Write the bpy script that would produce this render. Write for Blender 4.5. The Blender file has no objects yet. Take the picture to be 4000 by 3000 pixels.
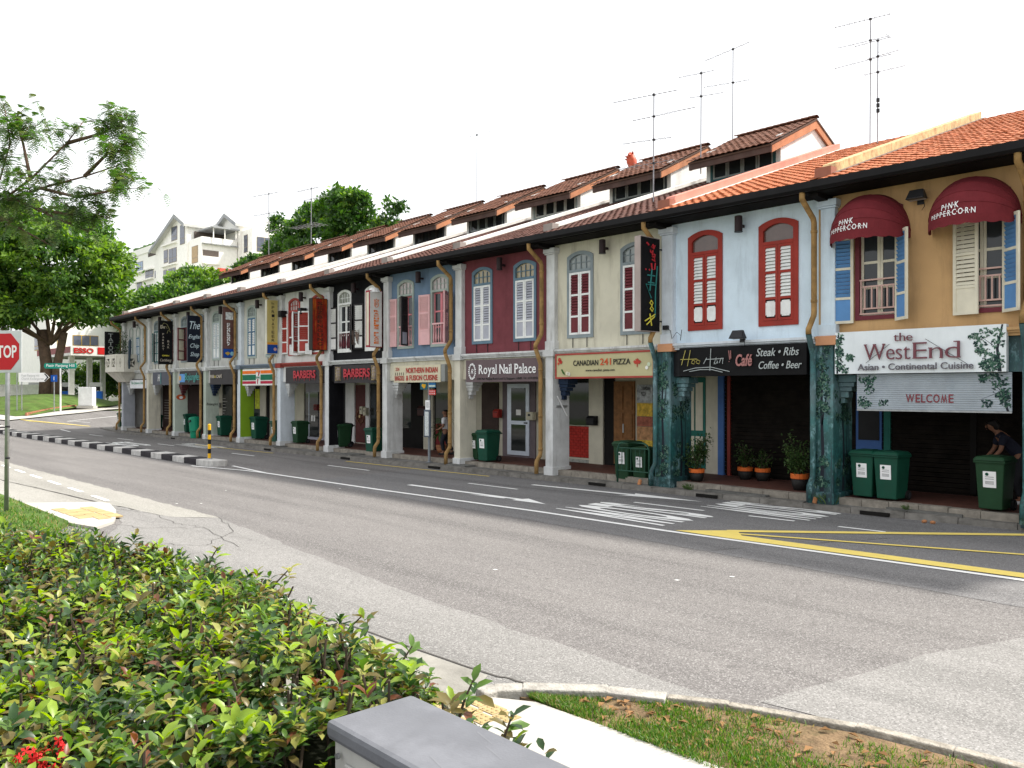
import bpy, math, random
from mathutils import Vector, Matrix
random.seed(7)
R = math.radians
scene = bpy.context.scene
COL = scene.collection

# ------------------------------------------------------------------ camera, sky, sun, exposure
cam_d = bpy.data.cameras.new('camera'); cam = bpy.data.objects.new('camera', cam_d); COL.objects.link(cam)
cam.location = (0, 0, 2.40); cam.rotation_euler = (R(90), 0, R(47.28))
cam_d.sensor_fit = 'HORIZONTAL'; cam_d.sensor_width = 36; cam_d.lens = 29.43; cam_d.shift_y = 0.006
cam_d.clip_start = 0.05; cam_d.clip_end = 3000
scene.camera = cam
SUN_AZ = math.atan2(0.62, 1.0)          # measured from +y towards +x
SUN_EL = R(48)
world = bpy.data.worlds.new('World'); scene.world = world; world.use_nodes = True
nt = world.node_tree; nt.nodes.clear()
sky = nt.nodes.new('ShaderNodeTexSky'); sky.sky_type = 'NISHITA'; sky.sun_disc = False
sky.sun_elevation = SUN_EL; sky.sun_rotation = SUN_AZ
sky.altitude = 0; sky.air_density = 1.0; sky.dust_density = 6.0; sky.ozone_density = 1.0
hs = nt.nodes.new('ShaderNodeHueSaturation'); hs.inputs['Saturation'].default_value = 0.55
bg = nt.nodes.new('ShaderNodeBackground'); bg.inputs['Strength'].default_value = 0.15
wo = nt.nodes.new('ShaderNodeOutputWorld')
mxw = nt.nodes.new('ShaderNodeMix'); mxw.data_type = 'RGBA'; mxw.inputs['Factor'].default_value = 0.8
mxw.inputs['B'].default_value = (4.95, 5.0, 5.05, 1)      # thin bright white cloud over the whole sky
nt.links.new(sky.outputs[0], hs.inputs['Color']); nt.links.new(hs.outputs[0], mxw.inputs['A']); nt.links.new(mxw.outputs['Result'], bg.inputs['Color']); nt.links.new(bg.outputs[0], wo.inputs['Surface'])
sun_d = bpy.data.lights.new('sun', 'SUN'); sun = bpy.data.objects.new('sun', sun_d); COL.objects.link(sun)
sun_d.energy = 3.4; sun_d.angle = R(3.0); sun_d.color = (1.0, 0.95, 0.87)
_sd = Vector((math.sin(SUN_AZ) * math.cos(SUN_EL), math.cos(SUN_AZ) * math.cos(SUN_EL), math.sin(SUN_EL)))
sun.rotation_euler = _sd.to_track_quat('Z', 'Y').to_euler(); sun.location = (20, 40, 60)
vs = scene.view_settings
vs.view_transform = 'Standard'; vs.look = 'None'; vs.gamma = 1; vs.use_curve_mapping = False; vs.exposure = 1.05
scene.cycles.max_bounces = 6; scene.cycles.transparent_max_bounces = 6
scene.cycles.use_denoising = True

# ------------------------------------------------------------------ helpers
def tag(o, label=None, cat=None, group=None, kind=None):
    if label: o['label'] = label
    if cat: o['category'] = cat
    if group: o['group'] = group
    if kind: o['kind'] = kind
    return o
def empty(name, loc=(0, 0, 0), rz=0.0, parent=None):
    o = bpy.data.objects.new(name, None); COL.objects.link(o); o.location = loc; o.rotation_euler = (0, 0, rz)
    o.empty_display_size = 0.2
    if parent: o.parent = parent
    return o
def thing(name, label, cat, loc=(0, 0, 0), rz=0.0, group=None):
    return tag(empty(name, loc, rz), label, cat, group)
def link(name, me, parent=None, loc=(0, 0, 0), rot=(0, 0, 0), scale=None):
    o = bpy.data.objects.new(name, me); COL.objects.link(o); o.location = loc; o.rotation_euler = rot
    if scale: o.scale = scale
    if parent: o.parent = parent
    return o
def copy_tree(o, parent=None):
    c = o.copy(); COL.objects.link(c); c.parent = parent
    for ch in list(o.children): copy_tree(ch, c)
    return c

class MB:
    def __init__(s): s.v = []; s.f = []; s.m = []; s.cur = 0
    def add(s, vs, fs):
        n = len(s.v); s.v += [tuple(p) for p in vs]
        for f in fs: s.f.append([n + i for i in f]); s.m.append(s.cur)
        return s
    def box(s, x0, x1, y0, y1, z0, z1, M=None):
        vs = [(x0,y0,z0),(x1,y0,z0),(x1,y1,z0),(x0,y1,z0),(x0,y0,z1),(x1,y0,z1),(x1,y1,z1),(x0,y1,z1)]
        if M is not None: vs = [M @ Vector(p) for p in vs]
        return s.add(vs, [(0,3,2,1),(4,5,6,7),(0,1,5,4),(1,2,6,5),(2,3,7,6),(3,0,4,7)])
    def taper(s, x0, x1, y0, y1, z0, a0, a1, b0, b1, z1):
        vs = [(x0,y0,z0),(x1,y0,z0),(x1,y1,z0),(x0,y1,z0),(a0,b0,z1),(a1,b0,z1),(a1,b1,z1),(a0,b1,z1)]
        return s.add(vs, [(0,3,2,1),(4,5,6,7),(0,1,5,4),(1,2,6,5),(2,3,7,6),(3,0,4,7)])
    def quad(s, *p): return s.add(p, [tuple(range(len(p)))])
    def prism(s, poly, axis, a0, a1):
        """poly of 2d points; axis 'x': points are (y,z); 'y': (x,z); 'z': (x,y)"""
        n = len(poly)
        def P(p, a):
            return {'x': (a, p[0], p[1]), 'y': (p[0], a, p[1]), 'z': (p[0], p[1], a)}[axis]
        vs = [P(p, a0) for p in poly] + [P(p, a1) for p in poly]
        fs = [tuple(range(n))[::-1], tuple(range(n, 2 * n))] + [(i, (i + 1) % n, n + (i + 1) % n, n + i) for i in range(n)]
        return s.add(vs, fs)
    def tube(s, pts, r, n=8, caps=True):
        pts = [Vector(p) for p in pts]
        rs = r if isinstance(r, (list, tuple)) else [r] * len(pts)
        base = len(s.v); up = None
        for i, p in enumerate(pts):
            d = (pts[min(i + 1, len(pts) - 1)] - pts[max(i - 1, 0)])
            if d.length < 1e-9: d = Vector((0, 0, 1))
            d.normalize()
            if up is None: up = Vector((0, 0, 1)) if abs(d.z) < .9 else Vector((1, 0, 0))
            u = d.cross(up)
            if u.length < 1e-6: u = d.orthogonal()
            u.normalize(); w = d.cross(u).normalized()
            for k in range(n):
                a = 2 * math.pi * k / n
                q = p + (u * math.cos(a) + w * math.sin(a)) * rs[i]; s.v.append(tuple(q))
        for i in range(len(pts) - 1):
            for k in range(n):
                a = base + i * n + k; b = base + i * n + (k + 1) % n
                s.f.append([a, b, b + n, a + n]); s.m.append(s.cur)
        if caps:
            s.f.append([base + k for k in range(n)][::-1]); s.m.append(s.cur)
            e = base + (len(pts) - 1) * n
            s.f.append([e + k for k in range(n)]); s.m.append(s.cur)
        return s
    def lathe(s, prof, n=16, c=(0, 0, 0)):
        base = len(s.v)
        for (r, z) in prof:
            for k in range(n):
                a = 2 * math.pi * k / n
                s.v.append((c[0] + r * math.cos(a), c[1] + r * math.sin(a), c[2] + z))
        for i in range(len(prof) - 1):
            for k in range(n):
                a = base + i * n + k; b = base + i * n + (k + 1) % n
                s.f.append([a, b, b + n, a + n]); s.m.append(s.cur)
        s.f.append([base + k for k in range(n)][::-1]); s.m.append(s.cur)
        e = base + (len(prof) - 1) * n
        s.f.append([e + k for k in range(n)]); s.m.append(s.cur)
        return s
    def mesh(s, name, mats, smooth=False):
        me = bpy.data.meshes.new(name); me.from_pydata(s.v, [], s.f)
        for m in (mats if isinstance(mats, (list, tuple)) else [mats]): me.materials.append(m)
        if any(s.m): me.polygons.foreach_set('material_index', s.m)
        if smooth: me.polygons.foreach_set('use_smooth', [True] * len(me.polygons))
        me.update(); return me
    def build(s, name, mats, parent=None, loc=(0, 0, 0), rot=(0, 0, 0), smooth=False, bevel=0):
        o = link(name, s.mesh(name, mats, smooth), parent, loc, rot)
        if bevel:
            b = o.modifiers.new('bevel', 'BEVEL'); b.width = bevel; b.segments = 2; b.limit_method = 'ANGLE'
        return o
def box(name, m, parent, x0, x1, y0, y1, z0, z1, bevel=0):
    return MB().box(x0, x1, y0, y1, z0, z1).build(name, m, parent, bevel=bevel)

# ------------------------------------------------------------------ materials
_mats = {}
def M(name, col=(.5,.5,.5), rough=.75, var=.14, scale=2.5, bump=0.0, bscale=60, metal=0, dirt=0.0, dcol=None, spec=.18, streak=(2.2,2.2,.35), trans=0, sss=0, coat=0):
    if name in _mats: return _mats[name]
    m = bpy.data.materials.new(name); m.use_nodes = True; t = m.node_tree; N = t.nodes; L = t.links
    p = N['Principled BSDF']; p.inputs['Roughness'].default_value = rough; p.inputs['Metallic'].default_value = metal
    p.inputs['Specular IOR Level'].default_value = spec
    g = N.new('ShaderNodeNewGeometry')
    n1 = N.new('ShaderNodeTexNoise'); n1.inputs['Scale'].default_value = scale; n1.inputs['Detail'].default_value = 6; n1.inputs['Roughness'].default_value = .62
    L.new(g.outputs['Position'], n1.inputs['Vector'])
    mx = N.new('ShaderNodeMix'); mx.data_type = 'RGBA'
    ra = N.new('ShaderNodeMapRange'); ra.inputs[1].default_value = .3; ra.inputs[2].default_value = .7
    L.new(n1.outputs['Fac'], ra.inputs[0]); L.new(ra.outputs[0], mx.inputs['Factor'])
    c = col
    mx.inputs['A'].default_value = (c[0]*(1-var), c[1]*(1-var), c[2]*(1-var), 1)
    mx.inputs['B'].default_value = (min(1,c[0]*(1+var)), min(1,c[1]*(1+var)), min(1,c[2]*(1+var)), 1)
    out = mx.outputs['Result']
    if dirt > 0:
        mp = N.new('ShaderNodeMapping'); mp.inputs['Scale'].default_value = streak
        L.new(g.outputs['Position'], mp.inputs['Vector'])
        n2 = N.new('ShaderNodeTexNoise'); n2.inputs['Scale'].default_value = 1.6; n2.inputs['Detail'].default_value = 8; n2.inputs['Roughness'].default_value = .7
        L.new(mp.outputs[0], n2.inputs['Vector'])
        r2 = N.new('ShaderNodeMapRange'); r2.inputs[1].default_value = .5; r2.inputs[2].default_value = .78; r2.inputs[4].default_value = dirt
        L.new(n2.outputs['Fac'], r2.inputs[0])
        m2 = N.new('ShaderNodeMix'); m2.data_type = 'RGBA'
        L.new(out, m2.inputs['A']); dc = dcol or (.09,.085,.075); m2.inputs['B'].default_value = (*dc, 1)
        L.new(r2.outputs[0], m2.inputs['Factor']); out = m2.outputs['Result']
    L.new(out, p.inputs['Base Color'])
    if bump > 0:
        n3 = N.new('ShaderNodeTexNoise'); n3.inputs['Scale'].default_value = bscale; n3.inputs['Detail'].default_value = 4
        L.new(g.outputs['Position'], n3.inputs['Vector'])
        b = N.new('ShaderNodeBump'); b.inputs['Strength'].default_value = bump; b.inputs['Distance'].default_value = .02
        L.new(n3.outputs['Fac'], b.inputs['Height']); L.new(b.outputs[0], p.inputs['Normal'])
    if trans: p.inputs['Transmission Weight'].default_value = trans
    if coat: p.inputs['Coat Weight'].default_value = coat
    _mats[name] = m; return m
def glass(name, col=(.03,.035,.04), rough=.06):
    return M(name, col, rough=rough, var=.2, scale=1.5, spec=.4)
def leafmat(name, col, tr=.35, rough=.45, var=.25):
    if name in _mats: return _mats[name]
    m = M(name, col, rough=rough, var=var, scale=9, spec=.4)
    t = m.node_tree; N = t.nodes; L = t.links; p = N['Principled BSDF']; o = N['Material Output']
    tl = N.new('ShaderNodeBsdfTranslucent'); mi = N.new('ShaderNodeMixShader'); mi.inputs[0].default_value = tr
    src = p.inputs['Base Color'].links[0].from_socket
    hs = N.new('ShaderNodeHueSaturation'); hs.inputs['Saturation'].default_value = 1.15; hs.inputs['Value'].default_value = 1.6
    L.new(src, hs.inputs['Color']); L.new(hs.outputs[0], tl.inputs['Color'])
    L.new(p.outputs[0], mi.inputs[1]); L.new(tl.outputs[0], mi.inputs[2]); L.new(mi.outputs[0], o.inputs['Surface'])
    return m
def asphalt(name, c0, c1, speck, blot=.25, bscale=90.):
    if name in _mats: return _mats[name]
    m = bpy.data.materials.new(name); m.use_nodes = True; t = m.node_tree; N = t.nodes; L = t.links
    p = N['Principled BSDF']; p.inputs['Roughness'].default_value = .88; p.inputs['Specular IOR Level'].default_value = .25
    g = N.new('ShaderNodeNewGeometry')
    def noise(sc, det=5, rg=.6, vec=None):
        n = N.new('ShaderNodeTexNoise'); n.inputs['Scale'].default_value = sc; n.inputs['Detail'].default_value = det; n.inputs['Roughness'].default_value = rg
        L.new(vec or g.outputs['Position'], n.inputs['Vector']); return n.outputs['Fac']
    def rng(s, a, b, lo=0., hi=1.):
        r = N.new('ShaderNodeMapRange'); r.inputs[1].default_value = a; r.inputs[2].default_value = b; r.inputs[3].default_value = lo; r.inputs[4].default_value = hi
        L.new(s, r.inputs[0]); return r.outputs[0]
    def mix(a, b, f, mode='MIX'):
        x = N.new('ShaderNodeMix'); x.data_type = 'RGBA'; x.blend_type = mode
        for k, v in (('A', a), ('B', b)):
            if isinstance(v, tuple): x.inputs[k].default_value = (*v, 1)
            else: L.new(v, x.inputs[k])
        if isinstance(f, float): x.inputs['Factor'].default_value = f
        else: L.new(f, x.inputs['Factor'])
        return x.outputs['Result']
    mp = N.new('ShaderNodeMapping'); mp.inputs['Scale'].default_value = (.35, 1.4, 1); L.new(g.outputs['Position'], mp.inputs['Vector'])
    base = mix(c0, c1, rng(noise(.55, 6, .65, mp.outputs[0]), .3, .7))
    base = mix(base, tuple(v * .62 for v in c0), rng(noise(1.7, 7, .7, mp.outputs[0]), .56, .8, 0, blot))
    m3 = N.new('ShaderNodeMapping'); m3.inputs['Scale'].default_value = (.05, 1.1, 1); L.new(g.outputs['Position'], m3.inputs['Vector'])
    base = mix(base, tuple(v * .7 for v in c0), rng(noise(1.3, 4, .55, m3.outputs[0]), .46, .66, 0, .55))
    m4 = N.new('ShaderNodeMapping'); m4.inputs['Scale'].default_value = (.25, 1.8, 1); m4.inputs['Rotation'].default_value = (0, 0, .18); L.new(g.outputs['Position'], m4.inputs['Vector'])
    base = mix(base, tuple(v * .5 for v in c0), rng(noise(2.2, 6, .7, m4.outputs[0]), .64, .74, 0, .6))
    vo = N.new('ShaderNodeTexVoronoi'); vo.inputs['Scale'].default_value = 85; L.new(g.outputs['Position'], vo.inputs['Vector'])
    wn = N.new('ShaderNodeTexWhiteNoise'); wn.noise_dimensions = '3D'; L.new(vo.outputs['Position'], wn.inputs['Vector'])
    base = mix(base, speck, rng(wn.outputs['Value'], .72, 1., 0, .75))
    base = mix(base, tuple(v * .35 for v in c0), rng(wn.outputs['Value'], .3, .0, 0, .6))
    # occasional oil spots
    base = mix(base, tuple(v * .3 for v in c0), rng(noise(3.1, 3, .5), .71, .76, 0, .35))
    L.new(base, p.inputs['Base Color'])
    b = N.new('ShaderNodeBump'); b.inputs['Strength'].default_value = .5; b.inputs['Distance'].default_value = .006
    L.new(wn.outputs['Value'], b.inputs['Height']); L.new(b.outputs[0], p.inputs['Normal'])
    _mats[name] = m; return m

def wornpaint(name, col, under, amt=.32):
    """road paint, worn through to the asphalt in specks"""
    m = M(name, col, rough=.7, var=.06, scale=4, bump=.15, bscale=150)
    t = m.node_tree; N = t.nodes; L = t.links; p = N['Principled BSDF']
    src = p.inputs['Base Color'].links[0].from_socket
    g = N.new('ShaderNodeNewGeometry'); n = N.new('ShaderNodeTexNoise'); n.inputs['Scale'].default_value = 9; n.inputs['Detail'].default_value = 10; n.inputs['Roughness'].default_value = .75
    L.new(g.outputs['Position'], n.inputs['Vector'])
    r = N.new('ShaderNodeMapRange'); r.inputs[1].default_value = 1 - amt - .12; r.inputs[2].default_value = 1 - amt + .1; r.inputs[4].default_value = .8
    L.new(n.outputs['Fac'], r.inputs[0])
    x = N.new('ShaderNodeMix'); x.data_type = 'RGBA'; L.new(src, x.inputs['A']); x.inputs['B'].default_value = (*under, 1); L.new(r.outputs[0], x.inputs['Factor'])
    L.new(x.outputs['Result'], p.inputs['Base Color']); return m

# ------------------------------------------------------------------ lettering
_tmp = bpy.data.scenes.new('lettering_scratch')
def txt_mesh(body, bold=0.0, shear=0.0, space=1.0, ext=.5):
    cu = bpy.data.curves.new('t', 'FONT'); cu.body = body; cu.size = 1; cu.offset = bold; cu.shear = shear; cu.space_character = space
    cu.extrude = 0; cu.resolution_u = 3
    ob = bpy.data.objects.new('t', cu); _tmp.collection.objects.link(ob)
    _tmp.view_layers[0].update(); dg = _tmp.view_layers[0].depsgraph
    me = bpy.data.meshes.new_from_object(ob.evaluated_get(dg))
    bpy.data.objects.remove(ob); bpy.data.curves.remove(cu)
    return me
def txt(body, m, parent, x0, x1, z0, z1, y, name='lettering', bold=.0, shear=0., space=1., depth=.01, flat=None):
    """letters filling the rectangle x0..x1, z0..z1 of the parent's local XZ plane, facing -Y. flat: callable mapping (u,v) to a point"""
    me = txt_mesh(body, bold, shear, space)
    vs = [v.co.copy() for v in me.vertices]; ps = [list(p.vertices) for p in me.polygons]
    ed = {}
    for p in ps:
        for a, b in zip(p, p[1:] + p[:1]):
            ed[(a, b)] = ed.get((a, b), 0) + 1
    bnd = [e for e in ed if (e[1], e[0]) not in ed]
    bpy.data.meshes.remove(me)
    if not vs: return None
    ax = min(v.x for v in vs); bx = max(v.x for v in vs); ay = min(v.y for v in vs); by = max(v.y for v in vs)
    def P(v, d):
        u = (v.x - ax) / max(bx - ax, 1e-6); w = (v.y - ay) / max(by - ay, 1e-6)
        if flat: return flat(u, w, d)
        return (x0 + (x1 - x0) * u, y - d, z0 + (z1 - z0) * w)
    b = MB(); n = len(vs)
    b.add([P(v, depth) for v in vs] + [P(v, 0) for v in vs], ps + [(e[1] + n, e[0] + n, e[0], e[1])[::-1] for e in bnd])
    return b.build(name, m, parent)
SERIF = {'R':((.10,0),(.92,0),(.06,1)),'y':((.12,1),(.88,1)),'a':((.92,0),),'l':((.5,0),(.25,1)),'N':((.1,1),(.1,0),(.9,1)),'i':((.5,0),(.25,1)),'P':((.1,0),(.06,1)),'W':((.06,1),(.5,1),(.94,1)),'E':((.06,1),(.06,0)),'n':((.1,0),(.9,0),(.05,1)),'d':((.7,1),(.94,0)),'h':((.1,0),(.9,0),(.1,1)),'t':((.5,0),),
         'A':((.06,0),(.94,0)),'C':(),'B':((.06,0),(.06,1)),'S':()}
def txt_serif(body, m, parent, x0, x1, zb, cap, y, bold=0., depth=.01, shear=0., s=.055):
    """letters set one by one on a baseline, with slab serifs"""
    gl = []
    for ch in body:
        if ch == ' ': gl.append(None); continue
        me = txt_mesh(ch, bold); v = [(p.co.x, p.co.y) for p in me.vertices]; bpy.data.meshes.remove(me)
        gl.append((min(p[0] for p in v), max(p[0] for p in v), min(p[1] for p in v), max(p[1] for p in v)))
    me = txt_mesh('H', bold); H0 = max(p.co.y for p in me.vertices); L0 = min(p.co.y for p in me.vertices); bpy.data.meshes.remove(me)
    gap = .10*H0; tot = sum((.34*H0 if g is None else g[1]-g[0]) for g in gl) + gap*(len(gl)-1); kx = (x1-x0)/tot; kz = cap/(H0-L0); x = x0
    for ch, g in zip(body, gl):
        if g is None: x += (.34*H0+gap)*kx; continue
        w = (g[1]-g[0])*kx; za, zc_ = zb+(g[2]-L0)*kz, zb+(g[3]-L0)*kz
        o = txt(ch, m, parent, x, x+w, za, zc_, y, bold=bold, depth=depth)
        for (u, t) in SERIF.get(ch, ()):
            zz = zb if t == 0 else zc_ - s*cap*1.1; hw = max(.09*cap, .0)
            box('serif', m, o, x+w*u-hw, x+w*u+hw, y-depth*.98, y, zz, zz+s*cap*1.1)
        x += w + gap*kx
def stroke(m, parent, lines, x0, x1, z0, z1, y, w=.02, name='lettering'):
    """hand-drawn strokes given in 0..1 coordinates"""
    b = MB()
    for ln in lines:
        pts = [(x0 + (x1 - x0) * u, y, z0 + (z1 - z0) * v) for u, v in ln]
        b.tube(pts, w, 5)
    return b.build(name, m, parent)

# common materials
white = M('white_paint', (.78,.78,.76), dirt=.3, bump=.1)
offwhite = M('offwhite_paint', (.70,.69,.64), dirt=.4, bump=.1)
black = M('black_paint', (.012,.012,.014), rough=.5, var=.3)
darkmetal = M('dark_metal', (.03,.03,.033), rough=.45, metal=.3)
greymetal = M('galvanised', (.35,.36,.37), rough=.45, metal=.7, var=.2, scale=8)
concrete = M('concrete', (.30,.29,.27), rough=.9, var=.25, scale=3, bump=.3, bscale=70, dirt=.6)

# ------------------------------------------------------------------ setting: ground, roads, paths
def gz(x):
    u = min(1., max(0., (-51. - x) / 17.)); return 1.05 * u * u * (3 - 2 * u)
def hillz(x, y):
    u = min(1., max(0., (y - 34.) / 30.)); return 9. * u * u * (3 - 2 * u)
XB = [-400,-250,-160,-120,-95,-80,-70,-68,-66,-64,-62,-60,-58,-56,-54,-52,-50,-40,-30,-20,-10,0,20,60,150,400]
def grid(name, xs, ys, zf, m, kind='structure'):
    b = MB(); vs = [(x, y, zf(x, y)) for y in ys for x in xs]; n = len(xs)
    fs = [(j*n+i, j*n+i+1, (j+1)*n+i+1, (j+1)*n+i) for j in range(len(ys)-1) for i in range(n-1)]
    b.add(vs, fs); o = b.build(name, m); o['kind'] = kind; return o
def ragged(poly, step=.3, a=.035):
    out = []
    for (x0, y0), (x1, y1) in zip(poly, poly[1:] + poly[:1]):
        n = max(1, min(60, int(math.hypot(x1-x0, y1-y0)/step)))
        for k in range(n): out.append((x0+(x1-x0)*k/n+(random.uniform(-a,a) if k else 0), y0+(y1-y0)*k/n+(random.uniform(-a,a) if k else 0)))
    return out
def sheet(name, poly, z, m, parent=None, kind='structure', edge=0):
    b = MB()
    if name == 'road_patch': poly = ragged(poly)
    if edge: b.prism(poly, 'z', z - edge, z)
    else: b.add([(x, y, z + gz(x)) for x, y in poly], [tuple(range(len(poly)))])
    o = b.build(name, m, parent)
    if not parent and kind: o['kind'] = kind
    return o
soil = M('soil', (.17,.115,.065), rough=.95, var=.5, scale=7, bump=1., bscale=40, dirt=.7, dcol=(.09,.10,.035), streak=(3,3,3))
lawn = M('lawn', (.07,.12,.025), rough=.95, var=.4, scale=1.2, bump=.6, bscale=60, dirt=.5, dcol=(.16,.13,.06), streak=(1,1,1))
asph = asphalt('asphalt', (.135,.127,.124), (.185,.175,.168), (.34,.33,.32), blot=.45)
asph_far = asphalt('asphalt_far', (.14,.136,.136), (.18,.175,.174), (.30,.30,.30))
asph_pale = asphalt('asphalt_pale', (.19,.185,.177), (.25,.243,.233), (.36,.35,.34), blot=.5)
conc_road = asphalt('concrete_pavement', (.26,.25,.225), (.33,.32,.29), (.42,.41,.38), blot=.4)
path_m = M('footpath_concrete', (.42,.405,.37), rough=.9, var=.1, scale=1.2, bump=.2, bscale=120, dirt=.25, dcol=(.4,.37,.32), streak=(1,1,1))
stone_m = M('kerb_concrete', (.17,.16,.145), rough=.92, var=.3, scale=4, bump=.5, bscale=45, dirt=.85, dcol=(.05,.048,.042), streak=(1.5,1.5,3))
grid('ground', XB, [-400,-120,-40,-8,8,18,26,34,38,42,46,50,55,60,64,80,150,400], lambda x, y: gz(x) - .06 + hillz(x, y), lawn)
grid('road', [x for x in XB if -260 <= x <= 60] , [-40, -10, 0, 4, 8, 12, 16.4], lambda x, y: gz(x), asph)
grid('side_road', [-64,-62.5,-61,-59.5,-58,-56,-54,-52.4], [16.4, 18, 22, 30, 34], lambda x, y: gz(x) + .001, asph)
# the far lanes, own sheets close to the base asphalt tone, and the paler patches of the near lanes
sheet('road_patch', [(-20,11.0),(-7.2,10.6),(-4.6,16.35),(-11,15.78),(-20.6,15.5)], .004, asph_far)
sheet('road_patch', [(-7.2,10.6),(20,9.4),(20,16.4),(-4.6,16.35)], .0035, asphalt('asphalt_mid', (.15,.146,.147), (.19,.185,.184), (.31,.31,.31)))
sheet('road_patch', [(-45,5.2),(-25.36,5.15),(-18.77,5.67),(-16,6.0),(-15.3,6.63),(-17.2,6.64),(-32,6.52),(-45,6.4)], .004, conc_road)
sheet('road_patch', [(-18.6,5.72),(-15.9,5.1),(-13,3.6),(-12.2,-8),(-4.2,-8),(-4.9,3.5),(-4.87,4.74),(-3.95,5.05),(-3.67,5.56),(-8.39,5.85),(-15.3,6.62),(-16,6.0)], .004, asph_pale)
sheet('road_patch', [(-3.43,5.77),(-1.4,5.95),(20,6.1),(20,12),(-2.35,9.4),(-2.6,9.16),(-3.04,7.88)], .004, asph_pale)
sheet('drain_channel', [(-60,4.25),(-19.7,4.35),(-18.9,5.60),(-22.68,5.35),(-25.36,5.12),(-45,5.0),(-60,4.9)], .006, conc_road)
sheet('driveway_apron', [(-12.4,-8),(-9.0,3.2),(-7.6,4.5),(-5.3,4.62),(-4.9,4.0),(-4.2,-8)], .008, M('apron_concrete', (.25,.24,.215), rough=.9, var=.25, bump=.3, dirt=.5, streak=(1,1,1)))
crack_m = M('crack', (.085,.08,.074), rough=1)
def crack(name, pts, w, z=.010):
    b = MB()
    for (x0, y0), (x1, y1) in zip(pts, pts[1:]):
        d = Vector((x1-x0, y1-y0, 0)); n = Vector((-d.y, d.x, 0)).normalized() * w * .5
        b.add([(x0-n.x, y0-n.y, z+gz(x0)), (x1-n.x, y1-n.y, z+gz(x1)), (x1+n.x, y1+n.y, z+gz(x1)), (x0+n.x, y0+n.y, z+gz(x0))], [(0,1,2,3)])
    o = b.build(name, crack_m); o['kind'] = 'structure'; return o
def jit(pts, n, a):
    out = [pts[0]]
    for (x0,y0),(x1,y1) in zip(pts, pts[1:]):
        for k in range(1, n+1):
            t = k/n; e = a if (k < n) else 0
            out.append((x0+(x1-x0)*t+random.uniform(-e,e), y0+(y1-y0)*t+random.uniform(-e,e)))
    return out
crack('pavement_joint', jit([(-10.5,4.35),(-7.55,4.55),(-5.21,4.66),(-4.85,4.76)], 6, .015), .022)
crack('pavement_joint', jit([(-30,5.0),(-25.36,5.15),(-22.68,5.38),(-20.33,5.55),(-18.5,5.68)], 5, .015), .028)
crack('road_crack', jit([(-17.9,5.55),(-16.6,5.9),(-15.2,5.75),(-14.4,5.95),(-12.2,5.6)], 6, .05), .010)
crack('road_crack', jit([(-15.3,6.62),(-13.6,6.15),(-12.7,5.3),(-13.4,4.7)], 6, .06), .010)
crack('road_crack', jit([(-16.0,4.9),(-15.0,5.15),(-14.4,5.9)], 5, .05), .010)
crack('road_seam', jit([(-32,14.4),(-24,13.9),(-15,14.2),(-9.6,14.8)], 6, .03), .03, .007)

# painted road markings
pw = wornpaint('road_paint_white', (.80,.80,.78), (.2,.2,.2), .26); py_ = wornpaint('road_paint_yellow', (.80,.63,.17), (.2,.2,.2), .30)
pdash = wornpaint('road_paint_worn', (.66,.66,.64), (.2,.2,.2), .42)
def mark(name, poly, m, z=.011):
    b = MB(); b.add([(x, y, z + gz(x)) for x, y in poly], [tuple(range(len(poly)))])
    o = b.build(name, m); o['kind'] = 'structure'; return o
def band(name, pts, w, m, z=.011):
    b = MB()
    for (x0, y0), (x1, y1) in zip(pts, pts[1:]):
        d = Vector((x1-x0, y1-y0, 0)); n = Vector((-d.y, d.x, 0)).normalized() * w * .5
        b.add([(x0-n.x,y0-n.y,z+gz(x0)),(x1-n.x,y1-n.y,z+gz(x1)),(x1+n.x,y1+n.y,z+gz(x1)),(x0+n.x,y0+n.y,z+gz(x0))], [(0,1,2,3)])
    o = b.build(name, m); o['kind'] = 'structure'; return o
band('centre_line', [(-22.9,11.16),(-16.75,11.31),(-11.8,11.57),(-8.68,11.58),(-3.37,11.88),(6,12.3)], .12, pw)
band('median_taper_line', [(-26.3,10.5),(-23.74,11.06),(-22.7,11.15)], .10, pw, .0115)
band('median_taper_line', [(-25.4,11.45),(-22.7,11.19)], .10, pw, .012)
for x0, x1, y in ((-43.7,-41.6,13.78),(-48.5,-46.4,13.85),(-38.1,-36.3,13.70),(-16.55,-14.75,13.76),(-11.35,-9.62,14.03),(-8.65,-7.73,14.12),(-6.9,-6.1,14.16),(-23.5,-21.2,13.75),(-30.5,-28.7,13.72),(-54.,-52.2,13.85)):
    band('lane_dash', [(x0, y), (x1, y + .04)], .09, pw)
for i in range(9):
    x = -19.25 - 2.05 * i
    band('edge_dash', [(x, 5.86 + i*.055), (x - 1.15, 5.89 + i*.055)], .10, pw)
def word(body, x0, x1, yl, yr, m=pw):
    o = txt(body, m, None, 0, 1, 0, 1, 0, name='road_word', bold=.03, depth=.001, flat=lambda u, w, d: (x0 + (x1-x0)*w, yl + (yr-yl)*u, .011 + d))
    o['kind'] = 'structure'; return o
word('SLOW', -11.85, -9.0, 13.62, 11.95); word('SLOW', -10.05, -7.55, 15.75, 14.4)
word('SLOW', -40.6, -37.2, 13.2, 11.9); word('SLOW', -37.5, -33.6, 15.0, 14.0, pdash)
mark('lane_arrow', [(-17.3,12.36),(-13.4,12.50),(-13.4,12.36),(-12.4,12.42),(-13.3,12.78),(-13.35,12.63),(-17.3,12.52)], pw)
mark('lane_arrow', [(-14.8,12.30),(-13.7,12.40),(-13.7,12.49),(-14.2,12.47)], pw, .0125)
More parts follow.
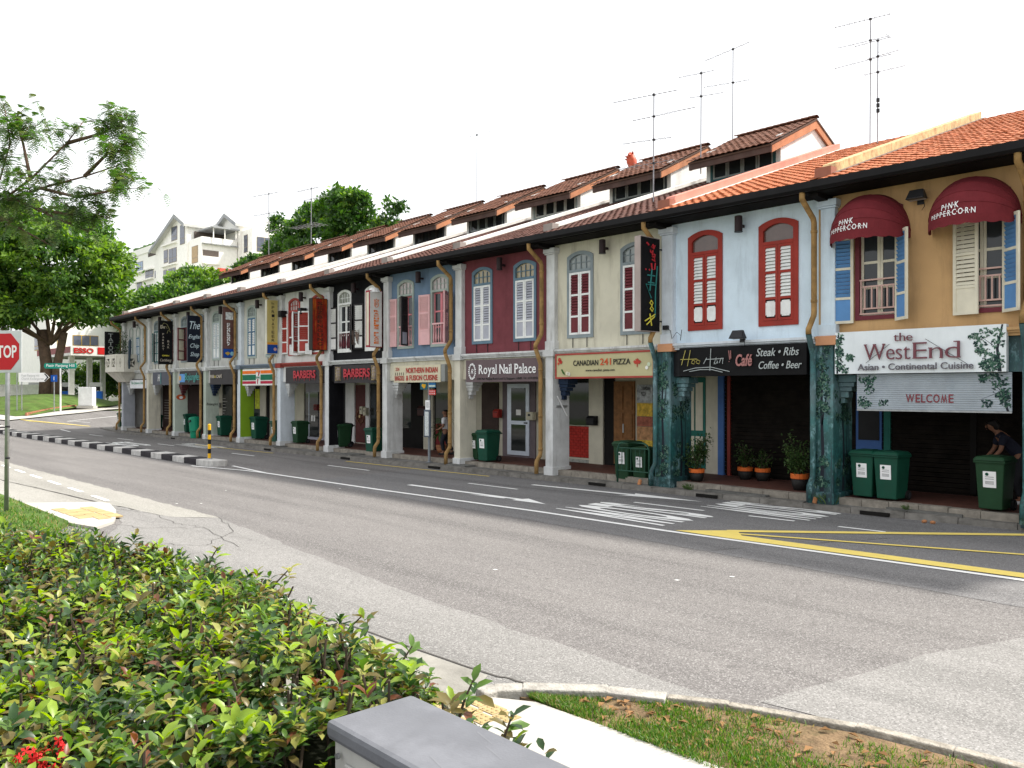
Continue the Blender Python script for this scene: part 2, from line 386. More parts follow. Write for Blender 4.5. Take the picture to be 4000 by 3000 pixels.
mark('lane_arrow', [(-15.2,14.66),(-12.2,14.92),(-12.4,14.72),(-10.4,15.17),(-12.3,15.25),(-12.2,15.10),(-15.2,14.80)], pw)
mark('yellow_box', [(-8.6,11.72),(-7.5,11.74),(-3.4,12.02),(6,12.4),(6,12.75),(-3.5,12.32),(-7.54,12.1),(-7.8,12.4),(-8.0,12.35)], py_, .0125)
band('yellow_box', [(-7.95,12.32),(-4.42,15.6),(-3.6,16.3)], .2, py_, .0135)
band('yellow_box', [(-7.7,12.2),(-3.88,13.72),(3,16.3)], .10, py_, .0145)
band('yellow_line', [(-24.5,15.0),(-21,15.12),(-17.5,15.3)], .08, py_)
band('yellow_line', [(-36.5,14.75),(-33,14.72),(-29.5,14.9)], .07, py_)
band('yellow_box', [(-62,11.4),(-55.4,15.85)], .16, py_); band('yellow_box', [(-62,12.2),(-58.7,13.4),(-55.4,15.8)], .12, py_, .012)
band('give_way_line', [(-57.39,16.42),(-58.3,15.34),(-61.2,20.2)], .14, pw); 
for i in range(14): # scattered litter and old thermoplastic flecks
    x = random.uniform(-22, -3); y = random.uniform(6.5, 11)
    if i % 2: mark('paint_fleck', [(x, y), (x+.05, y+.01), (x+.06, y+.05), (x+.01, y+.04)], pw)

# far side walkway, kerb and ledge
tile_red = M('walkway_tile', (.105,.045,.034), rough=.7, var=.3, scale=6, dirt=.5, dcol=(.06,.045,.04), streak=(1,1,1))
KL = [(-60,16.6),(-55.5,16.3),(-54,16.0),(-47,15.55),(-43,15.6),(-37.4,15.44),(-31.9,15.37),(-25.6,15.35),(-20,15.55),(-15.8,15.72),(-11,15.78),(-7.5,15.85),(-4.6,16.05),(8,16.15)]
def kerby(x):
    for (x0,y0),(x1,y1) in zip(KL, KL[1:]):
        if x0 <= x <= x1: return y0+(y1-y0)*(x-x0)/(x1-x0)
    return 16.15
ledge = sheet('footway_ledge', [(x, y+.17) for x, y in KL] + [(8,16.25),(-60,17.2)], .115, M('ledge_concrete', (.16,.155,.145), rough=.92, var=.35, scale=2.5, bump=.4, dirt=.8, streak=(1,1,1)), edge=.14)
ws = sheet('walkway', [(-52.2,16.42),(8,16.42),(8,18.4),(-52.2,18.4)], .25, tile_red, edge=.3)
kerbset = tag(empty('kerb', (0,0,0)), kind='structure'); xk = -55.0
while xk < 8:
    L_ = random.uniform(.85, 1.0); x1 = min(8, xk + L_ - .012)
    y0 = kerby(xk); y1 = kerby(x1); dz = random.uniform(-.012, .012)
    w0 = .17 + random.uniform(-.01,.01)
    b = MB(); b.add([(xk,y0,-.05),(x1,y1,-.05),(x1,y1+w0,-.05),(xk,y0+w0,-.05),(xk,y0+.02,.12+dz),(x1,y1+.02,.12+dz),(x1,y1+w0,.125+dz),(xk,y0+w0,.125+dz)],
        [(0,3,2,1),(4,5,6,7),(0,1,5,4),(1,2,6,5),(2,3,7,6),(3,0,4,7)])
    b.build('kerb_stone', stone_m, kerbset); xk += L_
edgeset = tag(empty('walkway_edge', (0,0,0)), kind='structure'); xk = -52.2
edge_m = M('edge_stone', (.25,.225,.19), rough=.9, var=.3, scale=5, bump=.4, dirt=.75, dcol=(.08,.07,.06), streak=(2,2,2))
while xk < 8:
    L_ = random.uniform(.5, .62)
    MB().box(xk, xk + L_ - .012, 16.2 + random.uniform(-.012,.008), 16.419, .05, .252 + random.uniform(-.006,.006)).build('edge_stone', edge_m, edgeset); xk += L_
for x in (-8.2+.9, -11.0, -14.2, -20.6, -25.4, -31.2, -41.5):
    b = MB().box(x, x+.55, kerby(x)-.012, kerby(x)+.1, .015, .085); o = b.build('drain_inlet', M('drain_dark', (.012,.011,.01), rough=1)); o['kind'] = 'structure'
for x, w in ((-10.9,1.5),(-6.9,1.35),(-20.3,1.2),(-26.0,.9),(-31.8,1.)):
    o = box('drain_cover', M('drain_slab', (.13,.128,.12), rough=.9, var=.3, bump=.4, dirt=.6), None, x, x+w, kerby(x)+.2, 16.16, .10, .165); o['kind'] = 'structure'

# road divider: painted kerb blocks
med = tag(thing('road_divider', 'long low road divider of alternating black and white kerb blocks along the carriageway', 'road divider', (-25.6, 11.05, 0)))
mb_w = M('median_white', (.50,.49,.47), rough=.85, var=.2, scale=6, dirt=.55, bump=.3); mb_k = M('median_black', (.025,.022,.026), rough=.7, var=.4, scale=5)
for i in range(36):
    x = -1.05 - .985 * i; off = -.0095 * min(i, 34)
    g = gz(x - 25.6)
    mm = mb_k if i % 2 == 0 else mb_w
    b = MB().box(x - .978, x, -.27 + off, .27 + off * .3, -.06 + g, .19 + g + random.uniform(-.006,.006)); b.build('kerb_block', mm, med, bevel=.015)
b = MB(); b.prism([(-1.04,-.27),(-.35,-.27),(.06,-.18),(.1,.2),(0,.32),(-1.04,.28)], 'z', -.06, .19); b.build('end_block', M('median_end', (.48,.47,.45), rough=.85, var=.2, scale=7, dirt=.7, bump=.4), med, bevel=.02)
bo = thing('bollard', 'yellow and black banded marker post on the end of the road divider', 'bollard', (-26.35, 11.1, .19))
MB().lathe([(.10,0),(.10,.02),(.055,.03)], 14).build('base_plate', greymetal, bo)
yb = M('bollard_yellow', (.75,.42,.02), rough=.4); bb = M('bollard_black', (.012,.012,.012), rough=.4)
for k in range(7):
    MB().lathe([(.05,0),(.05,.148)], 14).build('band', yb if k % 2 == 0 else bb, bo, loc=(0,0,.03+.15*k), smooth=False)
MB().lathe([(.053,0),(.053,.02),(.03,.045),(.0,.05)], 14).build('cap', yb, bo, loc=(0,0,1.08))

# near left verge, kerb pad, tactile paving
sheet('grass_verge', [(-62,-12),(-13,-12),(-12.6,0),(-13.4,2.8),(-16.2,4.28),(-19.7,4.29),(-62,4.2)], .09, lawn, edge=.12)
sheet('footpath_end', [(-19.74,4.33),(-18.85,5.58),(-18.45,5.66),(-17.39,5.45),(-16.58,5.2),(-15.9,4.95),(-14.9,4.2),(-13.6,2.95),(-12.7,0),(-12.2,-12),(-10.8,-12),(-11,0),(-11.6,3),(-13,4.1),(-14.2,4.6)][:6]+[(-15.4,4.5),(-16.2,4.31)], .05, path_m, edge=.06)
tact_m = M('tactile_yellow', (.40,.30,.15), rough=.8, var=.15, bump=.2)
tp = tag(empty('tactile_paving'), kind='structure')
for i in range(4):
    for j in range(3):
        u = i/4; v = j/3
        x = -18.3 + 1.75*u + .25*v + (0.25 if j == 1 else 0); y = 4.52 + .72*v + .06*u
        MB().box(x, x+.40, y, y+.225, .03, .058).build('tactile_tile', tact_m, tp)
# near right footpath, island, kerb
sheet('footpath', [(-4.98,3.78),(-4.7,4.12),(-4.4,4.30),(-2.6,4.40),(12,4.5),(12,2.55),(-4.4,2.5),(-5.1,2.6)], .11, path_m, edge=.14)
NK = [(-4.86,4.10),(-4.82,4.25),(-4.68,4.43),(-4.2,4.88),(-3.42,5.33),(-2.6,5.63),(-2.0,5.71),(-1.0,5.80),(3,5.95),(12,6.1)]
sheet('grass_island', [(x+.06, y-.12) for x, y in NK[2:]] + [(12,4.5),(-2.6,4.41),(-4.4,4.31),(-4.55,4.3)], .10, soil, edge=.12)
nk = tag(empty('island_kerb'), kind='structure')
nk_m = M('island_kerb_concrete', (.30,.275,.235), rough=.95, var=.4, scale=9, bump=.9, bscale=35, dirt=.95, dcol=(.09,.08,.065), streak=(2,2,2))
nk_w = M('island_kerb_whitewashed', (.34,.325,.295), rough=.92, var=.3, scale=9, bump=.7, bscale=40, dirt=.7, dcol=(.2,.18,.15), streak=(3,3,3))
def arc_points(P, step):
    out = [Vector((*P[0], 0))]; 
    for a, b in zip(P, P[1:]):
        a = Vector((*a, 0)); b = Vector((*b, 0)); n = max(1, int((b-a).length / step))
        for k in range(1, n+1): out.append(a + (b-a)*k/n)
    return out
ap = arc_points(NK, .45)
for i, (a, b_) in enumerate(zip(ap, ap[1:])):
    d = (b_-a).normalized(); n = Vector((-d.y, d.x, 0)); t = random.uniform(-.006, .006); g_ = d*.003
    if i < 4: w = .16; h = .15 
    else: w = .09; h = .13
    q = [a+g_, b_-g_, b_-g_-n*w, a+g_-n*w]
    MB().add([(p.x,p.y,-.03) for p in q] + [(p.x,p.y,h+t) for p in q], [(0,3,2,1),(4,5,6,7),(0,1,5,4),(1,2,6,5),(2,3,7,6),(3,0,4,7)]).build('kerb_piece', nk_m if i >= 4 else nk_w, nk, bevel=.012)
tq = tag(empty('tactile_paving'), kind='structure')
for i in range(3):
    for j in range(3):
        x = -4.93 + .17*i + .09*j; y = 3.62 + .15*j - .02*i
        t = MB().box(x, x+.155, y, y+.14, .09, .116).build('tactile_tile', tact_m, tq)
        for p in range(3):
            for q in range(3): MB().lathe([(.016,0),(.011,.006)], 6).build('stud', tact_m, t, loc=(x+.03+.048*p, y+.025+.045*q, .116))
def blades(name, pts_fn, n, h, m, parent=None, w=.006):
    b = MB()
    for _ in range(n):
        p = pts_fn()
        if p is None: continue
        x, y, z, s = p; a = random.uniform(0, 6.28); l = h * s * random.uniform(.5, 1.3); bx = random.gauss(0, .5)*l; by = random.gauss(0, .5)*l
        dx = math.cos(a)*w; dy = math.sin(a)*w; b.cur = random.choices((0,1,2), (5,3,2))[0]
        b.add([(x-dx,y-dy,z),(x+dx,y+dy,z),(x+bx*.5+dx*.7,y+by*.5+dy*.7,z+l*.7),(x+bx*.5-dx*.7,y+by*.5-dy*.7,z+l*.7),(x+bx,y+by,z+l)], [(0,1,2,3),(3,2,4)])
    o = b.build(name, m, parent); return o
gm = [leafmat('grass_green', (.10,.21,.025)), leafmat('grass_deep', (.05,.12,.018)), leafmat('grass_dry', (.30,.25,.10))]
def isl_y(x):
    for (x0,y0),(x1,y1) in zip(NK[2:], NK[3:]):
        if x0 <= x <= x1: return y0+(y1-y0)*(x-x0)/(x1-x0)
    return 5.9
from mathutils import noise as mnoise
def island_pt():
    x = random.uniform(-4.5, 1.0); y1 = isl_y(x) - .14; y = 4.33 + (y1-4.33)*(random.random()**1.25)
    dens = mnoise.noise(Vector((x*1.7, y*2.6, 3.1)))
    t = (y-4.33)/max(.05, y1-4.33)
    if dens + random.uniform(-.35,.35) < (-.32 if t < .4 else -.02): return None
    if x > -3.3 and t > .3 and random.random() < .4: return None
    return (x, y, .1, 1.0 if t < .4 else .7)
tag(blades('island_grass', island_pt, 62000, .042, gm, w=.0035), 'patchy green and dry grass on the kerbed island', 'grass', kind='stuff')
def verge_pt():
    x = random.uniform(-24, -12.7); y = random.uniform(1.5, 4.25)
    if x > -13.4 and y > 2.5: return None
    if y > 3.9 and random.random() < .6: return None
    return (x, y, .09, 1.)
tag(blades('verge_grass', verge_pt, 14000, .06, gm, w=.008), 'short green grass verge behind the hedge', 'grass', kind='stuff')
# dry leaves on the island
lit = MB()
for _ in range(240):
    x = random.uniform(-4.2, 0); y = random.uniform(4.4, isl_y(x)-.2); a = random.uniform(0,6.28); s = random.uniform(.02,.05)
    c_, s_ = math.cos(a)*s, math.sin(a)*s
    lit.add([(x-c_,y-s_,.115),(x+s_*.5,y-c_*.5,.13),(x+c_,y+s_,.12),(x-s_*.5,y+c_*.5,.135)], [(0,1,2,3)])
tag(lit.build('leaf_litter', M('dry_leaf', (.22,.12,.05), rough=.8)), 'brown dry leaves lying on the kerbed island', 'leaf litter', kind='stuff')

# ------------------------------------------------------------------ the row of shophouses
B = [-50.24,-46.28,-42.6,-38.82,-35.19,-31.49,-27.74,-23.94,-20.06,-16.13,-12.27,-8.31,-4.50,-0.65]
FY = 16.2
RS = .35                     # roof slope
def roofz(Y): return 6.5 + RS * (Y + .65)
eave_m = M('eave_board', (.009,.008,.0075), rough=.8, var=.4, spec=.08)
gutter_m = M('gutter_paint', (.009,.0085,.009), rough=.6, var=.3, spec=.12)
pipe_m = M('downpipe_ochre', (.29,.175,.065), rough=.6, var=.35, scale=4, dirt=.8, dcol=(.09,.055,.022), streak=(4,4,1.))
pipe_o = M('downpipe_orange', (.42,.20,.10), rough=.55, var=.2, dirt=.4)
plaster = M('plaster_white', (.60,.61,.61), rough=.85, var=.14, dirt=.8, dcol=(.22,.21,.19), bump=.2)
plaster_b = M('plaster_bluewhite', (.60,.65,.70), rough=.85, var=.10, dirt=.45, dcol=(.25,.26,.27), bump=.2)
tile_brown = M('roof_tile_brown', (.10,.045,.034), rough=.85, var=.5, scale=7, dirt=.5, dcol=(.03,.025,.022), streak=(1,1,1))
tile_orange = M('roof_tile_orange', (.36,.11,.045), rough=.85, var=.45, scale=9, dirt=.5, dcol=(.48,.26,.14), streak=(1.2,1.2,1.2))
tile_jack = M('roof_tile_rust', (.135,.058,.036), rough=.85, var=.45, scale=8, dirt=.5, dcol=(.05,.04,.035), streak=(1,1,1))
barge_m = M('barge_orange', (.46,.20,.105), rough=.85, var=.2, dirt=.5, dcol=(.25,.16,.11))
fascia_m = M('fascia_brown', (.085,.05,.042), rough=.8, var=.3, dirt=.4)
para_w = M('parapet_white', (.74,.73,.70), rough=.85, var=.1, dirt=.45, dcol=(.16,.15,.14), streak=(1.2,1.2,1.2))
para_p = M('parapet_pink', (.60,.25,.19), rough=.85, var=.12, dirt=.3, dcol=(.4,.2,.16))
para_y = M('parapet_rust', (.58,.42,.22), rough=.88, var=.3, scale=5, dirt=1., dcol=(.22,.075,.03), streak=(5,2.2,1.2), bump=.3)
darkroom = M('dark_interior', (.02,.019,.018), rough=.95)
pane_dark = glass('pane_dark'); pane_beige = M('pane_beige', (.36,.30,.19), rough=.25, var=.15, spec=.6); pane_grey = M('pane_grey', (.24,.27,.27), rough=.2, var=.2, spec=.6)
pane_brown = M('pane_brown', (.12,.08,.07), rough=.2, spec=.6); pane_pale = M('pane_pale', (.42,.43,.36), rough=.25, spec=.6); pane_mauve = M('pane_mauve', (.46,.40,.40), rough=.25, spec=.5)
red_f = M('frame_red', (.30,.035,.025), rough=.6, var=.15, dirt=.2); blue_f = M('frame_blue', (.12,.19,.25), rough=.65, var=.15); grey_f = M('frame_grey', (.23,.27,.29), rough=.7, var=.15)
lwhite = M('leaf_white', (.76,.77,.76), rough=.65, var=.08, dirt=.5, dcol=(.3,.28,.25), scale=8); lblue = M('leaf_blue', (.10,.24,.48), rough=.6, var=.1); lmaroon = M('leaf_maroon', (.14,.028,.035), rough=.6, var=.2)
lgrey = M('leaf_greylilac', (.40,.41,.47), rough=.65, var=.12); lpink = M('leaf_pink', (.68,.41,.42), rough=.65, var=.1); lcream = M('leaf_cream', (.66,.62,.50), rough=.65, var=.1, dirt=.2); ldark = M('leaf_dark', (.03,.028,.03), rough=.6)
lnavy = M('leaf_navy', (.075,.15,.24), rough=.6); lred = M('leaf_red', (.36,.055,.045), rough=.65); lplum = M('leaf_plum', (.15,.03,.04), rough=.6)
tcorr = M('terracotta_trim', (.56,.28,.15), rough=.75, var=.12)

def arch_pts(xa, xb, zs, rise, n=10):
    return [(xa + (xb-xa)*k/n, zs + rise*math.sin(math.pi*k/n)**.8) for k in range(n+1)]
def wall_open(x0, x1, z0, z1, ops, depth=.22):
    """front wall face (Y=0) with arched openings and reveals"""
    b = MB(); xs = x0
    for (xa, xb, zl, zs, rise) in sorted(ops):
        b.quad((xs,0,z0),(xa,0,z0),(xa,0,z1),(xs,0,z1))
        b.quad((xa,0,z0),(xb,0,z0),(xb,0,zl),(xa,0,zl))
        A = arch_pts(xa, xb, zs, rise)
        for (ax, az), (bx, bz) in zip(A, A[1:]):
            b.quad((ax,0,az),(bx,0,bz),(bx,0,z1),(ax,0,z1)); b.quad((ax,0,az),(ax,depth,az),(bx,depth,bz),(bx,0,bz))
        b.quad((xa,0,zl),(xa,0,zs),(xa,depth,zs),(xa,depth,zl)); b.quad((xb,0,zl),(xb,depth,zl),(xb,depth,zs),(xb,0,zs)); b.quad((xa,0,zl),(xa,depth,zl),(xb,depth,zl),(xb,0,zl))
        xs = xb
    b.quad((xs,0,z0),(x1,0,z0),(x1,0,z1),(xs,0,z1))
    b.quad((x0,0,z0),(x0,depth,z0),(x1,depth,z0),(x1,0,z0)); b.quad((x0,0,z1),(x1,0,z1),(x1,depth,z1),(x0,depth,z1))
    return b
_cache = {}
def slat_mesh(w, m):
    k = ('slat', round(w, 3), m.name)
    if k not in _cache:
        a = R(62); b = MB().box(0, w, -.036, .036, -.004, .004, Matrix.Rotation(a, 4, 'X')); _cache[k] = b.mesh('slat', m)
    return _cache[k]
def shutter(parent, w, h, fm, sm, pm, loc, rz=0., hinge='l', n=7, panels=(.36,.36,.28), rounded=False, name='shutter'):
    """louvred leaf: stiles, rails, slats and a bottom panel; local X 0..w (or -w..0)"""
    k = ('leaf', round(w,3), round(h,3), fm.name, pm.name, panels, hinge)
    st = .055; x0 = 0 if hinge == 'l' else -w; usable = h - st*2 - .05*2; zz = []; z = st
    for p in panels[::-1]: zz.append((z, z + usable*p)); z += usable*p + .05
    if k not in _cache:
        b = MB(); b.box(x0, x0+st, -.02, .02, 0, h); b.box(x0+w-st, x0+w, -.02, .02, 0, h); b.box(x0+st, x0+w-st, -.019, .019, 0, st); b.box(x0+st, x0+w-st, -.019, .019, h-st, h)
        for (a_, c_) in zz[:-1]: b.box(x0+st, x0+w-st, -.019, .019, c_, c_+.05)
        _cache[k] = b.mesh('shutter', fm)
    o = link(name, _cache[k], parent, loc, (0, 0, rz))
    k2 = ('panel', round(w,3), round(zz[0][1]-zz[0][0],3), pm.name)
    pw_, ph = w - 2*st, zz[0][1]-zz[0][0]
    if k2 not in _cache:
        if rounded:
            c = .03; poly = [(c,0.03),(pw_-c,.03),(pw_-c,.06),(pw_,.06),(pw_,ph-.06),(pw_-c,ph-.06),(pw_-c,ph-.03),(c,ph-.03),(c,ph-.06),(0,ph-.06),(0,.06),(c,.06)]
            b = MB(); b.prism(poly, 'y', -.012, .012)
        else: b = MB().box(0, pw_, -.006, .008, 0, ph)
        _cache[k2] = b.mesh('panel', pm)
    link('panel', _cache[k2], o, (x0+st, 0, zz[0][0]))
    sme = slat_mesh(pw_, sm)
    for (a_, c_) in zz[1:]:
        for i in range(n): link('slat', sme, o, (x0+st, 0, a_ + (c_-a_)*(i+.5)/n))
    MB().box(x0+st, x0+w-st, .016, .02, zz[1][0], zz[-1][1]).build('backing', darkroom if sm is not pm else sm, o) if False else None
    return o
def window(h, xa, xb, cfg, style='closed', zl=3.77, zs=5.92, rise=.13, zt=5.50, leaf=None):
    fm = cfg['frame']; fw = cfg.get('fw', .085); Y0 = -.03; Y1 = .08
    b = MB(); A = arch_pts(xa, xb, zs, rise); n = len(A)
    In = [(xa+fw + (xb-xa-2*fw)*(x-xa)/(xb-xa), z - fw) for x, z in A]
    out = [(xa, zl)] + A + [(xb, zl)]; inn = [(xa+fw, zl+fw)] + In + [(xb-fw, zl+fw)]
    N_ = len(out)
    for i in range(N_):
        j = (i+1) % N_; o1, o2, i1, i2 = out[i], out[j], inn[i], inn[j]
        b.quad((o1[0],Y0,o1[1]),(o2[0],Y0,o2[1]),(i2[0],Y0,i2[1]),(i1[0],Y0,i1[1])); b.quad((o1[0],Y1,o1[1]),(i1[0],Y1,i1[1]),(i2[0],Y1,i2[1]),(o2[0],Y1,o2[1]))
        b.quad((o1[0],Y0,o1[1]),(o1[0],Y1,o1[1]),(o2[0],Y1,o2[1]),(o2[0],Y0,o2[1])); b.quad((i1[0],Y0,i1[1]),(i2[0],Y0,i2[1]),(i2[0],Y1,i2[1]),(i1[0],Y1,i1[1]))
    b.box(xa+fw, xb-fw, Y0-.006, Y1, zt, zt+.07)
    wn = b.build('window', fm, h)
    fb = MB(); fp = [(xa+fw, zt+.07)] + In + [(xb-fw, zt+.07)]; fb.prism(fp[::-1], 'y', .03, .04); fb.build('fanlight', cfg['pane'], wn)
    if cfg.get('muntin'):
        for k in (1, 2, 3):
            x = xa+fw + (xb-xa-2*fw)*k/4; box('glazing_bar', fm, wn, x-.011, x+.011, .005, .03, zt+.07, zs-.03+rise*(.8 if k == 2 else .5)-fw+.02)
        box('glazing_bar', fm, wn, xa+fw, xb-fw, .007, .032, zt+.24, zt+.262)
    zb = zl + fw; lh = zt - zb - .01; lw = (xb-xa-2*fw)/2 - .006
    if style == 'closed':
        rnd = cfg.get('rounded', False); zz = zb + .005
        shutter(h, lw, lh, cfg['lf'], cfg['ls'], cfg['lp'], (xa+fw+.004, -.015, zz), n=cfg.get('n', 7), rounded=rnd)
        shutter(h, lw, lh, cfg['lf'], cfg['ls'], cfg['lp'], (xa+fw+.012+lw, -.015, zz), n=cfg.get('n', 7), rounded=rnd)
        box('shutter_backing', cfg.get('back', ldark), wn, xa+fw, xb-fw, .028, .04, zb, zt)
    else:
        cm = cfg.get('casement', lwhite); q = MB(); c = .05
        for s_ in (0, 1):
            x0 = xa+fw + s_*(lw+.006); x1 = x0+lw
            q.box(x0, x0+c, .06, .1, zb, zt); q.box(x1-c, x1, .06, .1, zb, zt); q.box(x0+c, x1-c, .062, .098, zt-c, zt); q.box(x0+c, x1-c, .062, .098, zb, zb+c); q.box(x0+c, x1-c, .062, .098, zb+lh*.62, zb+lh*.62+c); q.box(x0+c, x1-c, .062, .098, zb+lh*.32, zb+lh*.32+c)
        q.build('casement', cm, wn)
        for s_ in (0, 1):
            x0 = xa+fw + s_*(lw+.006); box('pane', pane_dark, wn, x0+.04, x0+lw-.04, .078, .086, zb+.03, zt-.03)
        rm = cfg.get('rail', cm); rb = MB(); 
        if cfg.get('fret'):
            for z in (zb+.02, zb+.12, zb+.55, zb+.68): rb.box(xa+fw+(.06 if .1 < z-zb < .6 else 0), xb-fw-(.06 if .1 < z-zb < .6 else 0), -.02, .01, z, z+.03)
            for u in (.02, .12, .3, .44, .56, .7, .86, .96):
                x = xa+fw + (xb-xa-2*fw)*u; rb.box(x, x+.025, -.018, .008, zb+(.12 if .1 < u < .9 else .03), zb+(.56 if .1 < u < .9 else .68))
        else:
            rb.box(xa+fw, xb-fw, -.03, .01, zb+.62, zb+.67); rb.box(xa+fw, xb-fw, -.03, .01, zb+.0, zb+.05)
        rb.build('balustrade_rail', rm, wn)
        if not cfg.get('fret'):
            pr = [(.012,0),(.02,.08),(.03,.14),(.02,.3),(.012,.4),(.018,.5),(.012,.57)]
            if 'bal' not in _cache: _cache['bal'] = MB().lathe(pr, 6).mesh('baluster', rm, True)
            for k in range(6): 
                o = link('baluster', _cache['bal'] if rm is lwhite else MB().lathe(pr, 6).mesh('baluster', rm, True), wn, (xa+fw+(xb-xa-2*fw)*(k+.5)/6, -.01, zb+.05))
    return wn
def hold_rods(h, xa, xb):
    for x in (xa+.2, xb-.22): box('shutter_stay', darkmetal, h, x, x+.012, -.03, -.012, 3.52, 3.78)

def pantile(w, l, t=.02, amp=.028):
    b = MB(); P = [(-.5,.0),(-.3,.75),(-.08,1.),(.14,.62),(.32,.1),(.5,.0)]
    top = [(w*u*1.04, -l*.5, amp*v+t) for u, v in P]; bk = [(w*u*1.04, l*.54, amp*v) for u, v in P]; lo = [(x, y, z-t) for x, y, z in top]; n = len(P)
    b.add(top+bk+lo, [(i, i+1, n+i+1, n+i) for i in range(n-1)] + [(2*n+i, 2*n+i+1, i+1, i) for i in range(n-1)])
    return b
def tile_field(parent, x0, x1, Y0, Y1, z0, z1, m, n_obj=0, tw=.205, tl=.29, name='roof_tile', tm=None):
    """pantiles on a slope from (Y0,z0) up to (Y1,z1): first n_obj as objects, the rest one mesh"""
    L_ = math.hypot(Y1-Y0, z1-z0); ang = math.atan2(z1-z0, Y1-Y0); nx = max(1, round((x1-x0)/tw)); ny = max(1, round(L_/tl)); tw = (x1-x0)/nx; tl = L_/ny
    k = ('tile', round(tw,4), round(tl,4), m.name)
    if k not in _cache: _cache[k] = (pantile(tw, tl), pantile(tw, tl).mesh('roof_tile', m))
    pt, me = _cache[k]; b = MB(); c = 0; ca, sa = math.cos(ang), math.sin(ang)
    for j in range(ny):
        for i in range(nx):
            s = tl*(j+.5); x = x0 + tw*(i+.5) + random.uniform(-.006,.006); Y = Y0 + s*ca + random.uniform(-.008,.008); z = z0 + s*sa + random.uniform(0,.006)
            if c < n_obj: link('roof_tile', me, parent, (x, Y, z), (ang + random.uniform(-.02,.02), 0, random.uniform(-.02,.02)))
            else:
                a2 = ang + random.uniform(-.02,.02); c2, s2 = math.cos(a2), math.sin(a2)
                b.add([(x+p[0], Y+p[1]*c2-p[2]*s2, z+p[1]*s2+p[2]*c2) for p in pt.v], pt.f)
            c += 1
    if b.v: tag(b.build(name + '_field', m, parent), kind='stuff')

def jack_roof(h, W, cfg, detail):
    X0, X1, Y0, Y1 = 1.18, W-.17, 5.8, 9.9; zr = 10.62; ze = 9.33; Yr = 7.75; Ye = 5.1
    wm = M('jack_wall', (.72,.72,.70), rough=.85, var=.08, dirt=.25, dcol=(.3,.29,.28))
    for X in (X0, X1-.15): MB().prism([(Y0, roofz(Y0)-.3), (Yr+2.2, roofz(8.4)-.3), (Yr+2.2, ze+.05), (Yr, zr-.1), (Y0, ze+.1+.33)], 'x', X, X+.15).build('clerestory_wall', wm, h)
    # windows
    f = cfg.get('jframe', M('jack_frame_dark', (.05,.06,.065), rough=.6)); xa, xb = X0+.15, X1-.15; z0, z1 = roofz(Y0)+.10, ze+.2
    jf = MB(); jf.box(xa, xb, Y0-.02, Y0+.08, z0-.06, z0); jf.box(xa, xb, Y0-.02, Y0+.08, z1, z1+.12); jf.box(xa, xa+.08, Y0-.02, Y0+.08, z0, z1); jf.box(xb-.08, xb, Y0-.02, Y0+.08, z0, z1)
    jo = jf.build('clerestory_window', f, h); sf = cfg.get('jsash', M('jack_sash', (.32,.34,.34), rough=.65)); w4 = (xb-xa-.16)/4
    for k in range(4):
        x = xa+.08+w4*k; q = MB(); q.box(x+.01, x+.06, Y0-.01, Y0+.04, z0, z1); q.box(x+w4-.06, x+w4-.01, Y0-.01, Y0+.04, z0, z1); q.box(x+.06, x+w4-.06, Y0-.008, Y0+.04, z0, z0+.05); q.box(x+.06, x+w4-.06, Y0-.008, Y0+.04, z1-.05, z1)
        q.build('sash', sf, jo); box('pane', pane_dark, jo, x+.05, x+w4-.05, Y0+.02, Y0+.026, z0+.04, z1-.04)
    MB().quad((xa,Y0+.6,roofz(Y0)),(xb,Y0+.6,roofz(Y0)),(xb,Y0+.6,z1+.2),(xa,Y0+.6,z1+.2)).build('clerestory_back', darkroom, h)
    r0, r1 = X0-.2, X1+.1
    rf = MB(); rf.prism([(Ye, ze), (Yr, zr), (Yr+2.7, ze), (Yr+2.7, ze-.05), (Yr, zr-.06), (Ye, ze-.05)], 'x', r0, r1); jr = rf.build('clerestory_roof', M('roof_underside', (.10,.06,.045), rough=.9), h)
    tile_field(jr, r0, r1, Ye-.06, Yr, ze+.012, zr+.012, tile_jack, n_obj=detail)
    b = MB(); n = 12
    if 'ridge' not in _cache: _cache['ridge'] = MB().add([(x, .13*math.cos(a), .07*math.sin(a)+o) for x, o in ((0,.012),(.27,0)) for a in [math.pi*k/6 for k in range(7)]], [(k,k+1,k+8,k+7) for k in range(6)]).mesh('ridge_tile', tile_jack)
    for k in range(n): link('ridge_tile', _cache['ridge'], jr, (r0+(r1-r0)*k/n, Yr, zr+.035), scale=((r1-r0)/n/.255,1,1))
    box('eave_fascia', fascia_m, h, r0+.02, r1-.02, Ye+.03, Ye+.07, ze-.22, ze-.01)
    for X in (r0+.02, r1-.07): MB().prism([(Ye+.1, ze-.22), (Ye+.1, ze-.02), (Yr, zr-.07), (Yr+2.6, ze-.04), (Yr+2.6, ze-.26), (Yr, zr-.30)], 'x', X, X+.05).build('bargeboard', barge_m, h)

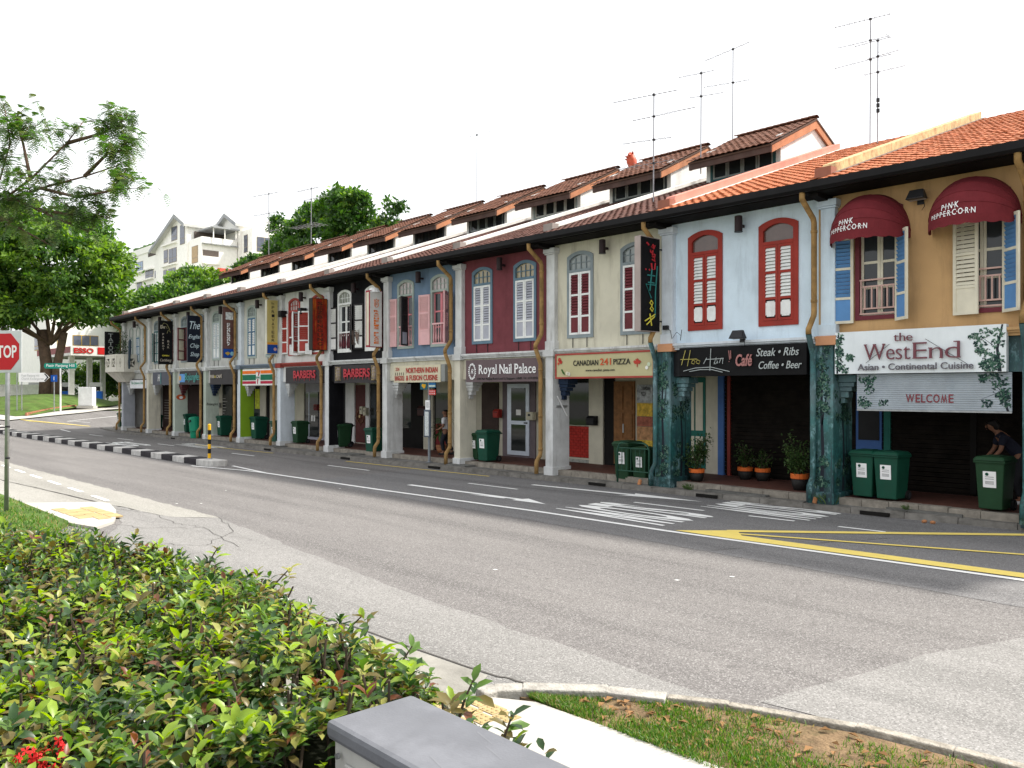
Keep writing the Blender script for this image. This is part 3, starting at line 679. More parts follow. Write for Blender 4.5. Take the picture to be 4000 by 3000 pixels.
def house(i, name, label, cfg):
    b0 = B[i]; W = B[i+1]-B[i]; h = thing(name, label, 'shophouse', (b0, FY, 0), group='shophouses in the terrace')
    wm = cfg['wall']; pm = cfg.get('pier', plaster); cm = cfg.get('cornice', plaster); near = i >= 7
    rz = (7.68-6.5)*0
    w1, w2 = (.77,1.69), (2.60,3.52)
    if W < 3.75: w1 = (.74,1.62); w2 = (2.50,3.36)
    ins = .03
    ops = [(a+ins, b_-ins, 3.80, 5.90, .12) for a, b_ in (w1, w2)]
    if cfg.get('three'): ops = []
    wall_open(0, W, 3.44, 6.42, ops).build('upper_wall', wm, h)
    if cfg.get('three'): cfg['three'](h)
    else:
        for k, (a, b_) in enumerate((w1, w2)):
            st = cfg['style'][k] if isinstance(cfg['style'], (tuple, list)) else cfg['style']
            window(h, a, b_, cfg, st)
            if st == 'closed' and cfg.get('stay', True): hold_rods(h, a, b_)
    # party wall, floor, back wall, ceiling of the walkway
    MB().prism([(2.2,.25),(17,.25),(17,roofz(8.5)-RS*8.5+.0),(8.5,roofz(8.5)-.15),(.2,roofz(.2)-.15),(.2,3.3),(2.2,3.3)], 'x', .02, .2).build('party_wall', plaster, h)
    box('floor_slab', M('soffit_paint', (.22,.21,.19), rough=.9, dirt=.4), h, .2, W+.02, .26, 17, 3.22, 3.44)
    box('back_wall', plaster, h, .2, W, 16.9, 17, .25, 6.6)
    # lintel beam, cornice
    box('lintel_beam', cfg.get('beam', wm), h, .40, W+.06, -.06, .25, 2.72, 3.335)
    cb = MB(); cb.box(.02, W, -.13, .2, 3.34, 3.39); cb.box(.02, W, -.17, .2, 3.392, 3.43); cb.box(.02, W, -.21, .2, 3.432, 3.485); cb.build('cornice', cm, h)
    # pier with foot, upper pilaster with capital
    p = MB(); p.box(-.06 if pm is mural else .12, .40, -.19, .64 if pm is mural else .46, .08, 3.34); p.build('pier', pm, h, bevel=.012)
    if 'side' in cfg: box('painted_side', cfg['side'], h, .4005, .406, -.17, .455, .36, 3.3)
    box('pier_foot', cfg.get('foot', plaster), h, -.085 if pm is mural else .09, .43, -.23, .67 if pm is mural else .50, .06, .34, bevel=.012)
    if pm is mural: mural_pier(h)
    pu = cfg.get('pilaster', plaster)
    q = MB(); q.box(.11, .41, -.14, .02, 3.49, 6.05); q.box(.08, .44, -.17, .02, 3.487, 3.72); q.box(.07, .45, -.18, .02, 6.052, 6.09); q.box(.05, .47, -.21, .02, 6.092, 6.22); q.build('pilaster', pu, h, bevel=.01)
    box('pilaster_base', cfg.get('pbase', cm), h, .05, .47, -.24, .02, 3.30, 3.4865, bevel=.01)
    if cfg.get('corbel', True):
        cc = MB()
        for k, (w_, z0, z1) in enumerate(((.36,2.56,2.70),(.31,2.47,2.555),(.25,2.38,2.465),(.17,2.25,2.375),(.08,2.14,2.245))): cc.box(.402, .402+w_, .02+.03*k, .40-.03*k, z0, z1)
        cc.build('corbel', cfg.get('corb', plaster), h, bevel=.008)
    # roof
    tm = cfg.get('tile', tile_brown)
    rb = MB(); rb.prism([(-.62, roofz(-.62)-.02), (8.5, roofz(8.5)-.02), (17.3, roofz(8.5)-RS*8.8), (17.3, roofz(8.5)-RS*8.8-.1), (8.5, roofz(8.5)-.14), (-.62, roofz(-.62)-.12)], 'x', 0, W); ro = rb.build('roof', M('roof_underside', (.10,.06,.045), rough=.9), h)
    tile_field(ro, .3 if i else .3, W+.02, -.68, 8.5 if i >= 9 else 6.2, roofz(-.68)+.006, roofz(8.5 if i >= 9 else 6.2)+.006, tm, n_obj=cfg.get('nt', 0))
    if 'gut' not in _cache: pass
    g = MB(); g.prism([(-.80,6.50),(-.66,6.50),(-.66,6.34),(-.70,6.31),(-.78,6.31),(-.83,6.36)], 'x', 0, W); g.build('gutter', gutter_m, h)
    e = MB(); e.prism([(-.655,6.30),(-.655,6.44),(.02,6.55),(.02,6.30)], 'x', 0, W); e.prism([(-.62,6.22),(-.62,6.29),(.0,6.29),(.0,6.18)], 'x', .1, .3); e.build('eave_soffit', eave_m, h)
    # parapet on the party wall
    pr = cfg.get('parapet', para_w); pb = MB(); ph = .17 if cfg.get('jack', True) else .24
    pb.prism([(.12, roofz(.12)-.1), (.12, roofz(.12)+ph-.06), (.18, roofz(.18)+ph), (8.5, roofz(8.5)+ph), (8.5, roofz(8.5)-.1)], 'x', 0, .22 if cfg.get('jack', True) else .29); pb.build('parapet', pr, h, bevel=.01)
    box('parapet_end', cfg.get('pend', M('parapet_end_grey', (.30,.26,.24), dirt=.6)), h, -.03, .32, -.12, .117, roofz(0)-.02, roofz(0)+.18)
    MB().prism([(-.05, roofz(-.05)+.045), (8.5, roofz(8.5)+.045), (8.5, roofz(8.5)+.06), (-.05, roofz(-.05)+.06)], 'x', .225 if cfg.get('jack', True) else .292, .30 if cfg.get('jack', True) else .40).build('flashing', para_w if i == 10 else M('flashing_grey', (.20,.16,.14), dirt=.4), h)
    # downpipe
    dp = MB(); dp.tube([(0,-.72,6.34),(0,-.72,6.18),(0,-.27,5.86),(0,-.235,5.78),(0,-.235,3.98),(0,-.25,3.9),(0,-.46,3.62),(0,-.46,3.52)], .058, 10); dl = MB(); dl.tube([(0,-.46,3.52),(0,-.30,3.16),(0,-.275,3.08),(0,-.275,.72),(0,-.29,.64),(0,-.42,.48),(0,-.43,.40),(0,-.43,.15)], .058, 10)
    dpo = dp.build('downpipe', cfg.get('pipe', pipe_m), h, loc=(.02,0,0), smooth=True); dl.build('downpipe', cfg.get('lpipe', cfg.get('pipe', pipe_m)), h, loc=(.02,0,0), smooth=True)
    for z, Y in ((5.6,-.235),(4.2,-.235)) + (() if 'lpipe' in cfg else ((2.95,-.275),(1.7,-.275),(.8,-.275))):
        k = ('pc', cfg.get('pipe', pipe_m).name)
        if k not in _cache: _cache[k] = MB().lathe([(.066,-.03),(.068,0),(.066,.03)], 10).mesh('pipe_collar', cfg.get('pipe', pipe_m), True)
        link('pipe_collar', _cache[k], dpo, (0, Y, z))
    if cfg.get('jack', True): jack_roof(h, W, cfg, cfg.get('jt', 0))
    return h

def mural_mat():
    m = bpy.data.materials.new('painted_forest_mural'); m.use_nodes = True; t = m.node_tree; N = t.nodes; L = t.links; p = N['Principled BSDF']; p.inputs['Roughness'].default_value = .6
    g = N.new('ShaderNodeNewGeometry')
    def noise(sc, scale=(1,1,1), det=6, off=0):
        mp = N.new('ShaderNodeMapping'); mp.inputs['Scale'].default_value = scale; mp.inputs['Location'].default_value = (off, off, off); L.new(g.outputs['Position'], mp.inputs['Vector'])
        n = N.new('ShaderNodeTexNoise'); n.inputs['Scale'].default_value = sc; n.inputs['Detail'].default_value = det; n.inputs['Roughness'].default_value = .65; L.new(mp.outputs[0], n.inputs['Vector']); return n.outputs['Fac']
    def rng(s, a, b, lo=0., hi=1.):
        r = N.new('ShaderNodeMapRange'); r.inputs[1].default_value = a; r.inputs[2].default_value = b; r.inputs[3].default_value = lo; r.inputs[4].default_value = hi; L.new(s, r.inputs[0]); return r.outputs[0]
    def mix(a, b, f):
        x = N.new('ShaderNodeMix'); x.data_type = 'RGBA'
        for k, v in (('A', a), ('B', b)):
            if isinstance(v, tuple): x.inputs[k].default_value = (*v, 1)
            else: L.new(v, x.inputs[k])
        L.new(f, x.inputs['Factor']); return x.outputs['Result']
    c = mix((.004,.022,.024), (.018,.13,.125), rng(noise(2.6, (1,1,.7)), .40, .64))
    c = mix(c, (.28,.46,.50), rng(noise(2.4, (1.8,1.8,.8), 8, 5.), .54, .64, 0, .85))
    c = mix(c, (.005,.028,.018), rng(noise(10, (1,1,1), 6, 2.), .50, .56, 0, .9))
    c = mix(c, (.010,.016,.026), rng(noise(4.5, (2.4,2.4,.16), 4, 9.), .55, .59, 0, .95))
    c = mix(c, (.07,.25,.20), rng(noise(16, (1.6,1.6,.45), 4, 4.), .60, .66, 0, .7))
    sz = N.new('ShaderNodeSeparateXYZ'); L.new(g.outputs['Position'], sz.inputs[0])
    cr = N.new('ShaderNodeValToRGB'); L.new(rng(sz.outputs['Z'], .2, 3.3), cr.inputs[0])
    for k, (pos, col) in enumerate(((0., (.008,.045,.055,1)), (.28, (.014,.095,.10,1)), (.5, (.06,.20,.20,1)), (.66, (.24,.36,.40,1)), (.85, (.07,.16,.19,1)), (1., (.03,.08,.09,1)))):
        e = cr.color_ramp.elements[k] if k < 2 else cr.color_ramp.elements.new(pos); e.position = pos; e.color = col
    fa = N.new('ShaderNodeMix'); fa.data_type = 'RGBA'; fa.inputs['Factor'].default_value = .58; L.new(cr.outputs[0], fa.inputs['A']); L.new(c, fa.inputs['B']); c = fa.outputs['Result']
    L.new(c, p.inputs['Base Color']); return m
mural = mural_mat(); _mats['mural'] = mural
def foliage_print(name, base, leaf, x_edges, sc=5., stripes=False):
    """sign face: plain middle, painted leaves towards both ends (object coordinates)"""
    m = bpy.data.materials.new(name); m.use_nodes = True; t = m.node_tree; N = t.nodes; L = t.links; p = N['Principled BSDF']; p.inputs['Roughness'].default_value = .5
    tc = N.new('ShaderNodeTexCoord'); sx = N.new('ShaderNodeSeparateXYZ'); L.new(tc.outputs['Object'], sx.inputs[0])
    def math_(op, a, b=None):
        n = N.new('ShaderNodeMath'); n.operation = op
        for k, v in enumerate((a, b)):
            if v is None: continue
            if isinstance(v, (int, float)): n.inputs[k].default_value = v
            else: L.new(v, n.inputs[k])
        return n.outputs[0]
    mid = (x_edges[0]+x_edges[1])/2; half = (x_edges[1]-x_edges[0])/2
    d = math_('DIVIDE', math_('ABSOLUTE', math_('SUBTRACT', sx.outputs['X'], mid)), half)
    n = N.new('ShaderNodeTexNoise'); n.inputs['Scale'].default_value = sc; n.inputs['Detail'].default_value = 8; n.inputs['Roughness'].default_value = .72; L.new(tc.outputs['Object'], n.inputs['Vector'])
    v = math_('ADD', math_('MULTIPLY', math_('SUBTRACT', d, .78), 1.0), math_('SUBTRACT', n.outputs['Fac'], .48))
    r = N.new('ShaderNodeMapRange'); r.inputs[1].default_value = .0; r.inputs[2].default_value = .05; L.new(v, r.inputs[0])
    n2 = N.new('ShaderNodeTexNoise'); n2.inputs['Scale'].default_value = sc*3; n2.inputs['Detail'].default_value = 4; L.new(tc.outputs['Object'], n2.inputs['Vector'])
    x1 = N.new('ShaderNodeMix'); x1.data_type = 'RGBA'; x1.inputs['A'].default_value = (*leaf[0], 1); x1.inputs['B'].default_value = (*leaf[1], 1); L.new(n2.outputs['Fac'], x1.inputs['Factor'])
    x2 = N.new('ShaderNodeMix'); x2.data_type = 'RGBA'; x2.inputs['A'].default_value = (*base, 1); L.new(x1.outputs['Result'], x2.inputs['B']); L.new(r.outputs[0], x2.inputs['Factor'])
    L.new(x2.outputs['Result'], p.inputs['Base Color']); _mats[name] = m; return m

pt_m = [M('print_leaf_dark', (.010,.032,.030), rough=.6), M('print_leaf_mid', (.035,.095,.065), rough=.6), M('print_leaf_pale', (.11,.19,.14), rough=.6), M('print_trunk', (.018,.022,.030), rough=.6)]
def painted(parent, P, clusters, trunks, n=34, size=.05, wts=(6,4,2)):
    """flat painted tree: P maps (u, v, layer) on the wall plane; clusters (u, v, ru, rv); trunks are lists of (u, v, halfwidth)"""
    b = MB(); b.cur = 3
    for T in trunks:
        for (u0, v0, w0), (u1, v1, w1) in zip(T, T[1:]): b.quad(P(u0-w0, v0, 0), P(u0+w0, v0, 0), P(u1+w1, v1, 0), P(u1-w1, v1, 0))
    lay = 1
    for (cu, cv, ru, rv) in clusters:
        for _ in range(n):
            a = random.uniform(0, 6.28); r = random.random()**.6; u, v = cu+ru*r*math.cos(a), cv+rv*r*math.sin(a); sz = size*random.uniform(.5, 1.3); t = random.uniform(0, 6.28); b.cur = random.choices((0,1,2), wts)[0]; lay += 1
            b.add([P(u+sz*e*math.cos(t+k), v+sz*e*math.sin(t+k), lay) for k, e in ((0,1.),(.9,.55),(2.2,.5),(3.14,.95),(4.1,.55),(5.4,.5))], [(0,1,2,3,4,5)])
    return tag(b.build('painted_foliage', pt_m, parent), kind='stuff')
def mural_pier(h):
    fx = lambda u, v, l: (.4008+.000012*l, -.15+u, v)          # side facing along the street
    fy = lambda u, v, l: (-.04+u, -.1908-.000012*l, v)         # street side
    for F_, W_ in ((fx, .74), (fy, .40)):
        tr = [[(W_*.5,.36,.045),(W_*.56,1.2,.034),(W_*.48,2.0,.028),(W_*.56,2.9,.018)],[(W_*.52,1.7,.016),(W_*.75,2.3,.012),(W_*.85,2.7,.008)]] + ([[(W_*.75,.36,.018),(W_*.72,1.3,.013),(W_*.8,2.4,.008)]] if W_ > .5 else [])
        cl = [(random.uniform(.1,.9)*W_, random.uniform(1.75,3.25), .11, .11) for _ in range(22 if W_ > .5 else 16)] + [(random.uniform(.1,.9)*W_, random.uniform(.4,1.1), .10, .08) for _ in range(8)]
        lim = lambda u, W_=W_: min(max(u, .015), W_-.015)
        painted(h, lambda u, v, l, F_=F_, lim=lim: F_(lim(u), min(v, 3.3), l), cl, tr, 30, .036, (5,4,1.5))
wall_y = M('wall_ochre', (.52,.325,.155), rough=.85, var=.07, scale=1.2, bump=.15, dirt=.6, dcol=(.27,.17,.085))
wall_lb = M('wall_paleblue', (.60,.71,.80), rough=.85, var=.09, scale=1.5, bump=.25, bscale=30, dirt=.65, dcol=(.30,.36,.42))
wall_cr = M('wall_cream', (.60,.57,.46), rough=.88, var=.1, scale=1.2, bump=.2, dirt=.7, dcol=(.24,.21,.16))
wall_mr = M('wall_maroon', (.165,.045,.055), rough=.85, var=.16, bump=.15, dirt=.5, dcol=(.09,.03,.035))
wall_bl = M('wall_blue', (.135,.20,.29), rough=.8, var=.12, bump=.12, dirt=.6, dcol=(.08,.11,.15))
wall_bk = M('wall_black', (.009,.009,.011), rough=.7, var=.3, spec=.1)
wall_wh = M('wall_white', (.66,.66,.65), rough=.85, var=.08, bump=.15, dirt=.65, dcol=(.3,.29,.27))
wall_ow = M('wall_greycream', (.52,.51,.46), rough=.88, var=.14, scale=1.5, bump=.2, dirt=.6, dcol=(.2,.19,.17))
wall_gr = M('wall_greige', (.46,.46,.44), rough=.88, var=.14, bump=.2, dirt=.6, dcol=(.2,.2,.19))
sage = M('pier_sage', (.44,.50,.43), rough=.8, var=.1, dirt=.4); lime = M('pier_lime', (.21,.36,.02), rough=.7, var=.08); cream_p = M('pier_cream', (.62,.59,.49), rough=.85, var=.1, dirt=.45)
grey_p = M('pier_grey', (.40,.42,.46), rough=.88, var=.12, bump=.3, bscale=25, dirt=.35)
blue_c = M('cornice_blue', (.16,.20,.25), rough=.8, dirt=.3); red_c = M('cornice_red', (.30,.055,.045), rough=.8, dirt=.25)
sash_white = M('sash_white', (.62,.62,.60), rough=.65); sash_green = M('sash_green', (.03,.13,.12), rough=.6); frame_teal = M('jack_frame_teal', (.03,.10,.11), rough=.6)
sage_f = M('frame_sage', (.33,.38,.35), rough=.7)

def open_leaves(h, xa, xb, w, fm, sm, pm, zb=3.85, lh=1.6, al=150, ar=150, n=7, which='lr', panels=(.36,.36,.28)):
    if 'l' in which: shutter(h, w, lh, fm, sm, pm, (xa+.05, -.05, zb), rz=-R(al), n=n, panels=panels)
    if 'r' in which: shutter(h, w, lh, fm, sm, pm, (xb-.05, -.05, zb), rz=R(ar), hinge='r', n=n, panels=panels)

def small_arches(h):
    """three narrow arched louvre windows of the end house"""
    b = MB()
    for k, x in enumerate((.85, 1.98, 3.02)):
        cf = dict(frame=wall_ow if False else sage_f, pane=pane_grey, muntin=False, lf=lnavy if k == 1 else grey_f, ls=lwhite, lp=lwhite, n=8, fw=.06)
        window(h, x, x+.62, cf, 'closed', zl=3.9, zs=5.72, rise=.2, zt=5.30)
H = {}
H[0] = house(0, 'shophouse', 'greyish white end shophouse with three narrow arched windows and a corner balcony', dict(wall=wall_gr, frame=sage_f, pane=pane_grey, style='closed', three=small_arches, pier=grey_p, pipe=pipe_m, jsash=ldark))
H[1] = house(1, 'shophouse', 'off white shophouse with green edged shutters behind the parrot bar sign', dict(wall=wall_ow, frame=grey_f, pane=pane_grey, muntin=True, lf=M('leaf_green_dark', (.02,.10,.10), rough=.6), ls=lwhite, lp=lwhite, style='closed', pier=cream_p, jsash=ldark))
H[2] = house(2, 'shophouse', 'off white shophouse with maroon framed cream shutters beside the chip shop sign', dict(wall=wall_ow, frame=grey_f, pane=pane_grey, muntin=True, lf=lplum, ls=lcream, lp=lcream, style=('open','closed'), casement=lplum, rail=lplum, pier=sage, jsash=ldark, corb=M('corbel_plum', (.10,.03,.035))))
H[3] = house(3, 'shophouse', 'greige shophouse with pale louvred shutters over the dark pub and cafe sign', dict(wall=wall_gr, frame=sage_f, pane=pane_grey, muntin=True, lf=M('leaf_paleblue', (.45,.50,.53), rough=.65), ls=lwhite, lp=lwhite, style='closed', pier=sage, jsash=ldark, corb=M('corbel_navy', (.02,.035,.07))))
H[4] = house(4, 'shophouse', 'cream shophouse with navy and white shutters above the striped convenience store sign', dict(wall=wall_ow, frame=sage_f, pane=pane_grey, muntin=True, lf=lnavy, ls=lwhite, lp=lwhite, style='closed', pier=plaster_b, side=lime, cornice=blue_c, pilaster=plaster_b, jsash=ldark))
H[5] = house(5, 'shophouse', 'white shophouse with dark red panelled white shutters and red cornice', dict(wall=wall_wh, frame=lred, pane=pane_mauve, muntin=True, lf=lwhite, ls=lred, lp=lred, style='open', casement=lwhite, rail=lwhite, pier=plaster_b, cornice=red_c, jsash=ldark))
H[6] = house(6, 'shophouse', 'black painted shophouse with white arched windows and white louvres', dict(wall=wall_bk, frame=lwhite, pane=M('pane_greygreen', (.2,.22,.18), rough=.2, spec=.6), muntin=True, lf=ldark, ls=lwhite, lp=lwhite, style='open', casement=lwhite, rail=lwhite, pier=plaster, side=wall_bk, foot=plaster, corbel=False, jsash=pane_grey))
H[7] = house(7, 'shophouse', 'slate blue shophouse with open pink louvred shutters', dict(wall=wall_bl, frame=sage_f, pane=pane_mauve, muntin=True, lf=lpink, ls=lpink, lp=lpink, style='open', casement=M('casement_pink', (.60,.20,.23), rough=.6), rail=lpink, pier=plaster, beam=wall_cr, jsash=sash_white, jframe=M('jack_frame_pale', (.35,.4,.4))))
H[8] = house(8, 'shophouse', 'maroon shophouse with white framed lilac shutters closed', dict(wall=wall_mr, frame=blue_f, pane=pane_beige, muntin=True, lf=lwhite, ls=lgrey, lp=lgrey, style='closed', pier=cream_p, beam=wall_cr, jt=0))
H[9] = house(9, 'shophouse', 'cream shophouse with white framed maroon shutters closed', dict(wall=wall_cr, frame=grey_f, pane=pane_grey, muntin=True, lf=lwhite, ls=lmaroon, lp=lmaroon, back=lmaroon, style='closed', pier=cream_p if False else plaster, beam=wall_cr, jt=150, nt=0, jframe=frame_teal, corb=M('corbel_navy', (.02,.035,.07))))
H[10] = house(10, 'shophouse', 'pale blue shophouse with red framed windows and forest mural piers', dict(wall=wall_lb, frame=red_f, fw=.11, pane=pane_brown, lf=red_f, ls=lwhite, lp=lwhite, back=ldark, rounded=True, style='closed', stay=False, pier=mural, foot=mural, pilaster=plaster_b, cornice=plaster_b, pbase=tcorr, parapet=para_p, pend=M('parapet_end_rust', (.30,.12,.08)), tile=tile_orange, nt=290, jack=False, pipe=pipe_m, lpipe=mural, corb=mural, beam=black))
H[11] = house(11, 'shophouse', 'ochre yellow shophouse with blue and cream shutters under maroon awnings', dict(wall=wall_y, frame=M('frame_plum', (.13,.025,.035), rough=.6), pane=ldark, lf=lcream, ls=lblue, lp=lblue, style='open', casement=lcream, rail=M('rail_pinkish', (.50,.33,.29), rough=.6), fret=True, pier=mural, foot=mural, pilaster=wall_lb, cornice=wall_y, pbase=tcorr, parapet=para_y, pend=M('parapet_end_rust'), tile=tile_orange, nt=290, jack=False, pipe=pipe_m, lpipe=mural, corb=mural, beam=mural))
H[12] = house(12, 'shophouse', 'last shophouse at the right edge with a forest mural pier', dict(wall=wall_y, frame=grey_f, pane=pane_grey, lf=lcream, ls=lblue, lp=lblue, style='closed', pier=mural, foot=mural, pilaster=wall_lb, cornice=wall_y, pbase=tcorr, parapet=para_y, tile=tile_orange, jack=False, pipe=pipe_m, lpipe=mural, corb=mural))
# open leaves
h = H[11]; open_leaves(h, .70, 1.62, .46, lcream, lblue, lblue, al=172, ar=137, zb=3.72, lh=1.70)
shutter(h, .44, 1.70, lcream, lcream, lcream, (2.60, -.06, 3.75), rz=-R(8)); open_leaves(h, 2.5, 3.46, .46, lcream, lblue, lblue, ar=137, zb=3.75, lh=1.68, which='r')
W7 = H[7]; open_leaves(W7, .72, 1.74, .46, lpink, lpink, lpink, al=178, which='l', n=8); shutter(W7, .46, 1.6, ldark, ldark, lgrey, (1.40, -.06, 3.85), rz=-R(-55) if False else R(-62)); open_leaves(W7, 2.55, 3.57, .5, lpink, lpink, lpink, al=172, ar=128, n=8)
open_leaves(H[6], .72, 1.72, .46, ldark, lwhite, lwhite, al=176, ar=150, n=7); open_leaves(H[6], 2.5, 3.45, .46, ldark, lwhite, lwhite, al=165, ar=150, n=7)
open_leaves(H[5], .72, 1.72, .46, lwhite, lred, lred, al=172, ar=120, n=7); open_leaves(H[5], 2.45, 3.4, .46, lwhite, lred, lred, al=140, ar=150, n=7)
open_leaves(H[2], .35, 1.35, .5, lplum, lcream, lcream, al=175, ar=120, n=7)
shutter(H[1], .40, 1.5, M('leaf_green_dark'), lwhite, lwhite, (.62, -.06, 3.9), rz=-R(15), n=8)

# left gable end of the row, corner balcony
eg = H[0]
MB().prism([(-.1,.1),(17,.1),(17,6.4),(8.5,roofz(8.5)),(-.1,roofz(-.1)-.1)], 'x', -.12, .018).build('gable_wall', wall_gr, eg)
bal = MB(); bz0, bz1 = 3.55, 4.35
pts = [(-.35,.6),(-.35,-.55),(.1,-1.0),(1.9,-1.0),(2.2,-.7),(2.2,.0)]
cw = M('balcony_concrete', (.62,.59,.52), rough=.88, var=.12, dirt=.55, dcol=(.25,.23,.2), bump=.25)
bal.prism([(-.4,.0),(-.4,-.6),(.08,-1.06),(1.95,-1.06),(2.26,-.74),(2.26,.0)][::-1], 'z', 3.40, 3.55); bal.prism([(-.4,.0),(-.4,-.6),(.08,-1.06),(1.95,-1.06),(2.26,-.74),(2.26,.0)][::-1], 'z', 4.27, 4.37)
bal.taper(.1,1.6,-.4,0,2.85, -.2,2.0,-.9,0,3.398)
bo_ = bal.build('balcony', cw, eg, bevel=.01)
pb = MB()
for (xa, ya), (xb, yb_) in zip(pts, pts[1:]):
    a = Vector((xa, ya, 0)); b_ = Vector((xb, yb_, 0)); d = (b_-a); L_ = d.length; d.normalize(); n_ = Vector((d.y, -d.x, 0))
    Mx = Matrix(((d.x, n_.x, 0, a.x), (d.y, n_.y, 0, a.y), (0,0,1,0), (0,0,0,1)))
    pb.box(0, L_, -.03, .05, 3.551, 3.68, Mx); pb.box(0, L_, -.03, .05, 4.14, 4.268, Mx); nseg = max(1, int(L_/.75)); s = L_/nseg
    for k in range(nseg):
        pb.box(k*s, k*s+.16, -.028, .048, 3.682, 4.138, Mx); pb.box((k+1)*s-.16, (k+1)*s, -.028, .048, 3.682, 4.138, Mx)
        u0, u1 = k*s+.16, (k+1)*s-.16
        for (p0, p1) in (((u0,3.68),(u1,4.14)), ((u0,4.14),(u1,3.68))):
            dx = p1[0]-p0[0]; dz = p1[1]-p0[1]; ln = math.hypot(dx, dz); nx, nz = -dz/ln*.03, dx/ln*.03
            q = [(p0[0]-nx,p0[1]-nz),(p1[0]-nx,p1[1]-nz),(p1[0]+nx,p1[1]+nz),(p0[0]+nx,p0[1]+nz)]
            vs_ = [Mx @ Vector((x, -.02, z)) for x, z in q] + [Mx @ Vector((x, .04, z)) for x, z in q]
            pb.add(vs_, [(0,1,2,3),(7,6,5,4),(0,4,5,1),(1,5,6,2),(2,6,7,3),(3,7,4,0)])
pb.build('pierced_panel', cw, bo_)

# ------------------------------------------------------------------ shop fronts at the back of the covered walkway
SY = 18.4
brown_d = M('door_brown', (.055,.036,.03), rough=.6, var=.25); wood_d = M('door_wood', (.22,.10,.035), rough=.55, var=.3, scale=6, streak=(6,6,.6), dirt=.4, dcol=(.08,.04,.015))
green_d = M('door_green', (.02,.14,.11), rough=.6); blue_p = M('post_blue', (.06,.14,.36), rough=.6); red_p = M('post_red', (.22,.04,.03), rough=.6); alum = M('aluminium', (.55,.60,.68), rough=.35, metal=.3)
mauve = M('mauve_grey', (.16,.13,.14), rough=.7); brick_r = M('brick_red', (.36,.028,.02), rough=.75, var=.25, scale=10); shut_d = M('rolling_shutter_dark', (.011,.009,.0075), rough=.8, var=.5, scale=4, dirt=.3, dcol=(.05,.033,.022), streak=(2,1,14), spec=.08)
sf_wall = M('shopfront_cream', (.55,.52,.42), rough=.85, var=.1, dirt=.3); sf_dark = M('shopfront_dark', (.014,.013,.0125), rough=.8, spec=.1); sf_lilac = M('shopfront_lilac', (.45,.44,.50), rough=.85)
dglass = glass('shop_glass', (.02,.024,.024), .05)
sf = {}
for i in range(13):
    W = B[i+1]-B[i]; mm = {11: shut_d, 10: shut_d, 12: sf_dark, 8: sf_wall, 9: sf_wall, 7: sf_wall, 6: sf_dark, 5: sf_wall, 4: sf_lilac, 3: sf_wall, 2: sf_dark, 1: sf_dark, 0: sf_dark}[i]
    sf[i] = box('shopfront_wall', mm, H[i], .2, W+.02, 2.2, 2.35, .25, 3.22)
def hs_(x):
    for i in range(13):
        if B[i] <= x < B[i+1]: return i
    return 0
def front(name, m, x0, x1, z0, z1, d=.03, par=None):
    i = hs_((x0+x1)/2); return box(name, m, par or H[i], x0-B[i], x1-B[i], 2.2-d, 2.2, max(z0,.252), z1)
# folding slatted shutters of the two right-hand houses
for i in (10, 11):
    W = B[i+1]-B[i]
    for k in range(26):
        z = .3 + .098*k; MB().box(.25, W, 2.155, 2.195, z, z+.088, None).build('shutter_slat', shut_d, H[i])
front('notice_frame', blue_p, -8.52,-7.95,.3,2.4,.08); front('menu_board', black, -8.46,-8.0,1.3,1.95,.10); front('post', green_d, -7.9,-7.76,.3,2.7,.09); front('post', sf_dark, -6.16,-6.05,.3,2.7,.09)
d = front('door', green_d, -13.12,-12.5,.36,2.73,.06)
for (a, b_) in ((-13.05,-12.84),(-12.79,-12.57)):
    front('door_panel', lcream, a, b_, 1.35, 2.6, .075, None); front('door_panel', lcream, a, b_, .5, 1.2, .075, None)
front('wall_strip', sf_wall, -12.49,-12.11,.25,3.2,.05); front('post', blue_p, -12.10,-11.93,.25,2.9,.10); front('post', red_p, -11.83,-11.75,.25,2.9,.09)
front('window_dark', dglass, -17.41,-16.52,1.36,2.75,.05)
bp = front('brick_panel_back', M('mortar_dark', (.10,.012,.01)), -17.41,-16.52,.40,1.33,.04)
for r_ in range(11):
    for c_ in range(5):
        x = -17.41 + .89*(c_ + (.5 if r_ % 2 else 0))/5; x1 = min(x+.17, -16.52)
        if x1-x > .04: front('brick', brick_r, x+.004, x1, .405+.084*r_, .405+.084*r_+.076, .052, None)
front('plinth', M('plinth_stone', (.3,.31,.28), var=.4, scale=9), -17.41,-16.55,.25,.34,.06)
front('wall_strip', sf_wall, -16.5,-15.96,.25,3.2,.10); front('jamb', sf_dark, -15.96,-15.58,.25,2.8,.04)
d = front('door', wood_d, -15.58,-14.84,.30,2.65,.06)
for (a, b_) in ((-15.52,-15.24),(-15.18,-14.90)):
    for (z0, z1) in ((.42,.95),(1.05,1.75),(1.85,2.5)): front('door_panel', wood_d, a, b_, z0, z1, .085)
front('door_handle', greymetal, -15.22,-15.18,1.2,1.45,.11)
for nme, c_, z0, z1 in (('poster', (.42,.44,.45), 2.06,2.55), ('poster', (.62,.40,.05), 1.68,2.04), ('poster', (.32,.10,.06), 1.40,1.67), ('poster', (.42,.22,.10), 1.03,1.39), ('poster', (.55,.38,.05), .80,1.02)):
    front(nme, M('poster_%d' % int(z0*100), c_, rough=.4, var=.5, scale=9), -14.75,-14.22,z0,z1,.05)
txt('CANADIAN\nPIZZA', M('ink_dark', (.05,.045,.045)), H[hs_(-14.5)], -14.6-B[9], -14.28-B[9], 2.25, 2.5, 2.145, depth=.003)
front('door', brown_d, -21.38,-20.56,.30,2.64,.05); front('door_surround', mauve, -20.33,-18.8,.25,2.9,.05)
ad = front('door', alum, -20.06,-19.04,.32,2.6,.09)
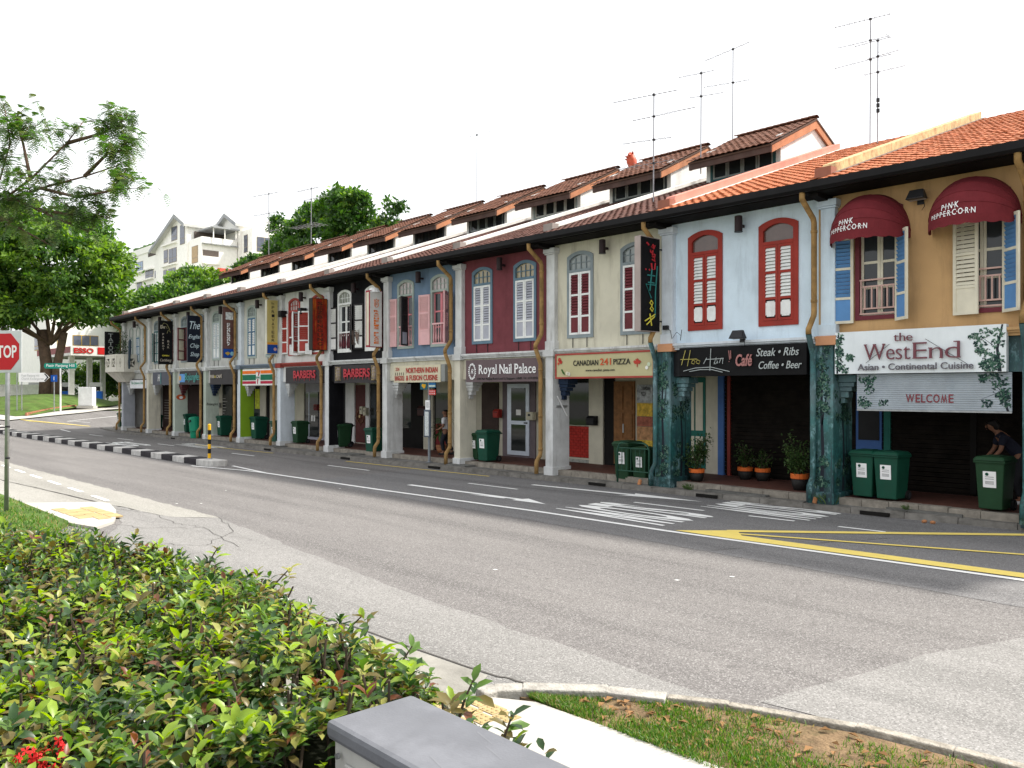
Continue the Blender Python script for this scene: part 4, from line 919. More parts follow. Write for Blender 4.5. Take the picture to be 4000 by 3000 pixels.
front('door_pane', dglass, -19.86,-19.2,1.42,2.47,.1); front('door_pane', dglass, -19.86,-19.2,.46,1.30,.1); front('door_handle', darkmetal, -19.25,-19.12,1.34,1.38,.12); front('door_notice', white, -19.62,-19.4,1.6,1.78,.106)
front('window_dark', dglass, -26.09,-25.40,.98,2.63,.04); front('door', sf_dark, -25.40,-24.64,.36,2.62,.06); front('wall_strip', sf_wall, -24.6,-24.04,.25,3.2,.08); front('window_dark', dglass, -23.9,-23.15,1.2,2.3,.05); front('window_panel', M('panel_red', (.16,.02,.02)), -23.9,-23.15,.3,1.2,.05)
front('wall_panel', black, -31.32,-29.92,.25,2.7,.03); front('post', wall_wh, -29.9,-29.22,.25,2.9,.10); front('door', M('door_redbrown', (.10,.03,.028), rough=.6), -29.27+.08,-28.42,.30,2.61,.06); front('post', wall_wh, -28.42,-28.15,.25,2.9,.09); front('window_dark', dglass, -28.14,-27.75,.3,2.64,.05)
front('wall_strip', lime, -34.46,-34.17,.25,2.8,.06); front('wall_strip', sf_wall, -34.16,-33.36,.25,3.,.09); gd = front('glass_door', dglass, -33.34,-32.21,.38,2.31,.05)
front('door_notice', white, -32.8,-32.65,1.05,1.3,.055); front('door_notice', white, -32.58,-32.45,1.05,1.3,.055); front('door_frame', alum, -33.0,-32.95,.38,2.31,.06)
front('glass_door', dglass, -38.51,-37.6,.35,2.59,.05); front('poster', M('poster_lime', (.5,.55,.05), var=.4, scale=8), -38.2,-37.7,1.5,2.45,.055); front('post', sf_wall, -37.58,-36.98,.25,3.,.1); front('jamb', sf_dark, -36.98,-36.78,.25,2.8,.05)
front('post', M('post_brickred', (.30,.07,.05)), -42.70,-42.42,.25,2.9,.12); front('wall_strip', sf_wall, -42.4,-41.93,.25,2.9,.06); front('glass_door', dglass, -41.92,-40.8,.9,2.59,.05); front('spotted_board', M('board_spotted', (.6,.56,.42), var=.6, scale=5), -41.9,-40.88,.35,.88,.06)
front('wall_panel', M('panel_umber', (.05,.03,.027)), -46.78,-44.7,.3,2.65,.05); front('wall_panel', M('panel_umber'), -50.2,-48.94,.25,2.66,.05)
# lettering inside the walkway
txt('SEVEN', lwhite, H[5], -31.45-B[5]+.1, -30.6-B[5]+.1, 1.2, 1.35, 2.165, depth=.002) if False else None
redp = M('print_red', (.30,.015,.015), rough=.5)
stroke(redp, H[5], [[(0,1),(1,1),(.45,0)]], .55, .85, 1.55, 2.05, 2.15, .03)
for k, ch in enumerate('SEVEN'): txt(ch, M('print_grey', (.35,.35,.37)), H[5], .98, 1.12, 1.62-.17*k, 1.75-.17*k, 2.165, depth=.003)
for i, ln in ((2, 9), (0, 8)):
    for k in range(ln): box('chalk_line', M('chalk', (.35,.33,.30)), H[i], .4 if i else .3, random.uniform(.9,1.35), 2.143, 2.1455, .75+.15*k, .78+.15*k)
# things fixed to the shop fronts
def mailbox(label, m, x, z, w, hh, y=None):
    t = thing('letter_box', label, 'letter box', (x, (SY-.1) if y is None else y, z))
    b = MB(); b.prism([(0,0),(-.16,0),(-.18,hh*.75),(-.1,hh),(0,hh)], 'x', 0, w); b.build('box', m, t, bevel=.008)
    box('slot', black, t, .04, w-.04, -.19, -.17, hh*.62, hh*.68); box('door_flap', m, t, .02, w-.02, -.186, -.16, .03, hh*.55)
    return t
mailbox('red letter box beside the glazed nail shop door', M('letterbox_red', (.38,.04,.03), rough=.5), -20.56, 1.5, .26, .28)
mailbox('black letter box on the cream strip left of the wooden door', black, -16.46, 1.38, .32, .27)
mailbox('dark brown letter box on the post behind the bus stop', M('letterbox_umber', (.05,.02,.018), rough=.5), -24.72, 1.47, .42, .36)
def meter(label, x, z, w, hh, mm=None):
    t = thing('meter_box', label, 'meter box', (x, SY-.1, z))
    mm = mm or M('meter_beige', (.50,.47,.36), rough=.7)
    box('casing', mm, t, 0, w, -.14, 0, 0, hh, bevel=.008); box('lid', mm, t, .02, w-.02, -.155, -.142, .02, hh-.03); box('dial', pane_dark, t, w*.35, w*.65, -.16, -.156, hh*.5, hh*.75); return t
meter('beige meter box right of the glazed nail shop door', -19.03, 1.46, .33, .26)
meter('left one of two beige meter boxes beside the ship wheel door', -28.62, 1.45, .2, .30); meter('right one of two beige meter boxes beside the ship wheel door', -28.37, 1.40, .2, .30)
meter('dark red meter box behind the downpipe of the white shophouse', -32.25, 1.53, .3, .26, M('meter_red', (.14,.02,.02), rough=.6))
meter('grey meter box beside the spotted board of the pub', -42.2, 1.5, .18, .25, M('meter_grey', (.30,.30,.29), rough=.6))
wl = thing('ship_wheel', 'wooden ship wheel hung on the red brown door', 'ship wheel', (-28.80, SY-.09, 1.35))
wm_ = M('wheel_wood', (.16,.075,.04), rough=.5)
b = MB(); b.tube([(.26*math.cos(a), 0, .26*math.sin(a)) for a in [2*math.pi*k/20 for k in range(21)]], .022, 6, caps=False); b.build('rim', wm_, wl, smooth=True)
for k in range(8):
    a = math.pi*k/4; MB().tube([(0,0,0),(.30*math.cos(a),0,.30*math.sin(a)),(.38*math.cos(a),0,.38*math.sin(a))], [.012,.014,.02], 6).build('spoke', wm_, wl)
MB().tube([(0,.02,0),(0,-.04,0)], .06, 10).build('hub', M('brass', (.5,.38,.18), rough=.3, metal=.8), wl)

# ------------------------------------------------------------------ sign boards over the shops
ink_k = M('ink_black', (.02,.02,.02), rough=.5); ink_w = M('ink_white', (.80,.80,.80), rough=.5, var=.03); ink_r = M('ink_red', (.42,.03,.025), rough=.5); ink_g = M('ink_brown', (.10,.045,.05), rough=.6)
sb_dark = M('sign_charcoal', (.032,.028,.03), rough=.55, var=.15); sb_mauve = M('sign_mauvebrown', (.125,.088,.095), rough=.5, var=.06); sb_black = M('sign_black', (.007,.007,.008), rough=.6, var=.3, spec=.12)
def board(name, label, x0, x1, z0, z1, m, y=15.98, t=.12, frame=None, cat='sign board'):
    s = thing(name, label, cat, ((x0+x1)/2, y, z0), group='sign boards over the shopfronts'); w = (x1-x0)/2
    box('panel', m, s, -w, w, 0, t, 0, z1-z0)
    if frame:
        f = MB(); q = .045
        for a in ((-w,w,z1-z0-q,z1-z0),(-w,w,0,q),(-w,-w+q,q,z1-z0-q),(w-q,w,q,z1-z0-q)): f.box(a[0],a[1],-.015,.0,a[2],a[3])
        f.build('border', frame, s)
    return s, w, z1-z0
# the west end
we_m = M('west_end_white', (.72,.77,.80), rough=.5, var=.05, dirt=.25, dcol=(.4,.45,.48))
s, w, hh = board('sign_board', 'white restaurant sign board with raised maroon letters and painted trees at both ends', -7.86, -4.80, 2.72, 3.54, we_m)
mar = M('letter_maroon', (.17,.06,.075), rough=.5)
txt_serif('the', mar, s, -.36, -.02, .60, .15, -.03, bold=-.008, depth=.025); txt_serif('West', mar, s, -.92, -.06, .26, .30, -.03, bold=-.012, depth=.03); txt_serif('End', mar, s, .0, .80, .26, .30, -.03, bold=-.012, depth=.03)
txt('Asian \u2022 Continental Cuisine', M('letter_grey', (.13,.12,.14)), s, -1.05, 1.02, .06, .185, -.025, bold=.004, depth=.02)
def sgn(u, v, l): return (min(max(u, -w+.004), w-.004), -.0012-.000012*l, min(max(v, .004), hh-.004))
painted(s, sgn, [(-w+.03+.10*random.random(), .03+.8*random.random(), .09, .10) for _ in range(10)] + [(-w+.22+.12*random.random(), .75*random.random(), .07, .07) for _ in range(4)] + [(w-.12-.32*random.random()*random.random(), .02+.8*random.random(), .11, .09) for _ in range(14)] + [(w-.5, .62, .1, .06), (w-.42, .38, .09, .06)], [[(w-.1,.0,.03),(w-.14,.4,.022),(w-.06,.82,.015)],[(w-.14,.4,.01),(w-.4,.62,.004)],[(-w+.05,.0,.02),(-w+.08,.8,.012)]], 26, .03, (5,4,4))
wires = MB(); wires.tube([(-.9,-.02,.2),(-.45,-.02,.55)], .004, 4); wires.tube([(.2,-.02,.62),(.95,-.02,.12)], .004, 4); wires.build('wire', darkmetal, s)
# welcome shutter
wb = thing('rolled_shutter', 'half lowered grey roller shutter reading welcome under the restaurant sign', 'roller shutter', (-6.11, 16.12, 2.03))
wsm = M('welcome_grey', (.33,.37,.41), rough=.5, var=.15, scale=2, dirt=.3, dcol=(.22,.30,.36))
for k in range(17): MB().prism([(-.012,0),(-.018,.02),(-.012,.038),(.01,.038),(.01,0)], 'x', -1.36, 1.36).build('slat', wsm, wb, loc=(0,0,.04*k))
painted(wb, lambda u, v, l: (min(max(u, -1.35), 1.35), -.0185-.000012*l, min(max(v, .0), .67)), [(-1.25+.45*random.random()**1.5, .05+.6*random.random(), .10, .08) for _ in range(9)] + [(1.28-.55*random.random()**1.5, .02+.62*random.random(), .11, .08) for _ in range(12)], [[(1.3,.0,.02),(1.2,.35,.012),(.85,.2,.004)],[(1.2,.35,.01),(1.0,.55,.004)]], 24, .03, (6,3,1))
box('bottom_rail', greymetal, wb, -1.36, 1.36, -.02, .02, -.03, -.002)
lpm = M('letter_plum', (.22,.05,.06))
for ch, a_, b_ in (('W',-.42,-.27),('E',-.245,-.165),('L',-.145,-.07),('C',-.055,.05),('O',.07,.18),('M',.2,.31),('E',.335,.42)): txt('W' if ch == 'M' else ch, lpm, wb, a_, b_, .295 if ch == 'M' else .14, .14 if ch == 'M' else .295, -.022, bold=.01, depth=.004)
# hoo ha cafe
s, w, hh = board('sign_board', 'black cafe sign board with hand drawn tube lettering for steak ribs coffee beer', -11.6, -8.46, 2.72, 3.37, sb_black)
ny = M('tube_yellow', (.48,.42,.12), rough=.4); nw = M('tube_white', (.42,.46,.46), rough=.4); nr = M('tube_rose', (.40,.18,.17), rough=.4)
HOO = [[(.02,.35),(.10,.95)],[(.14,.30),(.20,.95)],[(0,.58),(.33,.58)],[(.22,.45),(.25,.55),(.29,.5),(.27,.38),(.22,.42)],[(.31,.45),(.34,.55),(.39,.5),(.37,.38),(.32,.42)]]
HAA = [[(.46,.38),(.52,.62)],[(.50,.55),(.84,.57)],[(.58,.10),(.60,.98)],[(.66,.35),(.70,.62),(.73,.38)],[(.66,.42),(.69,.36),(.73,.46)],[(.76,.40),(.79,.58),(.83,.60),(.82,.36)],[(.06,.10),(.3,.22),(.6,.24),(.95,.05)],[(.18,.08),(.4,.15),(.62,.14),(.82,.03)]]
stroke(ny, s, HOO, -1.52, -.15, .06, .62, -.025, .008); stroke(nw, s, HAA, -1.52, -.15, .06, .62, -.025, .008)
stroke(nr, s, [[(0,1),(.3,.2)],[(.5,1),(.6,.3)],[(.1,.05),(.15,0)]], -.24, -.15, .3, .55, -.025, .01)
txt('Caf\u00e9', nr, s, -.06, .34, .2, .46, -.02, bold=.02, shear=.2, depth=.02)
txt('Steak \u2022 Ribs', nw, s, .44, 1.42, .40, .57, -.02, shear=.3, depth=.015); txt('Coffee \u2022 Beer', nw, s, .50, 1.48, .13, .29, -.02, shear=.3, depth=.015)
# pizza
s, w, hh = board('sign_board', 'pale khaki pizza sign board with red border and maple leaf', -15.58, -12.30, 2.70, 3.36, M('sign_khaki', (.46,.42,.24), rough=.45, var=.06), frame=M('border_red', (.34,.05,.04), rough=.5), y=15.96)
txt('CANADIAN', ink_k, s, -.98, -.12, .33, .47, -.012, bold=.008, depth=.006); txt('241', M('letter_orange', (.55,.10,.04)), s, -.06, .30, .33, .50, -.012, bold=.012, depth=.006); txt('PIZZA', ink_k, s, .38, .92, .335, .475, -.012, bold=.008, depth=.006)
txt('www.canadian pizza.com', ink_k, s, -.55, .42, .16, .24, -.012, depth=.005)
leafp = [(0,1),(.18,.72),(.38,.86),(.34,.5),(.7,.68),(.74,.52),(1,.44),(.62,.2),(.66,.08),(.12,.14),(.04,-.4),(-.04,-.4),(-.12,.14),(-.66,.08),(-.62,.2),(-1,.44),(-.74,.52),(-.7,.68),(-.34,.5),(-.38,.86),(-.18,.72)]
MB().prism([(1.13+.125*x, .32+.16*z) for x, z in leafp], 'y', -.02, -.012).build('maple_leaf', M('leaf_print_red', (.42,.05,.035)), s)
for (x, z, r_, c_) in ((-1.48,.50,.055,(.5,.06,.04)),(-1.43,.44,.05,(.45,.04,.03)),(-1.52,.40,.035,(.5,.08,.05)),(1.42,.24,.045,(.75,.75,.7)),(1.48,.32,.05,(.55,.62,.45)),(-1.20,.14,.05,(.7,.66,.5)),(-1.13,.12,.05,(.62,.6,.5))):
    MB().tube([(x,-.018,z),(x,-.012,z)], r_, 12).build('vegetable_print', M('print_%d%d' % (int(x*100), int(z*100)), c_), s)
MB().prism([(-1.42,.24),(-1.36,.14),(-1.28,.09),(-1.30,.15),(-1.38,.25)], 'y', -.018, -.012).build('chilli_print', M('print_green', (.05,.12,.03)), s)
# royal nail palace
s, w, hh = board('sign_board', 'mauve brown nail salon sign board with white lettering and ornate oval crest', -19.32, -16.2, 2.64, 3.29, sb_mauve, y=15.97)
txt_serif('Royal Nail Palace', ink_w, s, -.95, 1.44, .23, .27, -.012, bold=.012, depth=.008)
txt('224A Pasir Panjang Road | Level 2 | Singapore 118585  Tel : 6774 6543', ink_k, s, -1.05, 1.5, .045, .125, -.012, bold=.004, depth=.004)
cr = MB()
for k in range(22):
    a = 2*math.pi*k/22; r_ = .025 if k % 2 else .017
    cr.tube([(-1.26+.155*math.cos(a), -.02, .31+.225*math.sin(a)), (-1.26+.155*math.cos(a), -.01, .31+.225*math.sin(a))], r_, 8)
cr.tube([(-1.26+.13*math.cos(a), -.014, .31+.195*math.sin(a)) for a in [2*math.pi*k/28 for k in range(29)]], .009, 5, caps=False)
tag(cr.build('oval_crest', ink_w, s), kind='stuff'); txt('R', ink_w, s, -1.32, -1.20, .24, .38, -.012, shear=.3, depth=.005)
# northern indian
s, w, hh = board('sign_board', 'cream sign board with dark red lettering for northern indian food', -23.06, -20.55, 2.65, 3.20, M('sign_cream', (.60,.55,.40), rough=.5, var=.08, dirt=.25), y=15.96)
txt('NORTHERN INDIAN', ink_r, s, -.55, 1.12, .30, .475, -.012, bold=.012, depth=.005); txt('& FUSION CUISINE', ink_r, s, -.55, 1.12, .06, .235, -.012, bold=.012, depth=.005)
txt('226', ink_r, s, -1.14, -.92, .39, .49, -.012, bold=.005, depth=.004); txt('RANGOOLI', ink_r, s, -1.18, -.66, .06, .22, -.012, bold=.012, depth=.004)
for k in range(5): box('flame_mark', ink_k, s, -1.15+.11*k, -1.135+.11*k, -.018, -.01, .23, .33)
box('return_panel', M('sign_return', (.25,.26,.25)), s, w+.002, w+.2, .02, .12, .02, hh)
# barbers
dr = M('letter_bloodred', (.45,.035,.05), rough=.45)
for (x0, x1, lab) in ((-26.86,-23.92,'charcoal sign board with dripping red letters and caged lamps on the black shophouse'), (-30.56,-27.62,'charcoal sign board with dripping red letters on the white shophouse')):
    s, w, hh = board('sign_board', lab, x0, x1, 2.66, 3.30, sb_dark, y=15.97)
    txt('BARBERS', dr, s, -.78, .92, .20, .50, -.02, bold=.02, depth=.02)
    for k in range(9): MB().prism([(-.75+.2*k,.21),(-.72+.2*k,.21),(-.735+.2*k,.21-random.uniform(.05,.13))], 'y', -.03, -.02).build('drip', dr, s)
for x, lab in ((-26.55, 'left caged bulkhead lamp on the charcoal sign of the black shophouse'), (-24.20, 'right caged bulkhead lamp on the charcoal sign of the black shophouse')):
    t = thing('bulkhead_lamp', lab, 'lamp', (x, 15.96, 2.98)); brs = M('lamp_brass', (.42,.33,.17), rough=.35, metal=.6)
    MB().lathe([(.0,-.24),(.075,-.22),(.09,-.1),(.09,.1),(.075,.22),(0,.24)], 12).build('glass_tube', M('lamp_glass', (.36,.30,.27), rough=.2), t, smooth=True)
    g = MB()
    for z in (-.22,-.1,.02,.14,.24): g.tube([(.11*math.cos(a), .11*math.sin(a), z) for a in [2*math.pi*k/12 for k in range(13)]], .008, 4, caps=False)
    for k in range(6): a = 2*math.pi*k/6; g.tube([(.11*math.cos(a),.11*math.sin(a),-.25),(.11*math.cos(a),.11*math.sin(a),.27)], .007, 4)
    g.build('cage', brs, t)
# seven eleven
s, w, hh = board('sign_board', 'convenience store light box with orange green and red stripes', -34.40, -31.42, 2.60, 3.28, M('lightbox_white', (.72,.73,.70), rough=.4, var=.05, dirt=.15), y=15.95)
o7 = M('stripe_orange', (.75,.16,.02)); g7 = M('stripe_green', (.01,.14,.075)); r7 = M('stripe_red', (.42,.02,.05))
for a, b_ in ((-w+.03, -.22), (.22, w-.03)):
    box('stripe', o7, s, a, b_, -.012, 0, .49, .62); box('stripe', g7, s, a, b_, -.012, 0, .22, .45); box('stripe', r7, s, a, b_, -.012, 0, .07, .18)
MB().prism([(-.15,.56),(-.15,.62),(.16,.62),(.16,.56),(.05,.40),(-.05,.07),(-.02,.07),(-.02,.06),(-.08,.06),(-.08,.2),(.0,.42),(.04,.56)][::-1], 'y', -.014, 0).build('numeral', r7, s)
box('stripe', o7, s, -.16, .16, -.020, -.0145, .555, .63); box('word_panel', white, s, -.16, .16, -.022, -.0205, .27, .39); txt('ELEVEN', g7, s, -.15, .15, .285, .375, -.0225, bold=.02, depth=.004)
# far left boards
s, w, hh = board('sign_board', 'dark pub and cafe sign board left of the striped convenience store', -37.86, -35.0, 2.66, 3.33, sb_dark)
txt('PUB', M('letter_beige', (.5,.45,.38)), s, -1.35, -.95, .29, .44, -.015, bold=.015); txt('&', M('letter_gold', (.5,.42,.1)), s, -.90, -.75, .3, .42, -.015, bold=.015); txt('CAF\u00c9', M('letter_beige'), s, -.7, -.1, .29, .47, -.015, bold=.015)
s, w, hh = board('sign_board', 'charcoal board with a blue picture and teal script lettering', -41.5, -38.7, 2.67, 3.33, sb_dark)
box('picture', M('picture_blue', (.12,.30,.62), var=.3, scale=4), s, -1.38, -.72, -.012, 0, .12, .52); MB().tube([(-1.28,-.018,.32),(-1.28,-.012,.32)], .13, 14).build('picture_disc', M('picture_orange', (.6,.32,.1)), s)
txt('Bojangles', M('letter_teal', (.10,.36,.33)), s, -.72, 1.2, .1, .55, -.018, shear=.3, depth=.012)
s, w, hh = board('sign_board', 'bluish charcoal sign board with a single large letter at the parrot bar', -45.15, -42.5, 2.66, 3.33, M('sign_bluegrey', (.055,.06,.085), rough=.5))
txt('H', ink_w, s, -.55, -.25, .2, .55, -.012, bold=.005, shear=.25); box('edge_strip', M('picture_edge', (.08,.22,.22)), s, -.2, -.12, -.012, 0, .05, .62)  # the narrow box is a flat teal strip
s, w, hh = board('sign_board', 'small white hanging sign board under the corner balcony', -48.56, -46.1, 2.50, 2.95, M('sign_white', (.66,.67,.70), rough=.4), y=15.95)
box('back_frame', black, s, -w-.05, w, .12, .16, -.04, hh+.05); txt('The Queens Club', M('letter_green', (.10,.30,.2)), s, -1.0, .9, .2, .36, -.012, shear=.2, depth=.004)
# side wall prints on the piers
t = thing('oval_plaque', 'red oval plaque painted on the sage green pier', 'sign', (B[2]+.405, 16.32, 2.05), R(90))
e = MB(); e.prism([(.24*math.cos(a), .14*math.sin(a)) for a in [2*math.pi*k/24 for k in range(24)]][::-1], 'y', -.006, 0); e.build('oval', M('plaque_red', (.45,.09,.03)), t); e = MB(); e.prism([(.09*math.cos(a), .075*math.sin(a)-.02) for a in [2*math.pi*k/12 for k in range(12)]][::-1], 'y', -.010, -.006); e.build('centre', ink_w, t)
txt('Bojangles', ink_k, thing('pier_lettering', 'black script lettering on the sage green pier of the pub', 'lettering', (B[3]+.405, 16.32, 1.65), R(90)), -.28, .28, 0, .16, 0, shear=.3, depth=.003)

# ------------------------------------------------------------------ projecting signs
def proj(name, label, X0, X1, y0, y1, z0, z1, face, side):
    """box sign standing out from the wall; its face looks along the street (+x). local X runs from the outer edge to the wall"""
    s = thing(name, label, 'projecting sign', (X1, y0, z0), R(90), group='signs projecting from the upper floors'); D = y1-y0; T = max(X1-X0, .08)
    box('casing', side, s, 0, D, .012, T, 0, z1-z0); box('face', face, s, .02, D-.02, 0, .0115, .02, z1-z0-.02)
    b = MB()
    for z in (.25, z1-z0-.25): b.box(D, D+.18, T*.4, T*.4+.03, z, z+.03)
    b.build('bracket', darkmetal, s); return s, D, z1-z0
def vertical(body, m, s, x0, x1, ztop, size, step, y=-.006, bold=.0, shear=0):
    for k, ch in enumerate(body):
        if ch != ' ': txt(ch, m, s, x0, x1, ztop-step*k-size, ztop-step*k, y, bold=bold, shear=shear, depth=.004)
s, D, hh = proj('projecting_sign', 'tall black projecting cafe sign with yellow teal and red handwriting', -12.36, -12.18, 15.29, 16.02, 3.77, 5.98, sb_black, M('sign_side_taupe', (.36,.30,.28), rough=.7, var=.1))
yl_ = M('script_yellow', (.70,.62,.08), rough=.5); tl_ = M('script_teal', (.03,.20,.19), rough=.5); rd_ = M('script_red', (.48,.03,.04), rough=.5)
# word runs up the sign: u along height, v across
def up(lines, x0, x1, z0, z1): return [[(v, u) for u, v in ln] for ln in lines]
RT = lambda lines: [[(1-v, u) for u, v in ln] for ln in lines]
stroke(yl_, s, RT([[(.03,.85),(.24,.30)],[(.12,.95),(.30,.25)],[(.02,.5),(.30,.62)],[(.36,.45),(.42,.6),(.48,.5),(.42,.38),(.36,.45)],[(.50,.48),(.56,.62),(.62,.52),(.56,.4),(.50,.48)]]), .12, .66, .12, 1.1, -.012, .016)
stroke(tl_, s, RT([[(.0,.25),(.5,.22),(1,.10)],[(.36,.5),(.62,.85),(.62,.2)],[(.5,.6),(.95,.45)],[(.66,.7),(.66,.3)],[(.80,.75),(.80,.25)]]), .10, .66, .35, 1.55, -.012, .016)
stroke(rd_, s, RT([[(0,.55),(.10,.6)],[(.0,.85),(.10,.85)]]), .1, .6, 1.42, 1.75, -.012, .016)
stroke(rd_, s, RT([[(.25,.30),(.02,.34),(.0,.5),(.22,.55)],[(.36,.5),(.3,.32),(.44,.36),(.45,.52),(.47,.32)],[(.52,.3),(.62,.62),(.68,.6)],[(.5,.48),(.68,.46)],[(.75,.42),(.88,.45),(.80,.55),(.74,.4),(.86,.32)],[(.84,.72),(.92,.85)]]), .12, .7, 1.45, 2.12, -.012, .02)
s, D, hh = proj('projecting_sign', 'white and red lightbox sign with orange vertical lettering and crown', -24.08, -23.83, 15.52, 16.02, 3.85, 5.75, M('lightbox_grey', (.60,.60,.58), rough=.4), M('sign_side_crimson', (.30,.025,.04), rough=.5))
og = M('letter_orangered', (.70,.17,.02), rough=.5)
for k, ch in enumerate("RACHEL'S PLACE"):
    if ch != ' ': txt(ch, og, s, .16, .36, 1.18-.082*k, 1.245-.082*k, -.006, bold=.03, depth=.004)
stroke(og, s, [[(.5+.4*math.cos(a), .5+.45*math.sin(a)) for a in [2*math.pi*k/14 for k in range(15)]], [(.35,.3),(.35,.7),(.6,.7),(.6,.5),(.35,.5)], [(.1,.9),(.05,1.25),(.3,1.05),(.5,1.35),(.7,1.05),(.95,1.25),(.9,.9)]], .16, .36, 1.33, 1.55, -.01, .010)
box('front_face', M('lightbox_cream', (.62,.58,.46), rough=.4), s, -.006, 0, .05, .2, .06, hh-.06); b = MB(); b.tube([(D/2, .12, hh-.05), (D/2, .12, hh+.10)], [.22, .14], 12); b.build('cap', ink_w, s)
s, D, hh = proj('projecting_sign', 'fire patterned red and orange projecting sign with dark vertical letters', -27.69, -27.43, 15.40, 16.02, 3.87, 5.78, None or M('flame_print', (.20,.014,.006), rough=.5, var=.6, scale=3, dirt=1., dcol=(.55,.20,.012), streak=(5,5,.6)), M('sign_side_blackgreen', (.03,.03,.026)))
vertical('SEZBENGUNG', M('letter_umber', (.07,.02,.012)), s, .2, .42, 1.78, .125, .165, bold=.02)
s, D, hh = proj('projecting_sign', 'tall mustard yellow projecting sign with a blue foot and thin vertical letters', -31.43, -31.30, 15.53, 16.02, 3.85, 6.04, M('sign_mustard', (.50,.42,.15), rough=.5, var=.06), M('sign_side_cream', (.6,.58,.48)))
vertical('PRIVATEER', ink_k, s, .21, .33, 1.93, .11, .165); txt('The', ink_k, s, .18, .32, 2.0, 2.07, -.006, depth=.003)
box('foot_panel', M('panel_royalblue', (.01,.06,.30), rough=.4), s, .022, D-.022, -.006, -.0005, .03, .38); box('foot_stripe', M('stripe_amber', (.60,.28,.04)), s, .022, D-.022, -.006, -.0005, .382, .47); MB().tube([(.36,-.012,.2),(.36,-.006,.2)], .07, 12).build('foot_disc', M('disc_pale', (.5,.3,.3)), s)
s, D, hh = proj('projecting_sign', 'brown timber slatted projecting sign with white lettering and blue foot panel', -35.40, -35.31, 15.49, 16.02, 3.80, 6.03, M('sign_brownback', (.09,.05,.045)), M('sign_brownback'))
for k in range(12): box('slat', M('slat_brown', (.15,.075,.065), rough=.7, var=.3, scale=3), s, .03+.04*k, .06+.04*k, -.02, -.001, .42, hh-.02)
for k, ch in enumerate('Drunkmunky'[::1]): txt(ch, ink_w, s, .16, .30, 1.45-.10*k-.0, 1.53-.10*k, -.022, bold=.03, depth=.006)
box('logo_panel', M('logo_pale', (.6,.62,.62), var=.5, scale=12), s, .1, .44, -.03, -.021, 1.68, 2.0); box('foot_panel', M('panel_royalblue'), s, .01, D-.01, -.012, -.001, .02, .40); MB().tube([(.40,-.02,.2),(.40,-.012,.2)], .09, 12).build('foot_disc', M('disc_sky', (.25,.5,.6)), s); MB().prism([(.06,.22),(.2,.12),(.33,.22),(.2,.28)], 'y', -.02, -.012).build('foot_wings', M('wing_gold', (.42,.28,.05)), s)
s, D, hh = proj('projecting_sign', 'navy black projecting sign with pale script for an english chip shop', -38.9, -38.79, 15.31, 16.02, 3.70, 5.88, M('sign_navyblack', (.008,.011,.022), rough=.4), M('sign_navyblack'))
for (wd, z, x0, x1, hgt) in (('The', 1.55, .10, .58, .36), ('English', 1.05, .04, .66, .24), ('Chip', .62, .12, .54, .26), ('Shop', .22, .12, .54, .26)): txt(wd, M('script_ice', (.55,.66,.72)), s, x0, x1, z, z+hgt, -.006, shear=.35, depth=.004)
s, D, hh = proj('projecting_sign', 'black projecting bar sign with small vertical lettering and parrot outline', -42.6, -42.48, 15.33, 16.02, 3.69, 5.87, sb_black, M('sign_side_blackgreen'))
vertical('PARROT', M('letter_beige'), s, .17, .26, 1.55, .095, .15); vertical('BAR', M('letter_beige'), s, .42, .51, 1.2, .095, .15); txt('OPEN', M('script_yellow'), s, .16, .5, .40, .47, -.006, bold=.02); txt('Carlsberg', M('letter_beige'), s, .06, .62, .1, .28, -.006, shear=.3)
stroke(M('tube_parrot', (.45,.42,.2)), s, [[(.1,.6),(.3,.9),(.6,.8),(.8,.4),(.9,.1),(.7,.3),(.6,0)],[(.2,.55),(.5,.6),(.6,.4)],[(.0,.7),(.15,.45),(.3,.5)]], .08, .62, 1.55, 2.12, -.01, .008); txt('De', M('letter_beige'), s, .08, .30, 1.78, 1.95, -.006, bold=.02)
s, D, hh = proj('projecting_sign', 'black projecting pub sign with outlined letters and a butterfly on the far corner', -50.3, -50.17, 15.15, 16.02, 3.84, 5.70, sb_black, sb_black)
for k, ch in enumerate('TATOO'): txt(ch, M('letter_silver', (.36,.38,.38)), s, .16, .42, 1.55-.235*k, 1.75-.235*k, -.006, depth=.003)
txt('PUB &\nLEVEL', M('letter_silver'), s, .14, .5, .08, .34, -.006, depth=.003); stroke(M('letter_silver'), s, [[(.5,.2),(.1,.9),(.0,.5),(.5,.3),(.1,.05),(.5,.2),(.9,.95),(1,.6),(.5,.3)]], .48, .78, .5, .85, -.008, .006)

